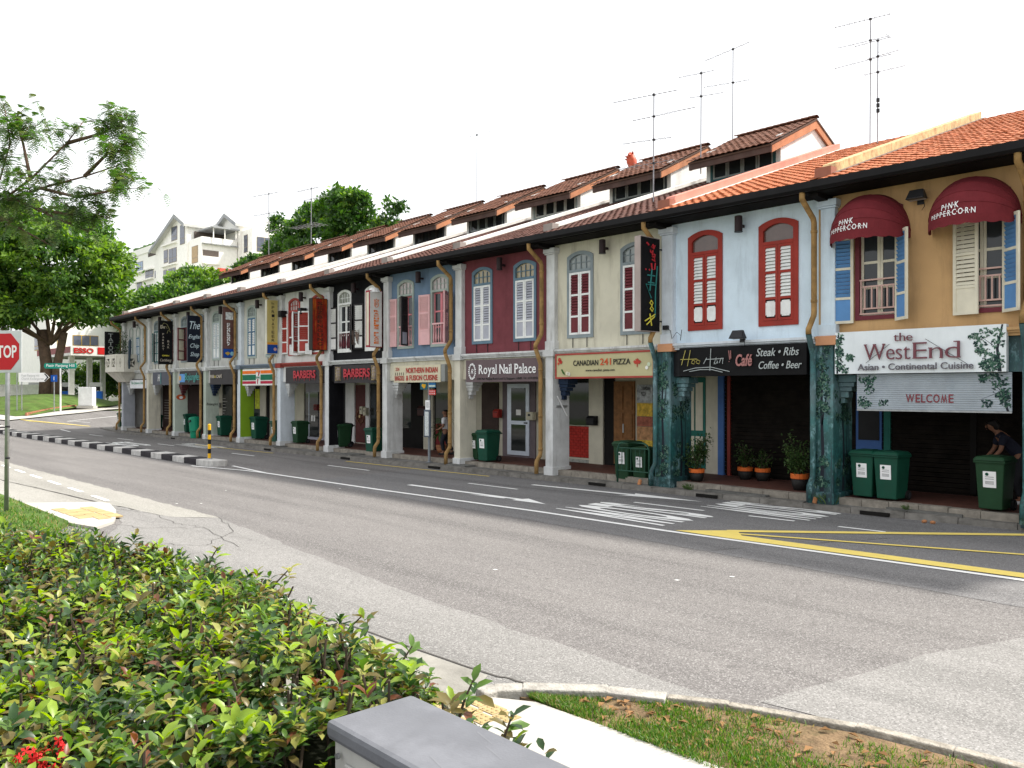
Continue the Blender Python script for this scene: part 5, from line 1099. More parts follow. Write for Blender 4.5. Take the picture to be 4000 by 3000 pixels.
# ------------------------------------------------------------------ awnings, wall lamps
aw_m = M('awning_maroon', (.15,.02,.026), rough=.85, var=.12, scale=5, bump=.1, bscale=200)
def awning(label, cx):
    t = thing('awning', label, 'awning', (cx, FY, 5.40), group='maroon dome awnings'); rx, ry, rz = .74, .80, .80
    P = lambda th, ph, o=0.: ((rx+o)*math.cos(th), -(ry+o)*math.sin(th)*math.cos(ph)-.02, (rz+o)*math.sin(th)*math.sin(ph))
    nth, ph = 26, [0, R(17), R(33), R(50), R(68), R(90)]; b = MB()
    for j in range(5):
        for i in range(nth):
            t0, t1 = math.pi*i/nth, math.pi*(i+1)/nth; b.quad(P(t0,ph[j]), P(t1,ph[j]), P(t1,ph[j+1]), P(t0,ph[j+1]))
    b.build('canopy', aw_m, t, smooth=False)
    v = MB(); n = 44
    for i in range(n):
        t0, t1 = math.pi*i/n, math.pi*(i+1)/n; p0, p1 = P(t0,0,.004), P(t1,0,.004); d0 = .13+.03*abs(math.sin(t0*9)); d1 = .13+.03*abs(math.sin(t1*9))
        v.quad((p0[0],p0[1],p0[2]-d0),(p1[0],p1[1],p1[2]-d1),p1,p0)
    v.build('valance', aw_m, t)
    for j in (1, 2, 3, 4): MB().tube([P(math.pi*i/20, ph[j], .003) for i in range(21)], .007, 4).build('rib', aw_m, t)
    rod = MB(); rod.tube([P(0,0),(rx,-.02,-.0)], .01, 4); rod.tube([P(math.pi*i/16, 0, -.01) for i in range(17)], .010, 4); rod.build('hoop', greymetal, t)
    def F(c, w_, v0, v1):
        return lambda u, w, d: P(math.pi - (c - w_/2 + w_*u), R(v0)+R(v1-v0)*w, .008+d)
    for (wd, c, w_, v0, v1) in (('P\u00b7I\u00b7N\u00b7K', 1.36, .42, 10.5, 18.5), ('P\u00b7E\u00b7P\u00b7P\u00b7E\u00b7R\u00b7C\u00b7O\u00b7R\u00b7N', 1.36, 1.12, 1.5, 9)):
        txt(wd, ink_w, t, 0, 1, 0, 1, 0, bold=.015, depth=.002, flat=F(c, w_, v0, v1))
awning('maroon dome awning over the left window of the ochre shophouse', -7.22); awning('maroon dome awning over the right window of the ochre shophouse', -5.36)
names = ['end shophouse with the balcony','parrot bar shophouse','chip shop shophouse','pub and cafe shophouse','convenience store shophouse','white shophouse with red cornice','black shophouse','slate blue shophouse','maroon shophouse','cream pizza shophouse','pale blue shophouse']
for i in range(11):
    W = B[i+1]-B[i]; t = thing('wall_lamp', 'dark cylindrical wall lamp under the eave of the ' + names[i], 'wall lamp', (B[i]+W*.56, FY-.03, 6.02), group='lamps under the eaves')
    m_ = M('lamp_brown', (.03,.018,.02), rough=.5); MB().lathe([(.085,-.17),(.085,.17),(.06,.18)], 12, (0,-.17,0)).build('body', m_, t, smooth=False); box('bracket', m_, t, -.03, .03, -.1, .03, -.06, .0); MB().lathe([(.088,-.18),(.092,-.16)], 12, (0,-.17,0)).build('rim', darkmetal, t)
def flood(label, loc, rz=0):
    t = thing('floodlight', label, 'floodlight', loc, rz); MB().taper(-.17,.17,-.30,-.10,-.02, -.12,.12,-.22,-.14,.16).build('housing', darkmetal, t, bevel=.01); MB().quad((-.15,-.305,-.005),(.15,-.305,-.005),(.15,-.12,-.03),(-.15,-.12,-.03)).build('lens', M('lens_grey', (.3,.3,.32), rough=.2), t)
    b = MB(); b.tube([(0,-.15,.02),(0,-.05,.02),(0,0,-.03)], .02, 6); b.box(-.06,.06,-.02,.02,-.09,.05); b.build('arm', darkmetal, t); b = MB(); b.tube([(.05,-.02,0),(.1,-.08,-.14),(.03,-.03,-.2)], .006, 4); b.build('cable', darkmetal, t)
flood('black floodlight under the eave between the two maroon awnings', (-6.30, FY, 5.95)); flood('black floodlight on the moulding above the black cafe sign', (-9.95, FY-.2, 3.53))
cb = thing('cable', 'loose black cable looping below the black projecting cafe sign', 'cable', (-12.0, FY-.16, 3.5)); b = MB(); b.tube([(0,0,.35),(.12,-.03,.3),(.16,-.02,.1),(.3,-.02,.25),(.42,-.02,.16),(.44,-.02,.3),(.40,-.02,.05)], .008, 5); b.build('strand', darkmetal, cb); box('junction_box', darkmetal, cb, -.08, .06, -.06, .0, .32, .42)

bn = thing('cloth_banner', 'white printed banner tied to the window rail of the white shophouse', 'banner', (-29.5, FY-.16, 3.80)); bm = MB(); nb_ = 14
for k in range(nb_):
    x0, x1 = -.85+1.7*k/nb_, -.85+1.7*(k+1)/nb_; f_ = lambda x: .02*math.sin(x*9); bm.quad((x0,f_(x0),-.02+.02*math.sin(x0*5)),(x1,f_(x1),-.02+.02*math.sin(x1*5)),(x1,f_(x1),.40),(x0,f_(x0),.40))
bm.build('cloth', M('banner_white', (.62,.62,.62), var=.2, scale=7), bn)
for k, x in enumerate((-.45,-.12,.25)): MB().tube([(x,-.03,.2),(x,-.022,.2)], .13, 10).build('picture', M('banner_food', (.30,.12,.05), var=.5, scale=12), bn)
cl_ = thing('hanging_cloth', 'brown cushion cover hanging from the window rail of the black shophouse', 'cloth', (-25.62, FY-.14, 4.02)); bm = MB()
for k in range(8):
    for j in range(6):
        P = lambda i_, j_: (-.24+.06*i_, -.04*math.sin(i_*1.7+j_)-.03*math.sin(j_*.6), .02*math.sin(i_*2.)*(j_ == 0)+.085*j_)
        bm.quad(P(k,j), P(k+1,j), P(k+1,j+1), P(k,j+1))
bm.build('cloth', M('cloth_taupe', (.16,.12,.10), rough=.95, var=.3, scale=8), cl_, smooth=True)
tl2 = thing('tube_lamp', 'short white tube lamp fixed slantwise on the grey pier of the pizza shop', 'lamp', (B[9]+.42, 16.2, 1.95)); MB().tube([(.02,-.05,.28),(.02,.32,-.25)], .018, 8).build('tube', ink_w, tl2); MB().box(-.015,.005,-.06,.34,-.02,.04).build('mount', greymetal, tl2)
for k, x in enumerate((-30.95, -29.35)):
    t = thing('loudspeaker', ('left','right')[k] + ' small black loudspeaker beside the red arched window', 'loudspeaker', (x, FY-.02, 5.45)); box('case', black, t, -.13, .13, -.28, -.02, -.12, .13, bevel=.01); MB().tube([(0,-.281,0),(0,-.29,0)], .08, 12).build('cone', darkmetal, t); box('bracket', darkmetal, t, -.02, .02, -.02, .02, -.03, .03)

# ------------------------------------------------------------------ wheeled bins
bin_g = M('bin_green', (.008,.062,.038), rough=.45, var=.12, scale=4, dirt=.25, dcol=(.03,.05,.035)); bin_o = M('bin_olive', (.015,.05,.022), rough=.45, var=.12, scale=4, dirt=.25, dcol=(.03,.05,.03)); bin_k = M('bin_grey', (.03,.032,.036), rough=.5); tyre = M('tyre_rubber', (.012,.012,.012), rough=.8)
_bp = {}
def bin_proto(m):
    t = thing('wheeled_bin', 'x', 'bin', (0, 0, -50), group='wheeled bins along the walkway')
    b = MB(); b.taper(-.19,.19,-.02,.46,.04, -.235,.235,-.06,.50,.86); b.build('body', m, t, bevel=.02)
    r = MB(); r.box(-.255,.255,-.085,.53,.84,.885); r.build('rim', m, t, bevel=.012)
    l = MB(); l.taper(-.265,.265,-.115,.52,.887, -.22,.22,-.05,.46,.955); lo = l.build('lid', m, t, bevel=.018); box('lid_panel', m, lo, -.14, .14, .05, .36, .956, .968, bevel=.006)
    b = MB(); b.tube([(-.2,.50,.83),(-.2,.60,.85),(.2,.60,.85),(.2,.50,.83)], .016, 6); b.build('handle', m, t)
    for s_ in (-1, 1):
        w = MB(); w.tube([(s_*.19,0,0),(s_*.24,0,0)], .095, 14); wo_ = w.build('wheel', tyre, t, loc=(0,.45,.095)); k = MB(); k.tube([(s_*.241,0,0),(s_*.246,0,0)], .05, 10); k.build('hub', bin_k, wo_)
    box('axle', darkmetal, t, -.2, .2, .44, .46, .085, .105)
    st = MB().quad((-.105,-.0455,.42),(.105,-.0455,.42),(.105,-.0605,.70),(-.105,-.0605,.70)).build('sticker', ink_w, t)
    pr = MB(); pr.tube([(-.04,-.064,.65),(-.04,-.058,.65)], .028, 10)
    pr.build('sticker_logo', bin_g, st)
    for z in (.60,.565,.52,.50,.48): MB().quad((-.07,-.048-(z-.42)*.054,z),(.07,-.048-(z-.42)*.054,z),(.07,-.0484-(z-.42)*.054,z+.007),(-.07,-.0484-(z-.42)*.054,z+.007)).build('print_line', bin_k, st)
    return t
BINS = [(-7.50,16.42,.25,1.0,bin_g,'left one of the green bin pair in front of the menu board'),(-7.0,16.36,.25,1.0,bin_g,'right one of the green bin pair in front of the menu board'),(-5.14,16.28,.25,1.02,bin_o,'olive green bin hiding the crouching woman at the right edge'),
 (-19.62,16.55,.25,.88,bin_o,'smaller olive bin tucked behind the nail salon pillar'),(-18.95,16.32,.25,1.0,bin_g,'larger green bin on the nail salon step'),(-13.50,16.22,.12,1.05,bin_o,'taller olive bin left of the green barrier rail'),(-12.98,16.26,.12,.92,bin_o,'shorter olive bin behind the green barrier rail'),
 (-27.42,16.45,.25,.92,bin_o,'olive bin at the foot of the black shophouse pier'),(-25.0,16.28,.12,1.0,bin_g,'green bin at the downpipe left of the northern indian restaurant'),(-34.35,16.45,.25,1.05,bin_g,'green bin in front of the lime green pier'),(-32.4,16.4,.15,1.02,bin_g,'green bin at the downpipe right of the convenience store'),
 (-30.65,16.45,.25,.95,bin_o,'olive bin by the pier under the red cornice'),(-28.2,17.0,.25,.92,bin_k,'dark grey bin behind the downpipe of the white shophouse'),(-38.0,16.5,.25,1.0,bin_g,'green bin at the pub with the black script pier'),(-42.1,16.5,.25,1.0,bin_g,'green bin under the red oval plaque'),
 (-51.55,16.35,.12,1.0,bin_o,'left one of the two olive bins at the far corner'),(-50.95,16.35,.12,1.0,bin_o,'right one of the two olive bins at the far corner'),(-43.05,16.6,.25,.8,bin_k,'small dark bin at the downpipe by the parrot bar'),(-46.75,16.6,.25,.85,bin_g,'narrow green bin at the downpipe below the corner balcony')]
for (x, y, z, s_, m_, lab) in BINS:
    first = m_.name not in _bp
    if first: _bp[m_.name] = o = bin_proto(m_)
    else: o = copy_tree(_bp[m_.name])
    o.location = (x, y, z); o.scale = (s_, s_, s_); o['label'] = lab; o.rotation_euler = (0, 0, random.uniform(-.06, .06))
lb = thing('litter_bin', 'leaning emerald green street litter bin with a dark slot', 'litter bin', (-39.6, 16.0, .12)); lg = M('litter_green', (.005,.20,.11), rough=.4)
MB().lathe([(.23,0),(.24,.3),(.22,.31)], 16).build('base', lg, lb, smooth=False); o = MB().lathe([(.26,0),(.27,.62),(.25,.68),(.12,.72),(0,.725)], 16).build('drum', lg, lb, loc=(0,0,.30), rot=(0,R(-9),0)); 
b = MB(); b.prism([(-.13,-.05),(.13,-.05),(.15,0),(.13,.05),(-.13,.05),(-.15,0)], 'y', -.275, -.2); b.build('slot', black, o, loc=(0,0,.5))
# green pipe barrier
br = thing('barrier_rail', 'dark green tubular barrier rail in front of the shorter olive bin', 'barrier', (-13.05, 16.0, .12)); gp = M('rail_green', (.02,.07,.045), rough=.45)
b = MB(); b.tube([(-.42,0,0),(-.42,0,.82),(-.36,0,.95),(-.26,0,1.0),(.40,0,1.0),(.50,0,.95),(.56,0,.82),(.56,0,0)], .024, 8); b.build('hoop', gp, br, smooth=True)
for z in (.3,.86): MB().tube([(-.42,0,z),(.56,0,z)], .016, 6).build('rail', gp, br)
for k in range(6): MB().tube([(-.28+.14*k,0,.3),(-.28+.14*k,0,.86)], .010, 6).build('bar', gp, br)
# ------------------------------------------------------------------ potted plants
pot_k = M('pot_black', (.02,.019,.018), rough=.6); pot_o = M('pot_orange', (.60,.13,.025), rough=.6); pot_t = M('pot_terracotta', (.28,.12,.06), rough=.8)
pl1 = leafmat('plant_leaf', (.035,.075,.02), .3); pl2 = leafmat('plant_leaf_light', (.075,.13,.035), .3); twig = M('twig', (.06,.045,.032), rough=.9)
def leaf_poly(b, p, d, up_, L_, w, fold=.25, bend=.15):
    """six-sided leaf with a folded midrib"""
    d = d.normalized(); s = d.cross(up_)
    if s.length < 1e-4: s = d.orthogonal()
    s.normalize(); n = s.cross(d).normalized()
    a = p; m1 = p + d*L_*.35 - n*bend*L_*.06; m2 = p + d*L_*.7 - n*bend*L_*.3; e = p + d*L_ - n*bend*L_*.7; f = n*fold*w
    b.add([a, m1+s*w*.42+f, m2+s*w*.5*.86+f, e, m2-s*w*.43+f, m1-s*w*.42+f, m1, m2], [(0,1,6),(1,2,7,6),(2,3,7),(0,6,5),(6,7,4,5),(7,3,4)])
def rvec(): 
    while True:
        v = Vector((random.uniform(-1,1), random.uniform(-1,1), random.uniform(-1,1)))
        if .05 < v.length < 1: return v.normalized()
def plant(label, loc, hgt, spread, n, pot=(pot_k, pot_o), r=.17, ph=.3, long=False):
    t = thing('potted_plant', label, 'potted plant', loc, group='potted plants on the walkway')
    MB().lathe([(r*.7,0),(r*.95,ph*.35),(r,ph*.7)], 16).build('pot', pot[0], t, smooth=True); MB().lathe([(r*.98,ph*.68),(r*1.08,ph*.72),(r*1.08,ph),(r*.9,ph),(r*.9,ph*.85)], 16).build('pot_rim', pot[1], t)
    st = MB(); lf = MB()
    for k in range(10):
        a = random.uniform(0,6.28); top = Vector((math.cos(a)*spread*random.uniform(.2,1), math.sin(a)*spread*random.uniform(.2,1), hgt*random.uniform(.45,1)))
        p0 = Vector((0,0,ph*.8)); mid = p0.lerp(top, .5) + Vector((0,0,.08)); st.tube([p0, mid, top], [.012,.009,.004], 5)
        for j in range(n//10):
            q = p0.lerp(top, random.uniform(.3,1)) + rvec()*spread*random.uniform(.1,.45); lf.cur = random.random() < .35
            if long: leaf_poly(lf, top, (rvec()+Vector((0,0,-.1))), Vector((0,0,1)), .38, .05, bend=.9)
            else: leaf_poly(lf, q, rvec()+Vector((0,0,.2)), Vector((0,0,1)), .075, .04)
    st.build('stem', twig, t); lf.build('leaves', [pl1, pl2], t); return t
plant('bushy potted shrub with orange rim in front of the green framed door', (-11.55, 16.6, .25), 1.15, .42, 900); plant('left one of two small orange rimmed pots deep in the cafe walkway', (-11.0, 17.8, .25), .9, .28, 300); plant('right one of two small orange rimmed pots deep in the cafe walkway', (-10.56, 17.85, .25), .85, .25, 250)
plant('bushy potted shrub with orange rim beside the mural pier', (-9.02, 16.75, .25), 1.25, .42, 900, r=.18, ph=.36); plant('long leaved plant in a brown pot behind the bus stop panel', (-22.7, 17.7, .25), 1.35, .2, 60, (pot_t, pot_t), .2, .28, True)
def weed(label, loc, s):
    t = thing('weed', label, 'weed', loc); b = MB()
    for k in range(40): leaf_poly(b, Vector((random.gauss(0,.04),random.gauss(0,.04),0))*s, Vector((random.gauss(0,.6),random.gauss(0,.6),1)), Vector((1,0,0)), .16*s, .02*s, bend=.6)
    b.build('leaves', [pl2], t)
weed('green weed tuft at the foot of the mural pier by the road', (-8.05, 16.05, .1), 1.6); weed('small weed growing from the kerb in front of the cafe step', (-11.35, 16.0, .1), 1.1); weed('small weed on the drain slab by the two bins', (-6.5, 16.05, .16), .7)
for k in range(4):
    x, y = ((-8.28,15.98),(-12.75,15.95),(-5.9,15.7),(-6.05,15.72))[k]; tag(MB().lathe([(.05,0),(.045,.1),(.03,.13)] if k < 2 else [(.04,0),(.05,.03),(.02,.05)], 7).build('brick_piece' if k < 2 else 'litter_piece', M('rubble_orange', (.45,.20,.09)), loc=(x, y, .12 if k < 2 else .012), rot=(0, .2, k)), ('broken terracotta pipe piece at the foot of the mural pier','broken terracotta piece beside the barrier rail','pinkish scrap lying in the gutter, left piece','pinkish scrap lying in the gutter, right piece')[k], 'rubble')
# ------------------------------------------------------------------ bus stop pole
bs = thing('bus_stop_sign', 'grey bus stop pole with blue bus sign and timetable panel', 'bus stop', (-21.24, 16.05, .12)); bz = .12
pm_ = M('pole_grey', (.22,.24,.26), rough=.45, metal=.4); sb_b = M('sign_busblue', (.01,.12,.30), rough=.4); sb_t = M('sign_teal', (.01,.09,.12), rough=.4); sb_r = M('sign_busred', (.48,.03,.025), rough=.4)
MB().lathe([(.11,0),(.11,.015),(.05,.02),(.045,.03),(.045,2.7)], 12).build('pole', pm_, bs)
b1 = box('bus_symbol_panel', sb_b, bs, -.12, .12, -.06, -.045, 2.56, 2.80, bevel=.004); b = MB(); b.prism([(-.06,2.61),(.06,2.61),(.075,2.65),(.065,2.74),(-.065,2.74),(-.075,2.65)], 'y', -.066, -.0605); b.build('bus_symbol', ink_w, b1); box('bus_window', sb_b, b1, -.05, .05, -.07, -.0665, 2.67, 2.72)
for s_ in (-1,1): box('bus_wheel', sb_b, b1, s_*.045-.012, s_*.045+.012, -.07, -.0665, 2.62, 2.645)
b2 = box('operator_panel', sb_t, bs, -.40, -.04, -.06, -.045, 2.30, 2.53); b = MB(); b.prism([(-.32,2.42),(-.28,2.48),(-.10,2.46),(-.13,2.36),(-.2,2.33)], 'y', -.066, -.0605); b.build('operator_mark', M('mark_amber', (.65,.36,.02)), b2)
b3 = box('route_panel', sb_b, bs, .05, .40, -.06, -.045, 2.36, 2.52); box('route_strip', M('strip_pale', (.45,.55,.5)), b3, .06, .39, -.066, -.0605, 2.38, 2.44); b4 = box('number_panel', sb_r, bs, .05, .40, -.06, -.045, 2.13, 2.29)
txt('10  30  51', ink_w, b4, .09, .36, 2.22, 2.27, -.061, depth=.002); txt('143  176  188', ink_w, b4, .08, .37, 2.15, 2.195, -.061, depth=.002)
box('notice', ink_w, bs, -.11, .11, -.075, -.05, 1.66, 1.96); tp_ = box('timetable_case', M('case_bluegrey', (.09,.11,.14), rough=.5), bs, -.15, .15, -.10, -.04, .80, 1.66); box('timetable', M('paper_timetable', (.55,.58,.58), var=.35, scale=30), tp_, -.10, .10, -.105, -.1, .84, 1.6)
for k in range(5): box('print_line', ink_k, bs, -.08, .08, -.078, -.0755, 1.74+.035*k, 1.75+.035*k)
# ------------------------------------------------------------------ antennas on the roofs
ant_m = M('antenna_metal', (.26,.26,.28), rough=.4, metal=.3)
def yagi(b, p, ang, L_, n, el=.28, tilt=0, vert=False, k=1.):
    k_ = k
    d = Vector((math.cos(ang), math.sin(ang), tilt)).normalized(); q = Vector((-math.sin(ang), math.cos(ang), 0)) if not vert else Vector((0,0,1)); p = Vector(p)
    b.tube([p - d*L_*.35, p + d*L_*.65], .010*k_, 5)
    for k in range(n):
        c = p + d*L_*(-.33 + .97*k/(n-1)); e = el*(1.25 - .5*k/(n-1)); b.tube([c-q*e/2, c+q*e/2], .0055*k_, 4)
def antenna(label, base, hgt, booms, mr=.017):
    t = thing('tv_antenna', label, 'antenna', base, group='antennas on the roofs'); MB().tube([(0,0,-.15),(.02,0,hgt)], mr, 6).build('mast', ant_m, t)
    for (z, ang, L_, n, el, *rest) in booms:
        b = MB(); yagi(b, (.02,0,z), R(ang), L_, n, el, *rest, k=mr/.017); b.build('aerial', ant_m, t); box('clamp', darkmetal, t, -.015, .05, -.03, .03, z-.03, z+.02)
    return t
antenna('tall antenna mast, left of the pair on the orange roof', (-10.75, 24.0, 9.4), 3.75, [(3.72,205,1.5,12,.2,-.1),(3.1,190,1.4,5,.5),(2.55,185,1.6,4,.6)])
a_ = antenna('antenna mast with small boxes, right of the pair on the orange roof', (-10.45, 23.8, 9.35), 3.0, [(3.0,185,1.0,3,.5),(2.1,8,1.1,4,.5),(2.55,0,.9,3,.6)])
for z in (.95,1.1,1.25): MB().lathe([(.05,0),(.05,.1)], 8).build('box', darkmetal, a_, loc=(.02,0,z))
antenna('antenna mast on the ridge of the nearest clerestory with two long aerials', (-15.3, 24.0, 10.66), 3.0, [(2.95,172,1.9,14,.22),(1.85,200,1.5,12,.2)])
antenna('antenna mast rising in front of the nearest clerestory eave', (-14.75, 21.4, 9.1), 2.95, [(2.9,195,1.1,5,.4),(2.2,20,1.0,4,.3)])
antenna('antenna mast on the brown roof with three aerials beside the pink parapet', (-14.45, 18.7, 7.62), 3.05, [(3.0,195,1.9,13,.25),(2.4,10,1.9,13,.22),(1.75,200,1.4,10,.25),(1.1,190,1.7,9,.7)])
antenna('distant antenna mast at the far left end of the clerestory roofs', (-48.1, 24.0, 10.3), 4.3, [(4.2,195,2.2,8,.4),(3.0,195,2.2,6,.6),(1.9,15,1.2,4,.5)], .026); antenna('distant antenna mast in front of the large tree behind the roofs', (-42.9, 24.0, 10.3), 3.7, [(3.6,190,2.0,8,.4),(3.0,10,2.0,6,.6),(1.5,190,2.4,9,.9)], .026)
antenna('thin lone antenna mast above the middle clerestory roofs', (-28.3, 24.0, 10.6), 3.2, [(3.1,10,1.2,3,.3)], .014)
# red painted roof ornament
ro_ = thing('roof_ornament', 'spiky orange red animal figure peeping over the clerestory roof', 'roof ornament', (-19.9, 24.6, 10.5)); om = M('ornament_red', (.45,.08,.04), rough=.5, var=.3, scale=6)
MB().lathe([(.10,0),(.16,.3),(.20,.5),(.15,.72),(.05,.85),(0,.87)], 10).build('neck', om, ro_, rot=(0,R(-14),0), smooth=True)
for k in range(9):
    a = k*.7; MB().lathe([(.05,0),(.0,.16)], 5).build('spike', om, ro_, loc=(-.12+.16*math.cos(a), .16*math.sin(a), .25+.06*k), rot=(math.sin(a)*1.2*-1, math.cos(a)*1.2, 0))

# ------------------------------------------------------------------ far corner: mound, signs, petrol station
pav = sheet('far_pavement', [(-59.0,12.2),(-60.9,15.0),(-62.5,17.5),(-64.4,19.6),(-70,26),(-90,26),(-90,10),(-62,10)], .07, path_m)
mnd = MB(); bd = [(-60.9,13.0),(-61.2,14.0),(-63.2,15.7),(-65.5,17.3),(-67.1,18.4),(-70,21.5),(-78,25),(-86,22),(-84,14),(-74,10.5),(-64,11.2)]; cx_, cy_ = -75.5, 18.6; rings = 6
for r_ in range(rings+1):
    for (x, y) in bd:
        u = r_/rings; X = x+(cx_-x)*u; Y = y+(cy_-y)*u; mnd.v.append((X, Y, gz(X)+.10+.95*(1-(1-u)**2)))
n_ = len(bd)
for r_ in range(rings):
    for k in range(n_): mnd.f.append([r_*n_+k, r_*n_+(k+1)%n_, (r_+1)*n_+(k+1)%n_, (r_+1)*n_+k]); mnd.m.append(0)
o = mnd.build('grass_mound', lawn, smooth=True); o['kind'] = 'structure'
bw = thing('brick_edging', 'low red brick edging at the foot of the grass mound', 'brick edging', (-61.0, 13.6, 0)); br_m = M('edging_brick', (.34,.15,.09), rough=.85, var=.3, scale=6)
ed_ = arc_points([(-61.0,13.6),(-63.3,15.3),(-65.5,16.9),(-67.4,18.3)], .26); me_b = MB().box(-.115,.115,-.05,.05,0,.09).mesh('brick', br_m)
for k in range(len(ed_)-1):
    d_ = ed_[k+1]-ed_[k]; c_ = (ed_[k]+ed_[k+1])/2
    for r_ in range(2): link('brick', me_b, bw, (c_.x+61.0, c_.y-13.6, gz(c_.x)+.08+.1*r_), (0, 0, math.atan2(d_.y, d_.x)+random.uniform(-.04,.04)))
wpost = M('post_white', (.66,.66,.66), rough=.5)
sn = thing('street_name_sign', 'green street name plate on a white post at the far corner', 'street sign', (-63.2, 16.2, gz(-63.2)), R(58))
MB().tube([(0,0,0),(0,0,3.05)], .06, 8).build('post', wpost, sn); gsg = M('sign_streetgreen', (.01,.27,.20), rough=.4)
MB().prism([(-.95,3.03),(.95,3.03),(1.03,3.13),(1.03,3.31),(.95,3.40),(-.95,3.40),(-1.03,3.31),(-1.03,3.13)], 'y', -.03, .03).build('plate', gsg, sn); txt('Pasir Panjang Hill', ink_w, sn, -.88, .90, 3.09, 3.34, -.032, bold=.015, depth=.006)
bl = thing('blue_road_sign', 'small square blue road sign on a thin pole beside the street name', 'road sign', (-62.95, 15.75, gz(-62.9)), R(58)); MB().tube([(0,0,0),(0,0,2.6)], .035, 8).build('pole', greymetal, bl); box('panel', M('sign_roadblue', (.01,.09,.42), rough=.4), bl, -.2, .2, -.05, -.03, 2.15, 2.6); box('symbol', ink_w, bl, -.02, .02, -.056, -.0505, 2.25, 2.5)
ds = thing('direction_sign', 'white arrow shaped direction sign on two thin posts by the mound', 'direction sign', (-62.6, 13.45, gz(-62.6)), R(62))
for x in (0, .28): MB().tube([(x,0,0),(x,0,2.75)], .035, 8).build('post', greymetal, ds)
MB().prism([(.1,2.15),(1.65,2.15),(1.95,2.45),(1.65,2.75),(.1,2.75)], 'y', -.06, -.04).build('panel', ink_w, ds); txt('Pasir Panjang Hill\nChurch Kindergarten', M('letter_faded', (.40,.42,.42)), ds, .28, 1.6, 2.24, 2.64, -.062, depth=.003); MB().prism([(1.6,2.2),(1.68,2.2),(1.9,2.45),(1.68,2.70),(1.6,2.70),(1.8,2.45)], 'y', -.066, -.061).build('chevron', ink_k, ds)
cab = thing('utility_cabinet', 'white utility cabinet on a plinth at the end of the brick edging', 'cabinet', (-66.4, 18.8, gz(-66.4)+.05), R(50)); box('plinth', path_m, cab, -.6, .6, -.35, .35, 0, .18); box('casing', M('cabinet_white', (.74,.74,.74), rough=.5), cab, -.52, .52, -.28, .28, .18, 1.55, bevel=.02); box('door', M('cabinet_white'), cab, -.48, -.01, -.292, -.281, .25, 1.48); box('door', M('cabinet_white'), cab, .01, .48, -.292, -.281, .25, 1.48)
bwl = thing('boundary_wall', 'long low white boundary wall behind the direction sign', 'wall', (-86.2, 17.2, .9)); ang = math.atan2(2.8, 2.5)
MB().box(-8, 3.9, 0, .25, 0, 1.9, Matrix.Rotation(ang, 4, 'Z')).build('wall_face', white, bwl); MB().box(-8.05, 3.95, -.04, .29, 1.902, 2.0, Matrix.Rotation(ang, 4, 'Z')).build('coping', white, bwl)
es = thing('petrol_station', 'petrol station canopy with white and red fascia on tall white columns', 'petrol station', (-85.2, 22.7, 1.05)); ew = M('station_white', (.74,.73,.71), rough=.5); er = M('station_red', (.50,.02,.02), rough=.45); em = M('station_maroon', (.25,.05,.05), rough=.5)
box('canopy_slab', M('station_soffit', (.46,.45,.42), rough=.7), es, -12, -.05, .05, 15, 4.62, 5.45); box('fascia', ew, es, -.048, 0, 0, 15, 4.6, 5.5); box('fascia', em, es, -12, -.05, 0, .048, 4.85, 5.45); box('fascia', ew, es, -12, -.05, -.002, .047, 4.6, 4.848)
for k, (y0, y1) in enumerate(((2.35,3.6),)): box('fascia_panel', er, es, .001, .03, y0, y1, 4.75, 5.42)
txt('ESSO', er, es, 0,1,0,1,0, bold=.03, depth=.05, flat=lambda u, w, d: (.002+d, .28+1.72*u, 4.82+.5*w))
for (x, y) in ((-2.,.6),(-2.,5.5),(-9,.6),(-9,5.5),(-5.5,3.2),(-5.5,9)): box('column', ew, es, x-.22, x+.22, y-.22, y+.22, 0, 4.62)
pb_ = M('pump_blue', (.01,.10,.42), rough=.35); 
for k, (x, y, lab) in enumerate(((-2.4,2.9,'right hand blue fuel pump under the station canopy'),(-5.2,.9,'middle blue fuel pump under the station canopy'),(-6.5,-1.4,'left hand blue fuel pump under the station canopy'))):
    t = thing('fuel_pump', lab, 'fuel pump', (-85.2+x, 22.7+y, 1.05), R(60), group='fuel pumps'); box('cabinet', pb_, t, -.55, .55, -.3, .3, .1, 1.25); box('base', ew, t, -.6, .6, -.35, .35, 0, .1); box('head', M('pump_grey', (.45,.46,.47)), t, -.55, .55, -.28, .28, 1.7, 2.1); box('screen', black, t, -.45, .45, -.31, -.301, 1.3, 1.68)
    for s_ in (-.5,.5): box('side_post', ew, t, s_-.04, s_+.04, -.2, .2, 1.25, 1.7)
lf_green_far = M('planting_green', (.08,.15,.04), var=.5, scale=3)
def building(name, label, loc, cat='building'): return thing(name, label, cat, loc)
ap_w = M('apartment_white', (.92,.90,.85), rough=.8, var=.06, dirt=.2, dcol=(.5,.48,.44)); ap_win = glass('apartment_glass', (.10,.11,.15), .08); ap_fr = M('apartment_frame', (.30,.26,.20), rough=.6); ap_yf = M('frame_amber', (.50,.32,.08), rough=.6); ap_roof = M('roof_metal_pale', (.52,.52,.50), rough=.5, var=.06); ap_ed = M('roof_edge_grey', (.33,.34,.35))
def wxp(bd, x, y0, y1, z0, z1, f=ap_fr, nb=2, g=ap_win):     # window on a +x face
    w = box('window', f, bd, x-.05, x+.05, y0, y1, z0, z1); 
    for k in range(nb): q = (y1-y0)/nb; box('pane', g, w, x+.051, x+.07, y0+q*k+.07, y0+q*(k+1)-.05, z0+.08+(z1-z0)*.28, z1-.08); box('pane', g, w, x+.051, x+.07, y0+q*k+.07, y0+q*(k+1)-.05, z0+.08, z0+(z1-z0)*.28)
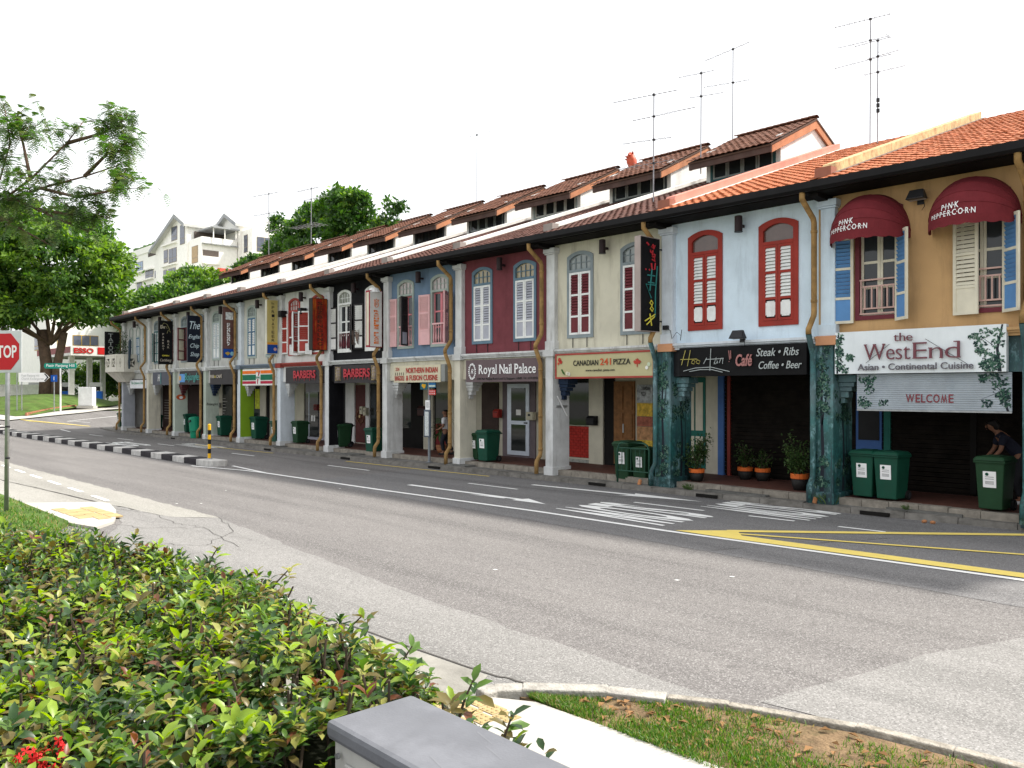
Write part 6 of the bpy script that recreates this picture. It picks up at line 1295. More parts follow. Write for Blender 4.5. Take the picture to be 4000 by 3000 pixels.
def wyn(bd, y, x0, x1, z0, z1, f=ap_fr, nb=2, g=ap_win):     # window on a -y face
    w = box('window', f, bd, x0, x1, y-.05, y+.05, z0, z1)
    for k in range(nb): q = (x1-x0)/nb; box('pane', g, w, x0+q*k+.07, x0+q*(k+1)-.05, y-.07, y-.051, z0+.08+(z1-z0)*.28, z1-.08); box('pane', g, w, x0+q*k+.07, x0+q*(k+1)-.05, y-.07, y-.051, z0+.08, z0+(z1-z0)*.28)
bA = building('house', 'white building with amber framed windows rising behind the petrol station', (-110.6, 27, 1))
box('wall', ap_w, bA, -14, 0, 0, 15, 0, 11.3)
wxp(bA, 0, 1.0, 1.9, 6.2, 8.0, ap_yf, 1); wxp(bA, 0, 2.7, 5.6, 6.3, 8.1, ap_yf, 3); wyn(bA, 0, -6, -2, 6.3, 8.0, ap_yf, 3); box('ledge', ap_w, bA, 0, .6, 2.4, 6, 5.9, 6.15)
bB = building('apartment_block', 'white apartment block with roof terrace, left of the gabled one', (-138.7, 50, 4))
box('wall', ap_w, bB, -18, 0, 0, 12, 0, 21.5); box('roof_terrace', ap_w, bB, -13, -1, 3, 11, 21.5, 23.4); box('parapet', ap_w, bB, -18.1, .1, -.15, 0, 21.3, 22.3)
for (x0, x1, z0, z1, nb) in ((-10.2,-7.0,18.6,20.2,3),(-5.9,-2.2,17.0,18.5,2),(-1.6,-.35,16.7,17.9,1),(-6.2,-3.3,14.4,15.9,2),(-9.9,-7.5,15.4,17.0,2),(-6.0,-2.2,12,13.4,2),(-13.5,-11,18.6,20.2,2)): wyn(bB, 0, x0, x1, z0, z1, ap_fr, nb, M('apartment_glass_blue', (.14,.23,.36), rough=.1, spec=.6) if x0 in (-10.2,-13.5) else ap_win)
for z in (14.3, 16.9, 18.5): box('ledge', ap_w, bB, -10.6, -2, -.5, -.001, z-.25, z)
box('terrace_shade_panel', M('balcony_dark', (.10,.08,.07)), bB, -4.6, -.3, -.04, -.001, 20.5, 21.2)  # dark panel on the solid wall; the recess shade is put into its colour
for k in range(14): box('planter_bush', lf_green_far, bB, -11.5+.8*k, -11.0+.8*k, -.1, .3, 22.3, 22.5+.25*random.random())
bC = building('apartment_block', 'tall white gabled apartment block with stepped balconies above the shophouse roofs', (-118.5, 48.5, 5))
def gable_block(bd, x0, x1, y0, y1, zl, za, zr, xap, nm='wall'):
    MB().prism([(x0,0),(x1,0),(x1,zr),(xap,za),(x0,zl)], 'y', y0, y1).build(nm, ap_w, bd)
    MB().prism([(x0-.9,zl-.45),(x0-.9,zl-.05),(xap,za+.35),(x1+.5,zr+.25),(x1+.5,zr-.15),(xap,za-.05)], 'y', y0-.7, y1).build('roof', ap_roof, bd)
    MB().prism([(x0-.95,zl-.6),(x0-.95,zl-.05),(xap,za+.37),(x1+.55,zr+.27),(x1+.55,zr-.3),(xap,za-.25)], 'y', y0-.75, y0-.702).build('verge_board', ap_ed, bd)
gable_block(bC, -17.2, -4.6, 0, 14, 19.6, 23.4, 21.6, -7.8)
for (x0, x1, z0, z1, nb) in ((-10.6,-8.3,20.08,22.2,1),(-7.2,-5.4,19.1,22.0,1),(-13.7,-12.0,17.05,19.07,1),(-11.65,-8.5,16.8,19.0,2),(-13.9,-12.3,14.0,16.0,1),(-11.9,-8.9,13.9,16.0,2),(-7.6,-4.7,13.6,15.8,2)): wyn(bC, 0, x0, x1, z0, z1, ap_fr, nb)
for z in (13.7,16.6,19.8): box('ledge', ap_w, bC, -14.0, -8.3, -.45, -.001, z-.2, z)
box('balcony_wing', ap_w, bC, -4.6, 0, .3, 5.6, 0, 18.6); box('roof_parapet', ap_w, bC, -.12, 0, .3, 5.6, 18.6, 19.5); box('roof_parapet', ap_w, bC, -4.6, -.121, .3, .42, 18.6, 19.5)
box('balcony_shade_panel', M('balcony_dark', (.10,.08,.07)), bC, .001, .05, .45, 2.8, 16.75, 17.6); box('balcony_front', ap_w, bC, 0.0, .4, .32, 3.0, 15.6, 16.6); box('balcony_slab', ap_ed, bC, 0, .45, .32, 5.6, 18.45, 18.6); box('terrace_roof', ap_ed, bC, -4.4, .5, 1.6, 5.8, 20.9, 21.1); box('terrace_back', M('balcony_dark'), bC, -4.5, -4.3, 1.0, 5.6, 18.7, 20.9)  # first box: solid dark panel, the shade of the balcony recess as colour
for y in (1.9, 3.6, 5.3): box('terrace_post', ap_w, bC, .1, .22, y, y+.12, 18.6, 20.9)
wyn(bC, .3, -3.5, -1.3, 15.9, 18.4, ap_fr, 1, M('blind_tan', (.45,.33,.20)))
bD = building('apartment_block', 'second white gabled apartment block right of the stepped one', (-118.2, 54.2, 5))
gable_block(bD, -5.8, 0, 0, 9, 22.6, 23.6, 21.7, -3.4); box('corner_bay', ap_w, bD, .0, 3.4, .5, 6, 0, 20.9); wyn(bD, .5, .8, 2.0, 17.6, 20.2, ap_fr, 1); wxp(bD, 3.4, 1.2, 3.6, 17.6, 19.8, ap_fr, 2)
for k in range(9): box('plant_trough', lf_green_far, bD, 3.4, 3.7, .6+.55*k, 1.0+.55*k, 16.8, 17.3)
rr = building('red_roofed_house', 'small house with red tiled roof peeping over the first clerestory', (-100.5, 44, 3.9), 'house'); box('wall', ap_w, rr, -4, 4, 0, 8, 0, 10.2)
MB().prism([(-4.6,9.8),(0,13.6),(4.6,9.8)], 'y', -.6, 8.6).build('roof', M('roof_red_tile', (.34,.045,.03), rough=.8, var=.35, scale=4), rr)

# ------------------------------------------------------------------ trees
lf_a = leafmat('foliage_mid', (.075,.16,.026), .4); lf_b = leafmat('foliage_light', (.17,.28,.042), .45); lf_c = leafmat('foliage_deep', (.035,.085,.018), .3); lf_d = leafmat('foliage_olive', (.13,.17,.05), .4); lf_d2 = leafmat('foliage_greygreen', (.075,.115,.05), .4); bark = M('bark', (.13,.085,.06), rough=.95, var=.35, scale=3, bump=.8, bscale=8, streak=(4,4,.6), dirt=.6)
def tree(label, base, trunk, blobs, n, ls, mats=(lf_a, lf_b, lf_c), name='broadleaf_tree', clump=.9, droop=.2, wts=(5,3,3), stems=None, group=None, nper=26):
    t = thing(name, label, 'tree', base, group=group); bx, by, bz_ = base
    tb = MB()
    for (pts, rs) in (stems or [([(0,0,-.3),(0,0,trunk[0]*.6),(.1,0,trunk[0])], [trunk[1]*1.25, trunk[1], trunk[1]*.8])]): tb.tube(pts, rs, 9)
    top = Vector((0,0,trunk[0]*.8))
    for (c, r) in blobs:
        c = Vector(c) - Vector(base); mid = top.lerp(c, .5) + Vector((0,0,-.2)); tb.tube([top*.85, mid, c], [trunk[1]*.26, trunk[1]*.18, trunk[1]*.06], 6)
    tb.build('trunk', bark, t, smooth=True)
    vol = [r[0]*r[1]+r[1]*r[2]+r[0]*r[2] for c, r in blobs]; S = sum(vol); cr = MB()
    for (c, r), v in zip(blobs, vol):
        c = Vector(c) - Vector(base); nc = max(4, int(n*v/S/nper))
        for _ in range(nc):
            d = rvec(); d.z = d.z if d.z > -.55 else -d.z; rad = random.uniform(.62, 1.04)
            cc = c + Vector((d.x*r[0], d.y*r[1], d.z*r[2]))*rad; cs = clump*random.uniform(.6, 1.3); mt = random.choices(range(len(mats)), wts)[0]
            for _k in range(nper):
                o_ = rvec()*random.random()**.5; p = cc + Vector((o_.x*cs, o_.y*cs, o_.z*cs*.6)); cr.cur = mt if random.random() < .7 else random.choices(range(len(mats)), wts)[0]
                dd = rvec() + d*.5 - Vector((0,0,droop)); L_ = ls*random.uniform(.7,1.3); s_ = dd.cross(rvec()); 
                if s_.length < .01: continue
                s_.normalize(); dd.normalize(); w_ = L_*.24
                cr.add([p, p+dd*L_*.5+s_*w_, p+dd*L_, p+dd*L_*.5-s_*w_], [(0,1,2,3)])
    tag(cr.build('crown', list(mats), t), kind='stuff'); return t
tb_ = (-75.5, 18.6, 1.9)
tree('broad dense green roadside tree with twin trunks on the grass mound', tb_, (6.2,.55), [((-75.0,19.5,12.2),(5.2,5.2,4.2)),((-79,15.5,11.0),(5,5,4.2)),((-74.0,21.2,11.4),(2.8,2.8,4.0)),((-77,13,9.0),(4.2,4.2,2.6)),((-77.5,18,15.0),(4.4,4.2,2.6)),((-73.4,20.6,9.0),(2.6,2.8,1.8)),((-72.9,22.0,9.8),(1.9,1.9,1.9)),((-76,10.5,11.5),(4.5,4.5,4.0)),((-75.6,18.4,8.9),(4.2,4.4,1.7)),((-78.5,14.5,8.6),(3.6,3.6,1.6))], 66000, .42,
     stems=[([(-.3,-.2,-.4),(-.25,-.2,2.5),(-.5,-.5,5.4)], [.62,.46,.4]), ([(.35,.35,-.4),(.45,.4,2.5),(.9,.8,5.2)], [.45,.34,.28])], wts=(5,4.5,2), clump=.95, droop=.35, nper=52)
tree('large dark green tree behind the roofs in the middle', (-75.7,45,4), (11,.5), [((-78,45,17.2),(4.0,4,3.6)),((-76.4,45,20.4),(1.9,1.9,2.0)),((-80.6,45,20.2),(1.7,1.7,1.9)),((-72.3,45,17.6),(3.0,3.2,3.4)),((-71.0,45,20.4),(1.3,1.4,1.7)),((-85,45,16.4),(3.4,3.4,3.0)),((-84.0,45,19.3),(1.5,1.5,1.6)),((-87.5,45,18.4),(1.2,1.2,1.5)),((-90.5,45,15.4),(2.8,3,2.6)),((-67.5,46,16.0),(1.7,2.0,2.8)),((-95.2,45,15.8),(2.2,2.2,2.2)),((-73.5,45,21.2),(1.8,1.8,1.6)),((-79,45,14),(6,4,2.5)),((-88,45,21),(1.0,1.0,1.0)),((-66.4,46,19.6),(.8,.8,1.0))], 46000, .5, wts=(4,1.3,5.5), clump=.75, nper=44)
tree('mid green trees massed below the apartment block, rightmost', (-96,40,3.5), (9,.3), [((-95.5,38,13.6),(2.7,2.6,2.7)),((-91.2,38.5,13.2),(2.3,2.5,2.4)),((-99,38,12),(2.6,3,2.2))], 14000, .5, wts=(4,3,3))
tree('mid green tree massed below the apartment block, middle', (-103,38,3), (7,.3), [((-102.5,37,12.2),(3.2,3.4,2.3)),((-108,37,11.4),(3.4,3.4,2.3))], 14000, .5, wts=(4,2,4)); tree('dark tree just left of the end of the shophouse row', (-72,27,1.5), (5,.3), [((-71.5,27,8.6),(3.0,3,2.6)),((-74.5,27.5,7.0),(2.8,2.8,2.6)),((-68.5,28.5,8.0),(3,3,2.4)),((-64.5,30,8.2),(3.0,3,2.4))], 20000, .4, wts=(3,1,5))
tree('low dark shrubbery behind the petrol station pumps', (-100,32,1), (2,.2), [((-100,33,3.2),(3,4,2.4)),((-98,28,3.0),(3,3,2.2)),((-99,38,3.4),(3,4,2.6))], 9000, .45, wts=(3,2,4), name='shrub'); tree('reddish brown tangled shrub left of the twin trunks', (-84,13,1.5), (2.5,.2), [((-84,14,6.0),(3.5,3.5,3.2)),((-87,12,5),(3,3,3))], 9000, .35, (M('foliage_rust', (.13,.075,.05)), lf_d), 'shrub', wts=(4,1))
# feathery tree overhanging from the left
ft = thing('feathery_tree', 'fine leaved tree with sparse spreading branches at the upper left', 'tree', (-50.5, 4.0, .09)); tb2 = MB(); fr = MB()
tb2.tube([(0,0,-.2),(.3,.1,3),(.7,.4,6.5),(1.2,.8,9.5)], [.42,.36,.30,.24], 9)
org = Vector((-49.3,4.8,9.6)); O_ = Vector((-50.5,4.0,.09))
LIMBS = [[(-45.98,9.16,11.38),(-44.1,10.47,11.93),(-42.17,11.82,12.35),(-40.43,12.97,12.81)],[(-45.98,9.16,11.38),(-44.99,10.24,12.48),(-44.38,11.64,14.34),(-44.33,12.43,15.62)],[(-45.49,9.7,11.5),(-44.18,10.38,10.9),(-42.73,11.21,10.2),(-41.5,11.8,9.69)],[(-44.1,10.47,11.93),(-42.19,11.5,11.35),(-40.43,12.53,11.5),(-39.74,12.97,11.8)],[(-44.99,10.24,12.48),(-46.37,10.22,14.49),(-47.19,10.06,16.03)],[(-47.13,9.39,12.73),(-47.36,9.88,14.63),(-48.11,9.81,16.45)],[(-44.38,11.64,14.34),(-42.67,12.76,14.68),(-41.35,13.44,15.25)],[(-44.18,10.38,10.9),(-42.41,11.56,10.56),(-40.83,12.54,10.34)],[(-42.17,11.82,12.35),(-41.44,12.61,13.42),(-40.53,13.0,13.43)],[(-45.98,9.16,10.64),(-44.79,9.87,9.96),(-43.22,10.69,9.13)]]
for L in LIMBS:
    P = [Vector(q)-O_ for q in L]
    if L[0][0] < -45.0: P = [org-O_, (org-O_).lerp(P[0], .6)+Vector((0,0,.5))] + P
    n = len(P); tb2.tube(P, [.085*(1-.85*k/(n-1))+.012 for k in range(n)], 6)
    for _ in range(17):
        k = random.randint(1, n-2); u = random.random(); p = P[k].lerp(P[k+1], u); tip = p + Vector((random.gauss(0,.8), random.gauss(0,.8), random.uniform(-.2,1.0)))
        tb2.tube([p, p.lerp(tip,.5)+Vector((0,0,.08)), tip], [.022,.014,.006], 4)
        for _j in range(11):           # pinnate fronds with leaflets
            q = p.lerp(tip, random.uniform(.35,1.05)) + rvec()*.25; dd = (rvec()+Vector((.2,-.1,-.35))).normalized(); Lf = random.uniform(.35,.6); sd = dd.cross(Vector((0,0,1)))
            if sd.length < .05: continue
            sd.normalize(); fr.cur = random.choices((0,1,2),(5,2,3))[0]
            for m_ in range(7):
                c_ = q + dd*Lf*(m_+.5)/7 - Vector((0,0,.05*m_*m_/9)); l_ = .20*(1-abs(m_-3)/6)
                for sg in (-1,1):
                    e_ = c_ + sd*sg*l_ + dd*.05 - Vector((0,0,.04)); w_ = dd*.026; fr.add([c_-w_, c_+w_, e_+w_*.6, e_-w_*.6], [(0,1,2,3)])
tb2.build('trunk', bark, ft, smooth=True); tag(fr.build('crown', [lf_a, lf_d, lf_d2], ft), kind='stuff')
# plant on the corner balcony
bpn = thing('balcony_plant', 'tall leafy vine growing on the corner balcony', 'plant', (-49.1, 15.75, 3.56)); b = MB(); st = MB()
for k in range(14):
    tp2 = Vector((random.gauss(0,.22), random.gauss(0,.18), random.uniform(1.1,2.1))); st.tube([(0,0,0), tp2*.5+Vector((.05,0,0)), tp2], [.012,.008,.004], 4)
    for j in range(34): leaf_poly(b, tp2*random.uniform(.2,1)+rvec()*.14, rvec(), Vector((0,0,1)), .11, .06)
b.build('leaves', [pl1, pl2], bpn); st.build('stem', twig, bpn)
# leaning surfboard-like panel on the balcony
lp = thing('folded_parasol', 'closed dark parasol leaning on the corner balcony', 'parasol', (-47.6, 15.6, 3.56)); MB().tube([(0,0,0),(.06,.02,1.5),(.08,.02,1.6)], [.05,.09,.01], 8).build('cloth', M('parasol_dark', (.04,.06,.08)), lp); MB().tube([(0,0,-.0),(.09,.02,1.75)], .012, 5).build('pole', greymetal, lp)

# ------------------------------------------------------------------ foreground: hedge, cabinet, stop sign
hm = [leafmat('ixora_lime', (.25,.36,.042), .42, .36), leafmat('ixora_mid', (.085,.16,.028), .35, .36), leafmat('ixora_deep', (.025,.06,.016), .25, .3), leafmat('ixora_bronze', (.13,.105,.03), .3, .4), leafmat('ixora_red', (.16,.06,.03), .3, .4), leafmat('ixora_pale', (.34,.34,.10), .4, .4)]
hw = (5.4, 5.5, 4.6, 3.0, .6, 1.4)
hd = thing('ixora_hedge', 'clipped leafy hedge with lime and bronze shoots in the left foreground', 'hedge', (-6, 1.4, .09))
HO = Vector((-6, 1.4, .09)); tw = MB(); fol = MB(); big = []
YM = [(-9.9,1.0),(-9.3,1.6),(-8.3,2.3),(-7.6,2.55),(-6.7,2.82),(-5.67,2.80),(-4.77,2.68),(-4.,2.57),(-3.,2.40),(-2.0,2.3)]
def ymax(x):
    for (x0,y0),(x1,y1) in zip(YM, YM[1:]):
        if x0 <= x <= x1: return y0+(y1-y0)*(x-x0)/(x1-x0)
    return YM[0][1] if x < -9.9 else 2.3
def top_z(x, y):
    e = ymax(x) - y; d = 0.
    if e < .25: d += (.25-e)**2*2.0
    if x > -3.0: d += max(0., (x+3.0))*.35
    return 1.05 + .10*mnoise.noise(Vector((x*1.3, y*1.6, .5))) + .07*mnoise.noise(Vector((x*4, y*4, 2.5))) - d
def hedge_ok(x, y):
    if y > ymax(x) or (x > -3.02 and y < 2.2): return False
    return True
leafA = MB(); leaf_poly(leafA, Vector((0,0,0)), Vector((0,1,0)), Vector((0,0,1)), 1., .5, .18, .35); _leafme = [leafA.mesh('leaf', m_, True) for m_ in hm]
def shoot(x, y, z, nl, size, upr, big_ok=False):
    ax = (Vector((random.gauss(0,.28), random.gauss(0,.28), 1))).normalized(); ph = random.uniform(0, 6.28); mt = random.choices(range(6), hw)[0]
    u_ = ax.orthogonal().normalized(); v_ = ax.cross(u_)
    for k in range(nl):
        a = ph + k*2.4; lev = k/nl; out = u_*math.cos(a)+v_*math.sin(a); d = (out*(1.-.55*lev*upr) + ax*(.15+.95*lev*upr)).normalized(); p = Vector((x, y, z)) - ax*(.09*(1-lev)) 
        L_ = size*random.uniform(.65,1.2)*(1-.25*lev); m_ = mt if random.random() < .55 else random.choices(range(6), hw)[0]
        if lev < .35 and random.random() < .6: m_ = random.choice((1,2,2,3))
        if big_ok and len(big) < 300 and L_ > .075: big.append((p.copy(), d, L_, m_)); continue
        fol.cur = m_; leaf_poly(fol, p - HO, d, ax if abs(d.dot(ax)) < .95 else out, L_, L_*.5, .18, random.uniform(.1,.6))
    return ax
N1 = 0
while N1 < 3000:
    x = -2.25 - 7.6*random.random()**1.1; y = random.uniform(-.15, 2.85)
    if not hedge_ok(x, y): continue
    dist = math.hypot(x, y); z = top_z(x, y) + random.gauss(0, .05)
    near = dist < 3.6
    shoot(x, y, z, random.randint(6, 11), random.uniform(.07,.11), random.uniform(.5, 1.), near and y > .4); N1 += 1
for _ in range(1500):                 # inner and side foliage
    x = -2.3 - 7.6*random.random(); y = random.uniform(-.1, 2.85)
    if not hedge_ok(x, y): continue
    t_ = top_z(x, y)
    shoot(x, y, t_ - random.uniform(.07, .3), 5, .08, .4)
for _ in range(1100):                 # far face of the hedge
    x = random.uniform(-9.7, -2.4); y = ymax(x) + random.gauss(0, .06); shoot(x, y, random.uniform(.2, 1.0), 6, .09, .5)
for _ in range(1500):
    x = -2.4 - 7.3*random.random()**1.2; y = random.uniform(.1, 2.8)
    if not hedge_ok(x, y): continue
    t_ = top_z(x, y); p = Vector((x, y, t_-random.uniform(.25,.5))) - HO; q = Vector((x+random.gauss(0,.07), y+random.gauss(0,.07), t_-random.uniform(-.07,.08))) - HO
    tw.tube([p, p.lerp(q,.5)+Vector((random.gauss(0,.02),random.gauss(0,.02),0)), q], [.0085,.007,.006], 5)
for (x, y, z, dx, dz) in ((-5.5,2.72,1.03,.16,.10),(-4.3,2.58,1.0,.14,.06),(-3.55,2.45,1.0,.10,.08),(-2.9,2.34,1.0,.08,.10),(-2.6,2.3,.90,.08,.14),(-2.35,2.26,.78,.04,.10),(-6.6,2.76,1.05,.08,.08)):   # stray sprigs
    p = Vector((x, y, z-.1)); q = p + Vector((dx*.3, dx, dz+.1)); tw.tube([p-HO, p.lerp(q,.5)-HO+Vector((0,0,.02)), q-HO], [.008,.006,.004], 5); shoot(q.x, q.y, q.z, 7, .11, .8); m2 = p.lerp(q,.6); shoot(m2.x, m2.y, m2.z, 6, .09, .5)
tw.build('twig', twig, hd); tag(hd.children[-1], kind='stuff')
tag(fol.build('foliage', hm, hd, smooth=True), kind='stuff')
for (p, d, L_, m_) in big:
    o = link('leaf', _leafme[m_], hd, p - HO); q = d.to_track_quat('Y', 'Z'); o.rotation_mode = 'QUATERNION'; o.rotation_quaternion = q; o.scale = (L_, L_, L_)
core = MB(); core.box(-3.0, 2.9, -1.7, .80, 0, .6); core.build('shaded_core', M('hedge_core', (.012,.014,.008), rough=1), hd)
flm = M('ixora_flower', (.55,.02,.02), rough=.6)
for c_ in ((-3.32,.74,1.08),(-3.42,.86,1.05)):
    fl = MB()
    for _ in range(26):
        p = Vector(c_) + rvec()*.05 - HO; n_ = rvec()
        for k in range(4):
            a = k*math.pi/2; u_ = n_.orthogonal().normalized(); v_ = n_.cross(u_); d = u_*math.cos(a)+v_*math.sin(a); w_ = n_.cross(d); fl.add([p, p+d*.011+w_*.006, p+d*.02, p+d*.011-w_*.006], [(0,1,2,3)])
    tag(fl.build('flower_cluster', flm, hd), kind='stuff')
cb_ = thing('roadside_cabinet', 'grey topped roadside cabinet in the foreground beside the hedge', 'cabinet', (-2.93, 1.70, .1)); cl = M('cabinet_lid_grey', (.135,.14,.155), rough=.55, var=.12, scale=5, bump=.08, bscale=90, dirt=.25, dcol=(.30,.31,.34), streak=(2,2,2)); cbm = M('cabinet_body_grey', (.42,.42,.40), rough=.6, var=.08, dirt=.3)
box('lid', cl, cb_, 0, 2.2, 0, .42, .925, 1.0, bevel=.022); box('body', cbm, cb_, .03, 2.17, .025, .395, .0, .9245, bevel=.008)
dr_ = box('door_panel', cbm, cb_, .12, 1.05, .012, .0245, .1, .86, bevel=.006); box('door_panel', cbm, cb_, 1.1, 2.08, .012, .0245, .1, .86, bevel=.006)
MB().tube([(.085,.012,.88),(.085,.0,.88)], .012, 8).build('bolt', greymetal, cb_)
for (x, y, a) in ((.5,.36,.5),(.62,.3,.35),(.55,.1,.2),(.95,.34,.4)): MB().quad((x,y,1.0008),(x+.12,y-.03,1.0008),(x+.121,y-.025,1.0008),(x+.002,y+.006,1.0008)).build('scratch', M('scratch_pale', (.17,.175,.19)), cb_)
ss = thing('stop_sign', 'red stop sign on a white plate and grey pole cut by the left edge', 'stop sign', (-18.2, 3.72, .09), R(30)); srd = M('stop_red', (.48,.012,.018), rough=.4, var=.05)
MB().tube([(-.04,.05,0),(0,.045,2.4),(0,.045,3.42)], .04, 10).build('pole', greymetal, ss, smooth=True); box('plate', M('plate_white', (.55,.57,.58), rough=.5), ss, -.40, .40, -.012, .0, 2.64, 3.44, bevel=.004)
oc = [(.372*math.cos(R(22.5+45*k))*1.0, 3.04+.372*math.sin(R(22.5+45*k))) for k in range(8)]
MB().prism(oc[::-1], 'y', -.018, -.0125).build('octagon', srd, ss); txt('STOP', ink_w, ss, -.29, .29, 2.92, 3.16, -.0185, bold=.02, depth=.003)
for z in (1.6,1.0): MB().lathe([(.044,0),(.044,.03)], 10).build('clamp', darkmetal, ss, loc=(-.01,.048,z))

# ------------------------------------------------------------------ people
def skin(name, pts, edges, radii, m, parent, sub=2, root=0):
    me = bpy.data.meshes.new(name); me.from_pydata(pts, edges, []); o = link(name, me, parent); me.materials.append(m)
    md = o.modifiers.new('skin', 'SKIN'); md.use_smooth_shade = True
    for i, r in enumerate(radii):
        sv = me.skin_vertices[0].data[i]; sv.radius = r if isinstance(r, tuple) else (r, r); sv.use_root = (i == root)
    s2 = o.modifiers.new('sub', 'SUBSURF'); s2.levels = sub; s2.render_levels = sub; return o
def person(label, loc, rz, J, shirt, trous, skn, hair, pony=False):
    """J: joints in metres, facing -Y"""
    t = thing('person', label, 'person', loc, rz); V = {k: Vector(v) for k, v in J.items()}
    names_ = ['pelvis','waist','chest','neck','head','crown']; P = [V[k] for k in names_]; E = [(i, i+1) for i in range(5)]; Rr = [(.13,.095),(.12,.09),(.15,.10),.052,.088,.075]
    for s_ in ('l','r'):
        b_ = len(P); P += [V['sh_'+s_], V['el_'+s_], V['wr_'+s_], V['ha_'+s_]]; E += [(2,b_),(b_,b_+1),(b_+1,b_+2),(b_+2,b_+3)]; Rr += [.058,.042,.030,.034]
        h_ = V['ha_'+s_]; w_ = V['wr_'+s_]; d = (h_-w_).normalized(); sd = d.cross(Vector((0,0,1))); sd = sd.normalized() if sd.length > .01 else Vector((1,0,0))
        for k in range(5):
            b2 = len(P); o_ = sd*(-.028+.018*k) if k < 4 else sd*.045; ln = (.065,.075,.07,.055,.03)[k]; P += [h_+d*.02+o_*.8, h_+d*ln+o_+Vector((0,0,-.012))]; E += [(b_+3,b2),(b2,b2+1)]; Rr += [.009,.008]
        b_ = len(P); P += [V['hip_'+s_], V['kn_'+s_], V['an_'+s_], V['toe_'+s_]]; E += [(0,b_),(b_,b_+1),(b_+1,b_+2),(b_+2,b_+3)]; Rr += [.095,.062,.042,.035]
    bd = skin('body', [tuple(p) for p in P], E, Rr, skn, t, 2)
    sp = [V['pelvis']+(V['pelvis']-V['waist'])*.25, V['waist'], V['chest'], V['chest'].lerp(V['neck'],.75)]; se = [(0,1),(1,2),(2,3)]; sr = [(.18,.145),(.16,.13),(.178,.128),.075]
    for s_ in ('l','r'):
        b_ = len(sp); sp += [V['sh_'+s_], V['sh_'+s_].lerp(V['el_'+s_],.75)]; se += [(2,b_),(b_,b_+1)]; sr += [.075,.066]
    skin('shirt', [tuple(p) for p in sp], se, sr, shirt, t, 2)
    tpn = [V['waist'].lerp(V['pelvis'],.6), V['pelvis']]; te = [(0,1)]; tr_ = [(.15,.115),(.168,.128)]
    for s_ in ('l','r'):
        b_ = len(tpn); tpn += [V['hip_'+s_], V['kn_'+s_], V['an_'+s_]+Vector((0,0,.04))]; te += [(1,b_),(b_,b_+1),(b_+1,b_+2)]; tr_ += [.108,.078,.062]
    skin('trousers', [tuple(p) for p in tpn], te, tr_, trous, t, 2)
    hp = [V['head']+Vector((0,.02,.02)), V['crown']+Vector((0,.015,.03))]; he = [(0,1)]; hr = [(.098,.1),(.088,.088)]
    if pony: hp += [V['head']+Vector((0,.10,-.04)), V['neck']+Vector((0,.13,-.12))]; he += [(0,2),(2,3)]; hr += [.05,.03]
    skin('hair', [tuple(p) for p in hp], he, hr, hair, t, 2)
    fc = (V['crown']-V['neck']).normalized(); f_ = V['head']
    MB().lathe([(.012,0),(.018,.02),(.006,.05)], 6).build('nose', skn, t, loc=f_+Vector((0,-.092,-.02)), smooth=True)
    for s_ in (-1,1): MB().lathe([(0,-.007),(.011,0),(0,.007)], 8).build('eye', black, t, loc=f_+Vector((s_*.035,-.083,.012))); MB().lathe([(0,-.03),(.018,0),(0,.03)], 8).build('ear', skn, t, loc=f_+Vector((s_*.09,0,-.01)))
    box('mouth', M('lip', (.35,.12,.1)), t, f_.x-.022, f_.x+.022, f_.y-.088, f_.y-.078, f_.z-.052, f_.z-.044)
    for s_ in ('l','r'):
        a = V['an_'+s_]; k = MB(); k.taper(a.x-.045,a.x+.045,a.y-.19,a.y+.06,a.z-.085, a.x-.04,a.x+.04,a.y-.15,a.y+.05,a.z-.02); k.build('shoe', M('shoe_pale', (.5,.5,.5)) if pony else black, t, bevel=.015)
    return t
skn = M('skin_tone', (.22,.11,.07), rough=.6); hair = M('hair_black', (.01,.008,.008), rough=.5)
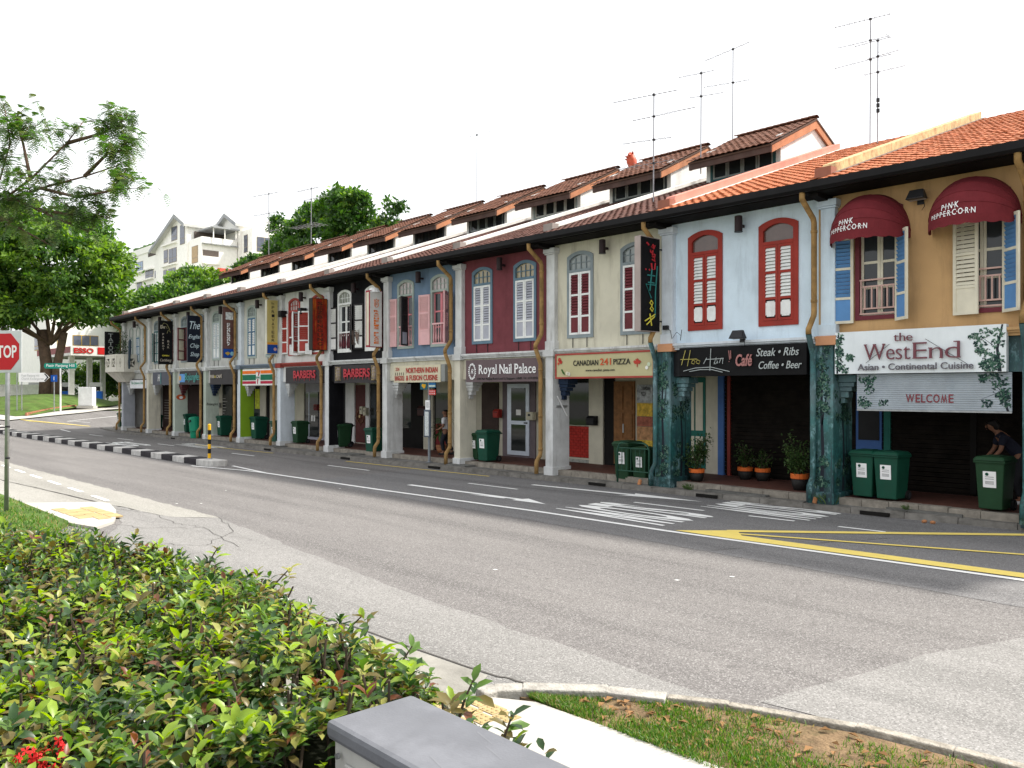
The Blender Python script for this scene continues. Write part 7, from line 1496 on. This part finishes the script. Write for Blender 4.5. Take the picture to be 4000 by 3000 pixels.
bent = dict(pelvis=(0,.12,.92),waist=(0,.0,1.06),chest=(0,-.16,1.24),neck=(0,-.28,1.37),head=(0,-.36,1.45),crown=(0,-.40,1.54),sh_l=(.18,-.20,1.27),el_l=(.24,-.26,1.02),wr_l=(.20,-.40,.86),ha_l=(.19,-.45,.82),sh_r=(-.18,-.20,1.27),el_r=(-.24,-.26,1.02),wr_r=(-.20,-.40,.86),ha_r=(-.19,-.45,.82),
            hip_l=(.09,.12,.86),kn_l=(.10,.02,.47),an_l=(.11,.10,.085),toe_l=(.11,-.05,.03),hip_r=(-.09,.12,.86),kn_r=(-.10,.06,.47),an_r=(-.12,.22,.085),toe_r=(-.12,.08,.03))
person('woman in a dark blue shirt bending forward behind the rightmost bin', (-5.22,17.75,.25), R(-60), bent, M('shirt_darkblue', (.014,.016,.028), rough=.85), M('trousers_black', (.015,.015,.018), rough=.85), skn, hair, True)
walk = dict(pelvis=(0,0,.82),waist=(0,-.01,.98),chest=(0,-.03,1.15),neck=(0,-.04,1.30),head=(0,-.06,1.40),crown=(0,-.06,1.48),sh_l=(.18,-.03,1.19),el_l=(.23,-.02,.95),wr_l=(.2,-.2,.85),ha_l=(.19,-.26,.84),sh_r=(-.18,-.03,1.19),el_r=(-.24,.03,.94),wr_r=(-.22,-.10,.78),ha_r=(-.21,-.15,.73),
            hip_l=(.09,0,.78),kn_l=(.10,-.12,.43),an_l=(.1,-.06,.085),toe_l=(.1,-.2,.03),hip_r=(-.09,0,.78),kn_r=(-.10,-.02,.43),an_r=(-.1,.18,.1),toe_r=(-.1,.05,.03))
person('person in a white shirt and dark trousers half hidden behind a downpipe', (-21.95,17.3,.25), R(-60), walk, M('shirt_white', (.6,.6,.62), rough=.85), M('trousers_navy', (.02,.022,.03), rough=.85), skn, hair)
ct = thing('white_carton', 'white carton on the walkway behind the bent over woman', 'carton', (-4.80, 17.75, .25)); box('box', ink_w, ct, -.16, .16, -.12, .12, 0, .5, bevel=.004); box('flap', ink_w, ct, -.16, .16, -.2, -.121, .49, .498)
bpy.data.scenes.remove(_tmp)
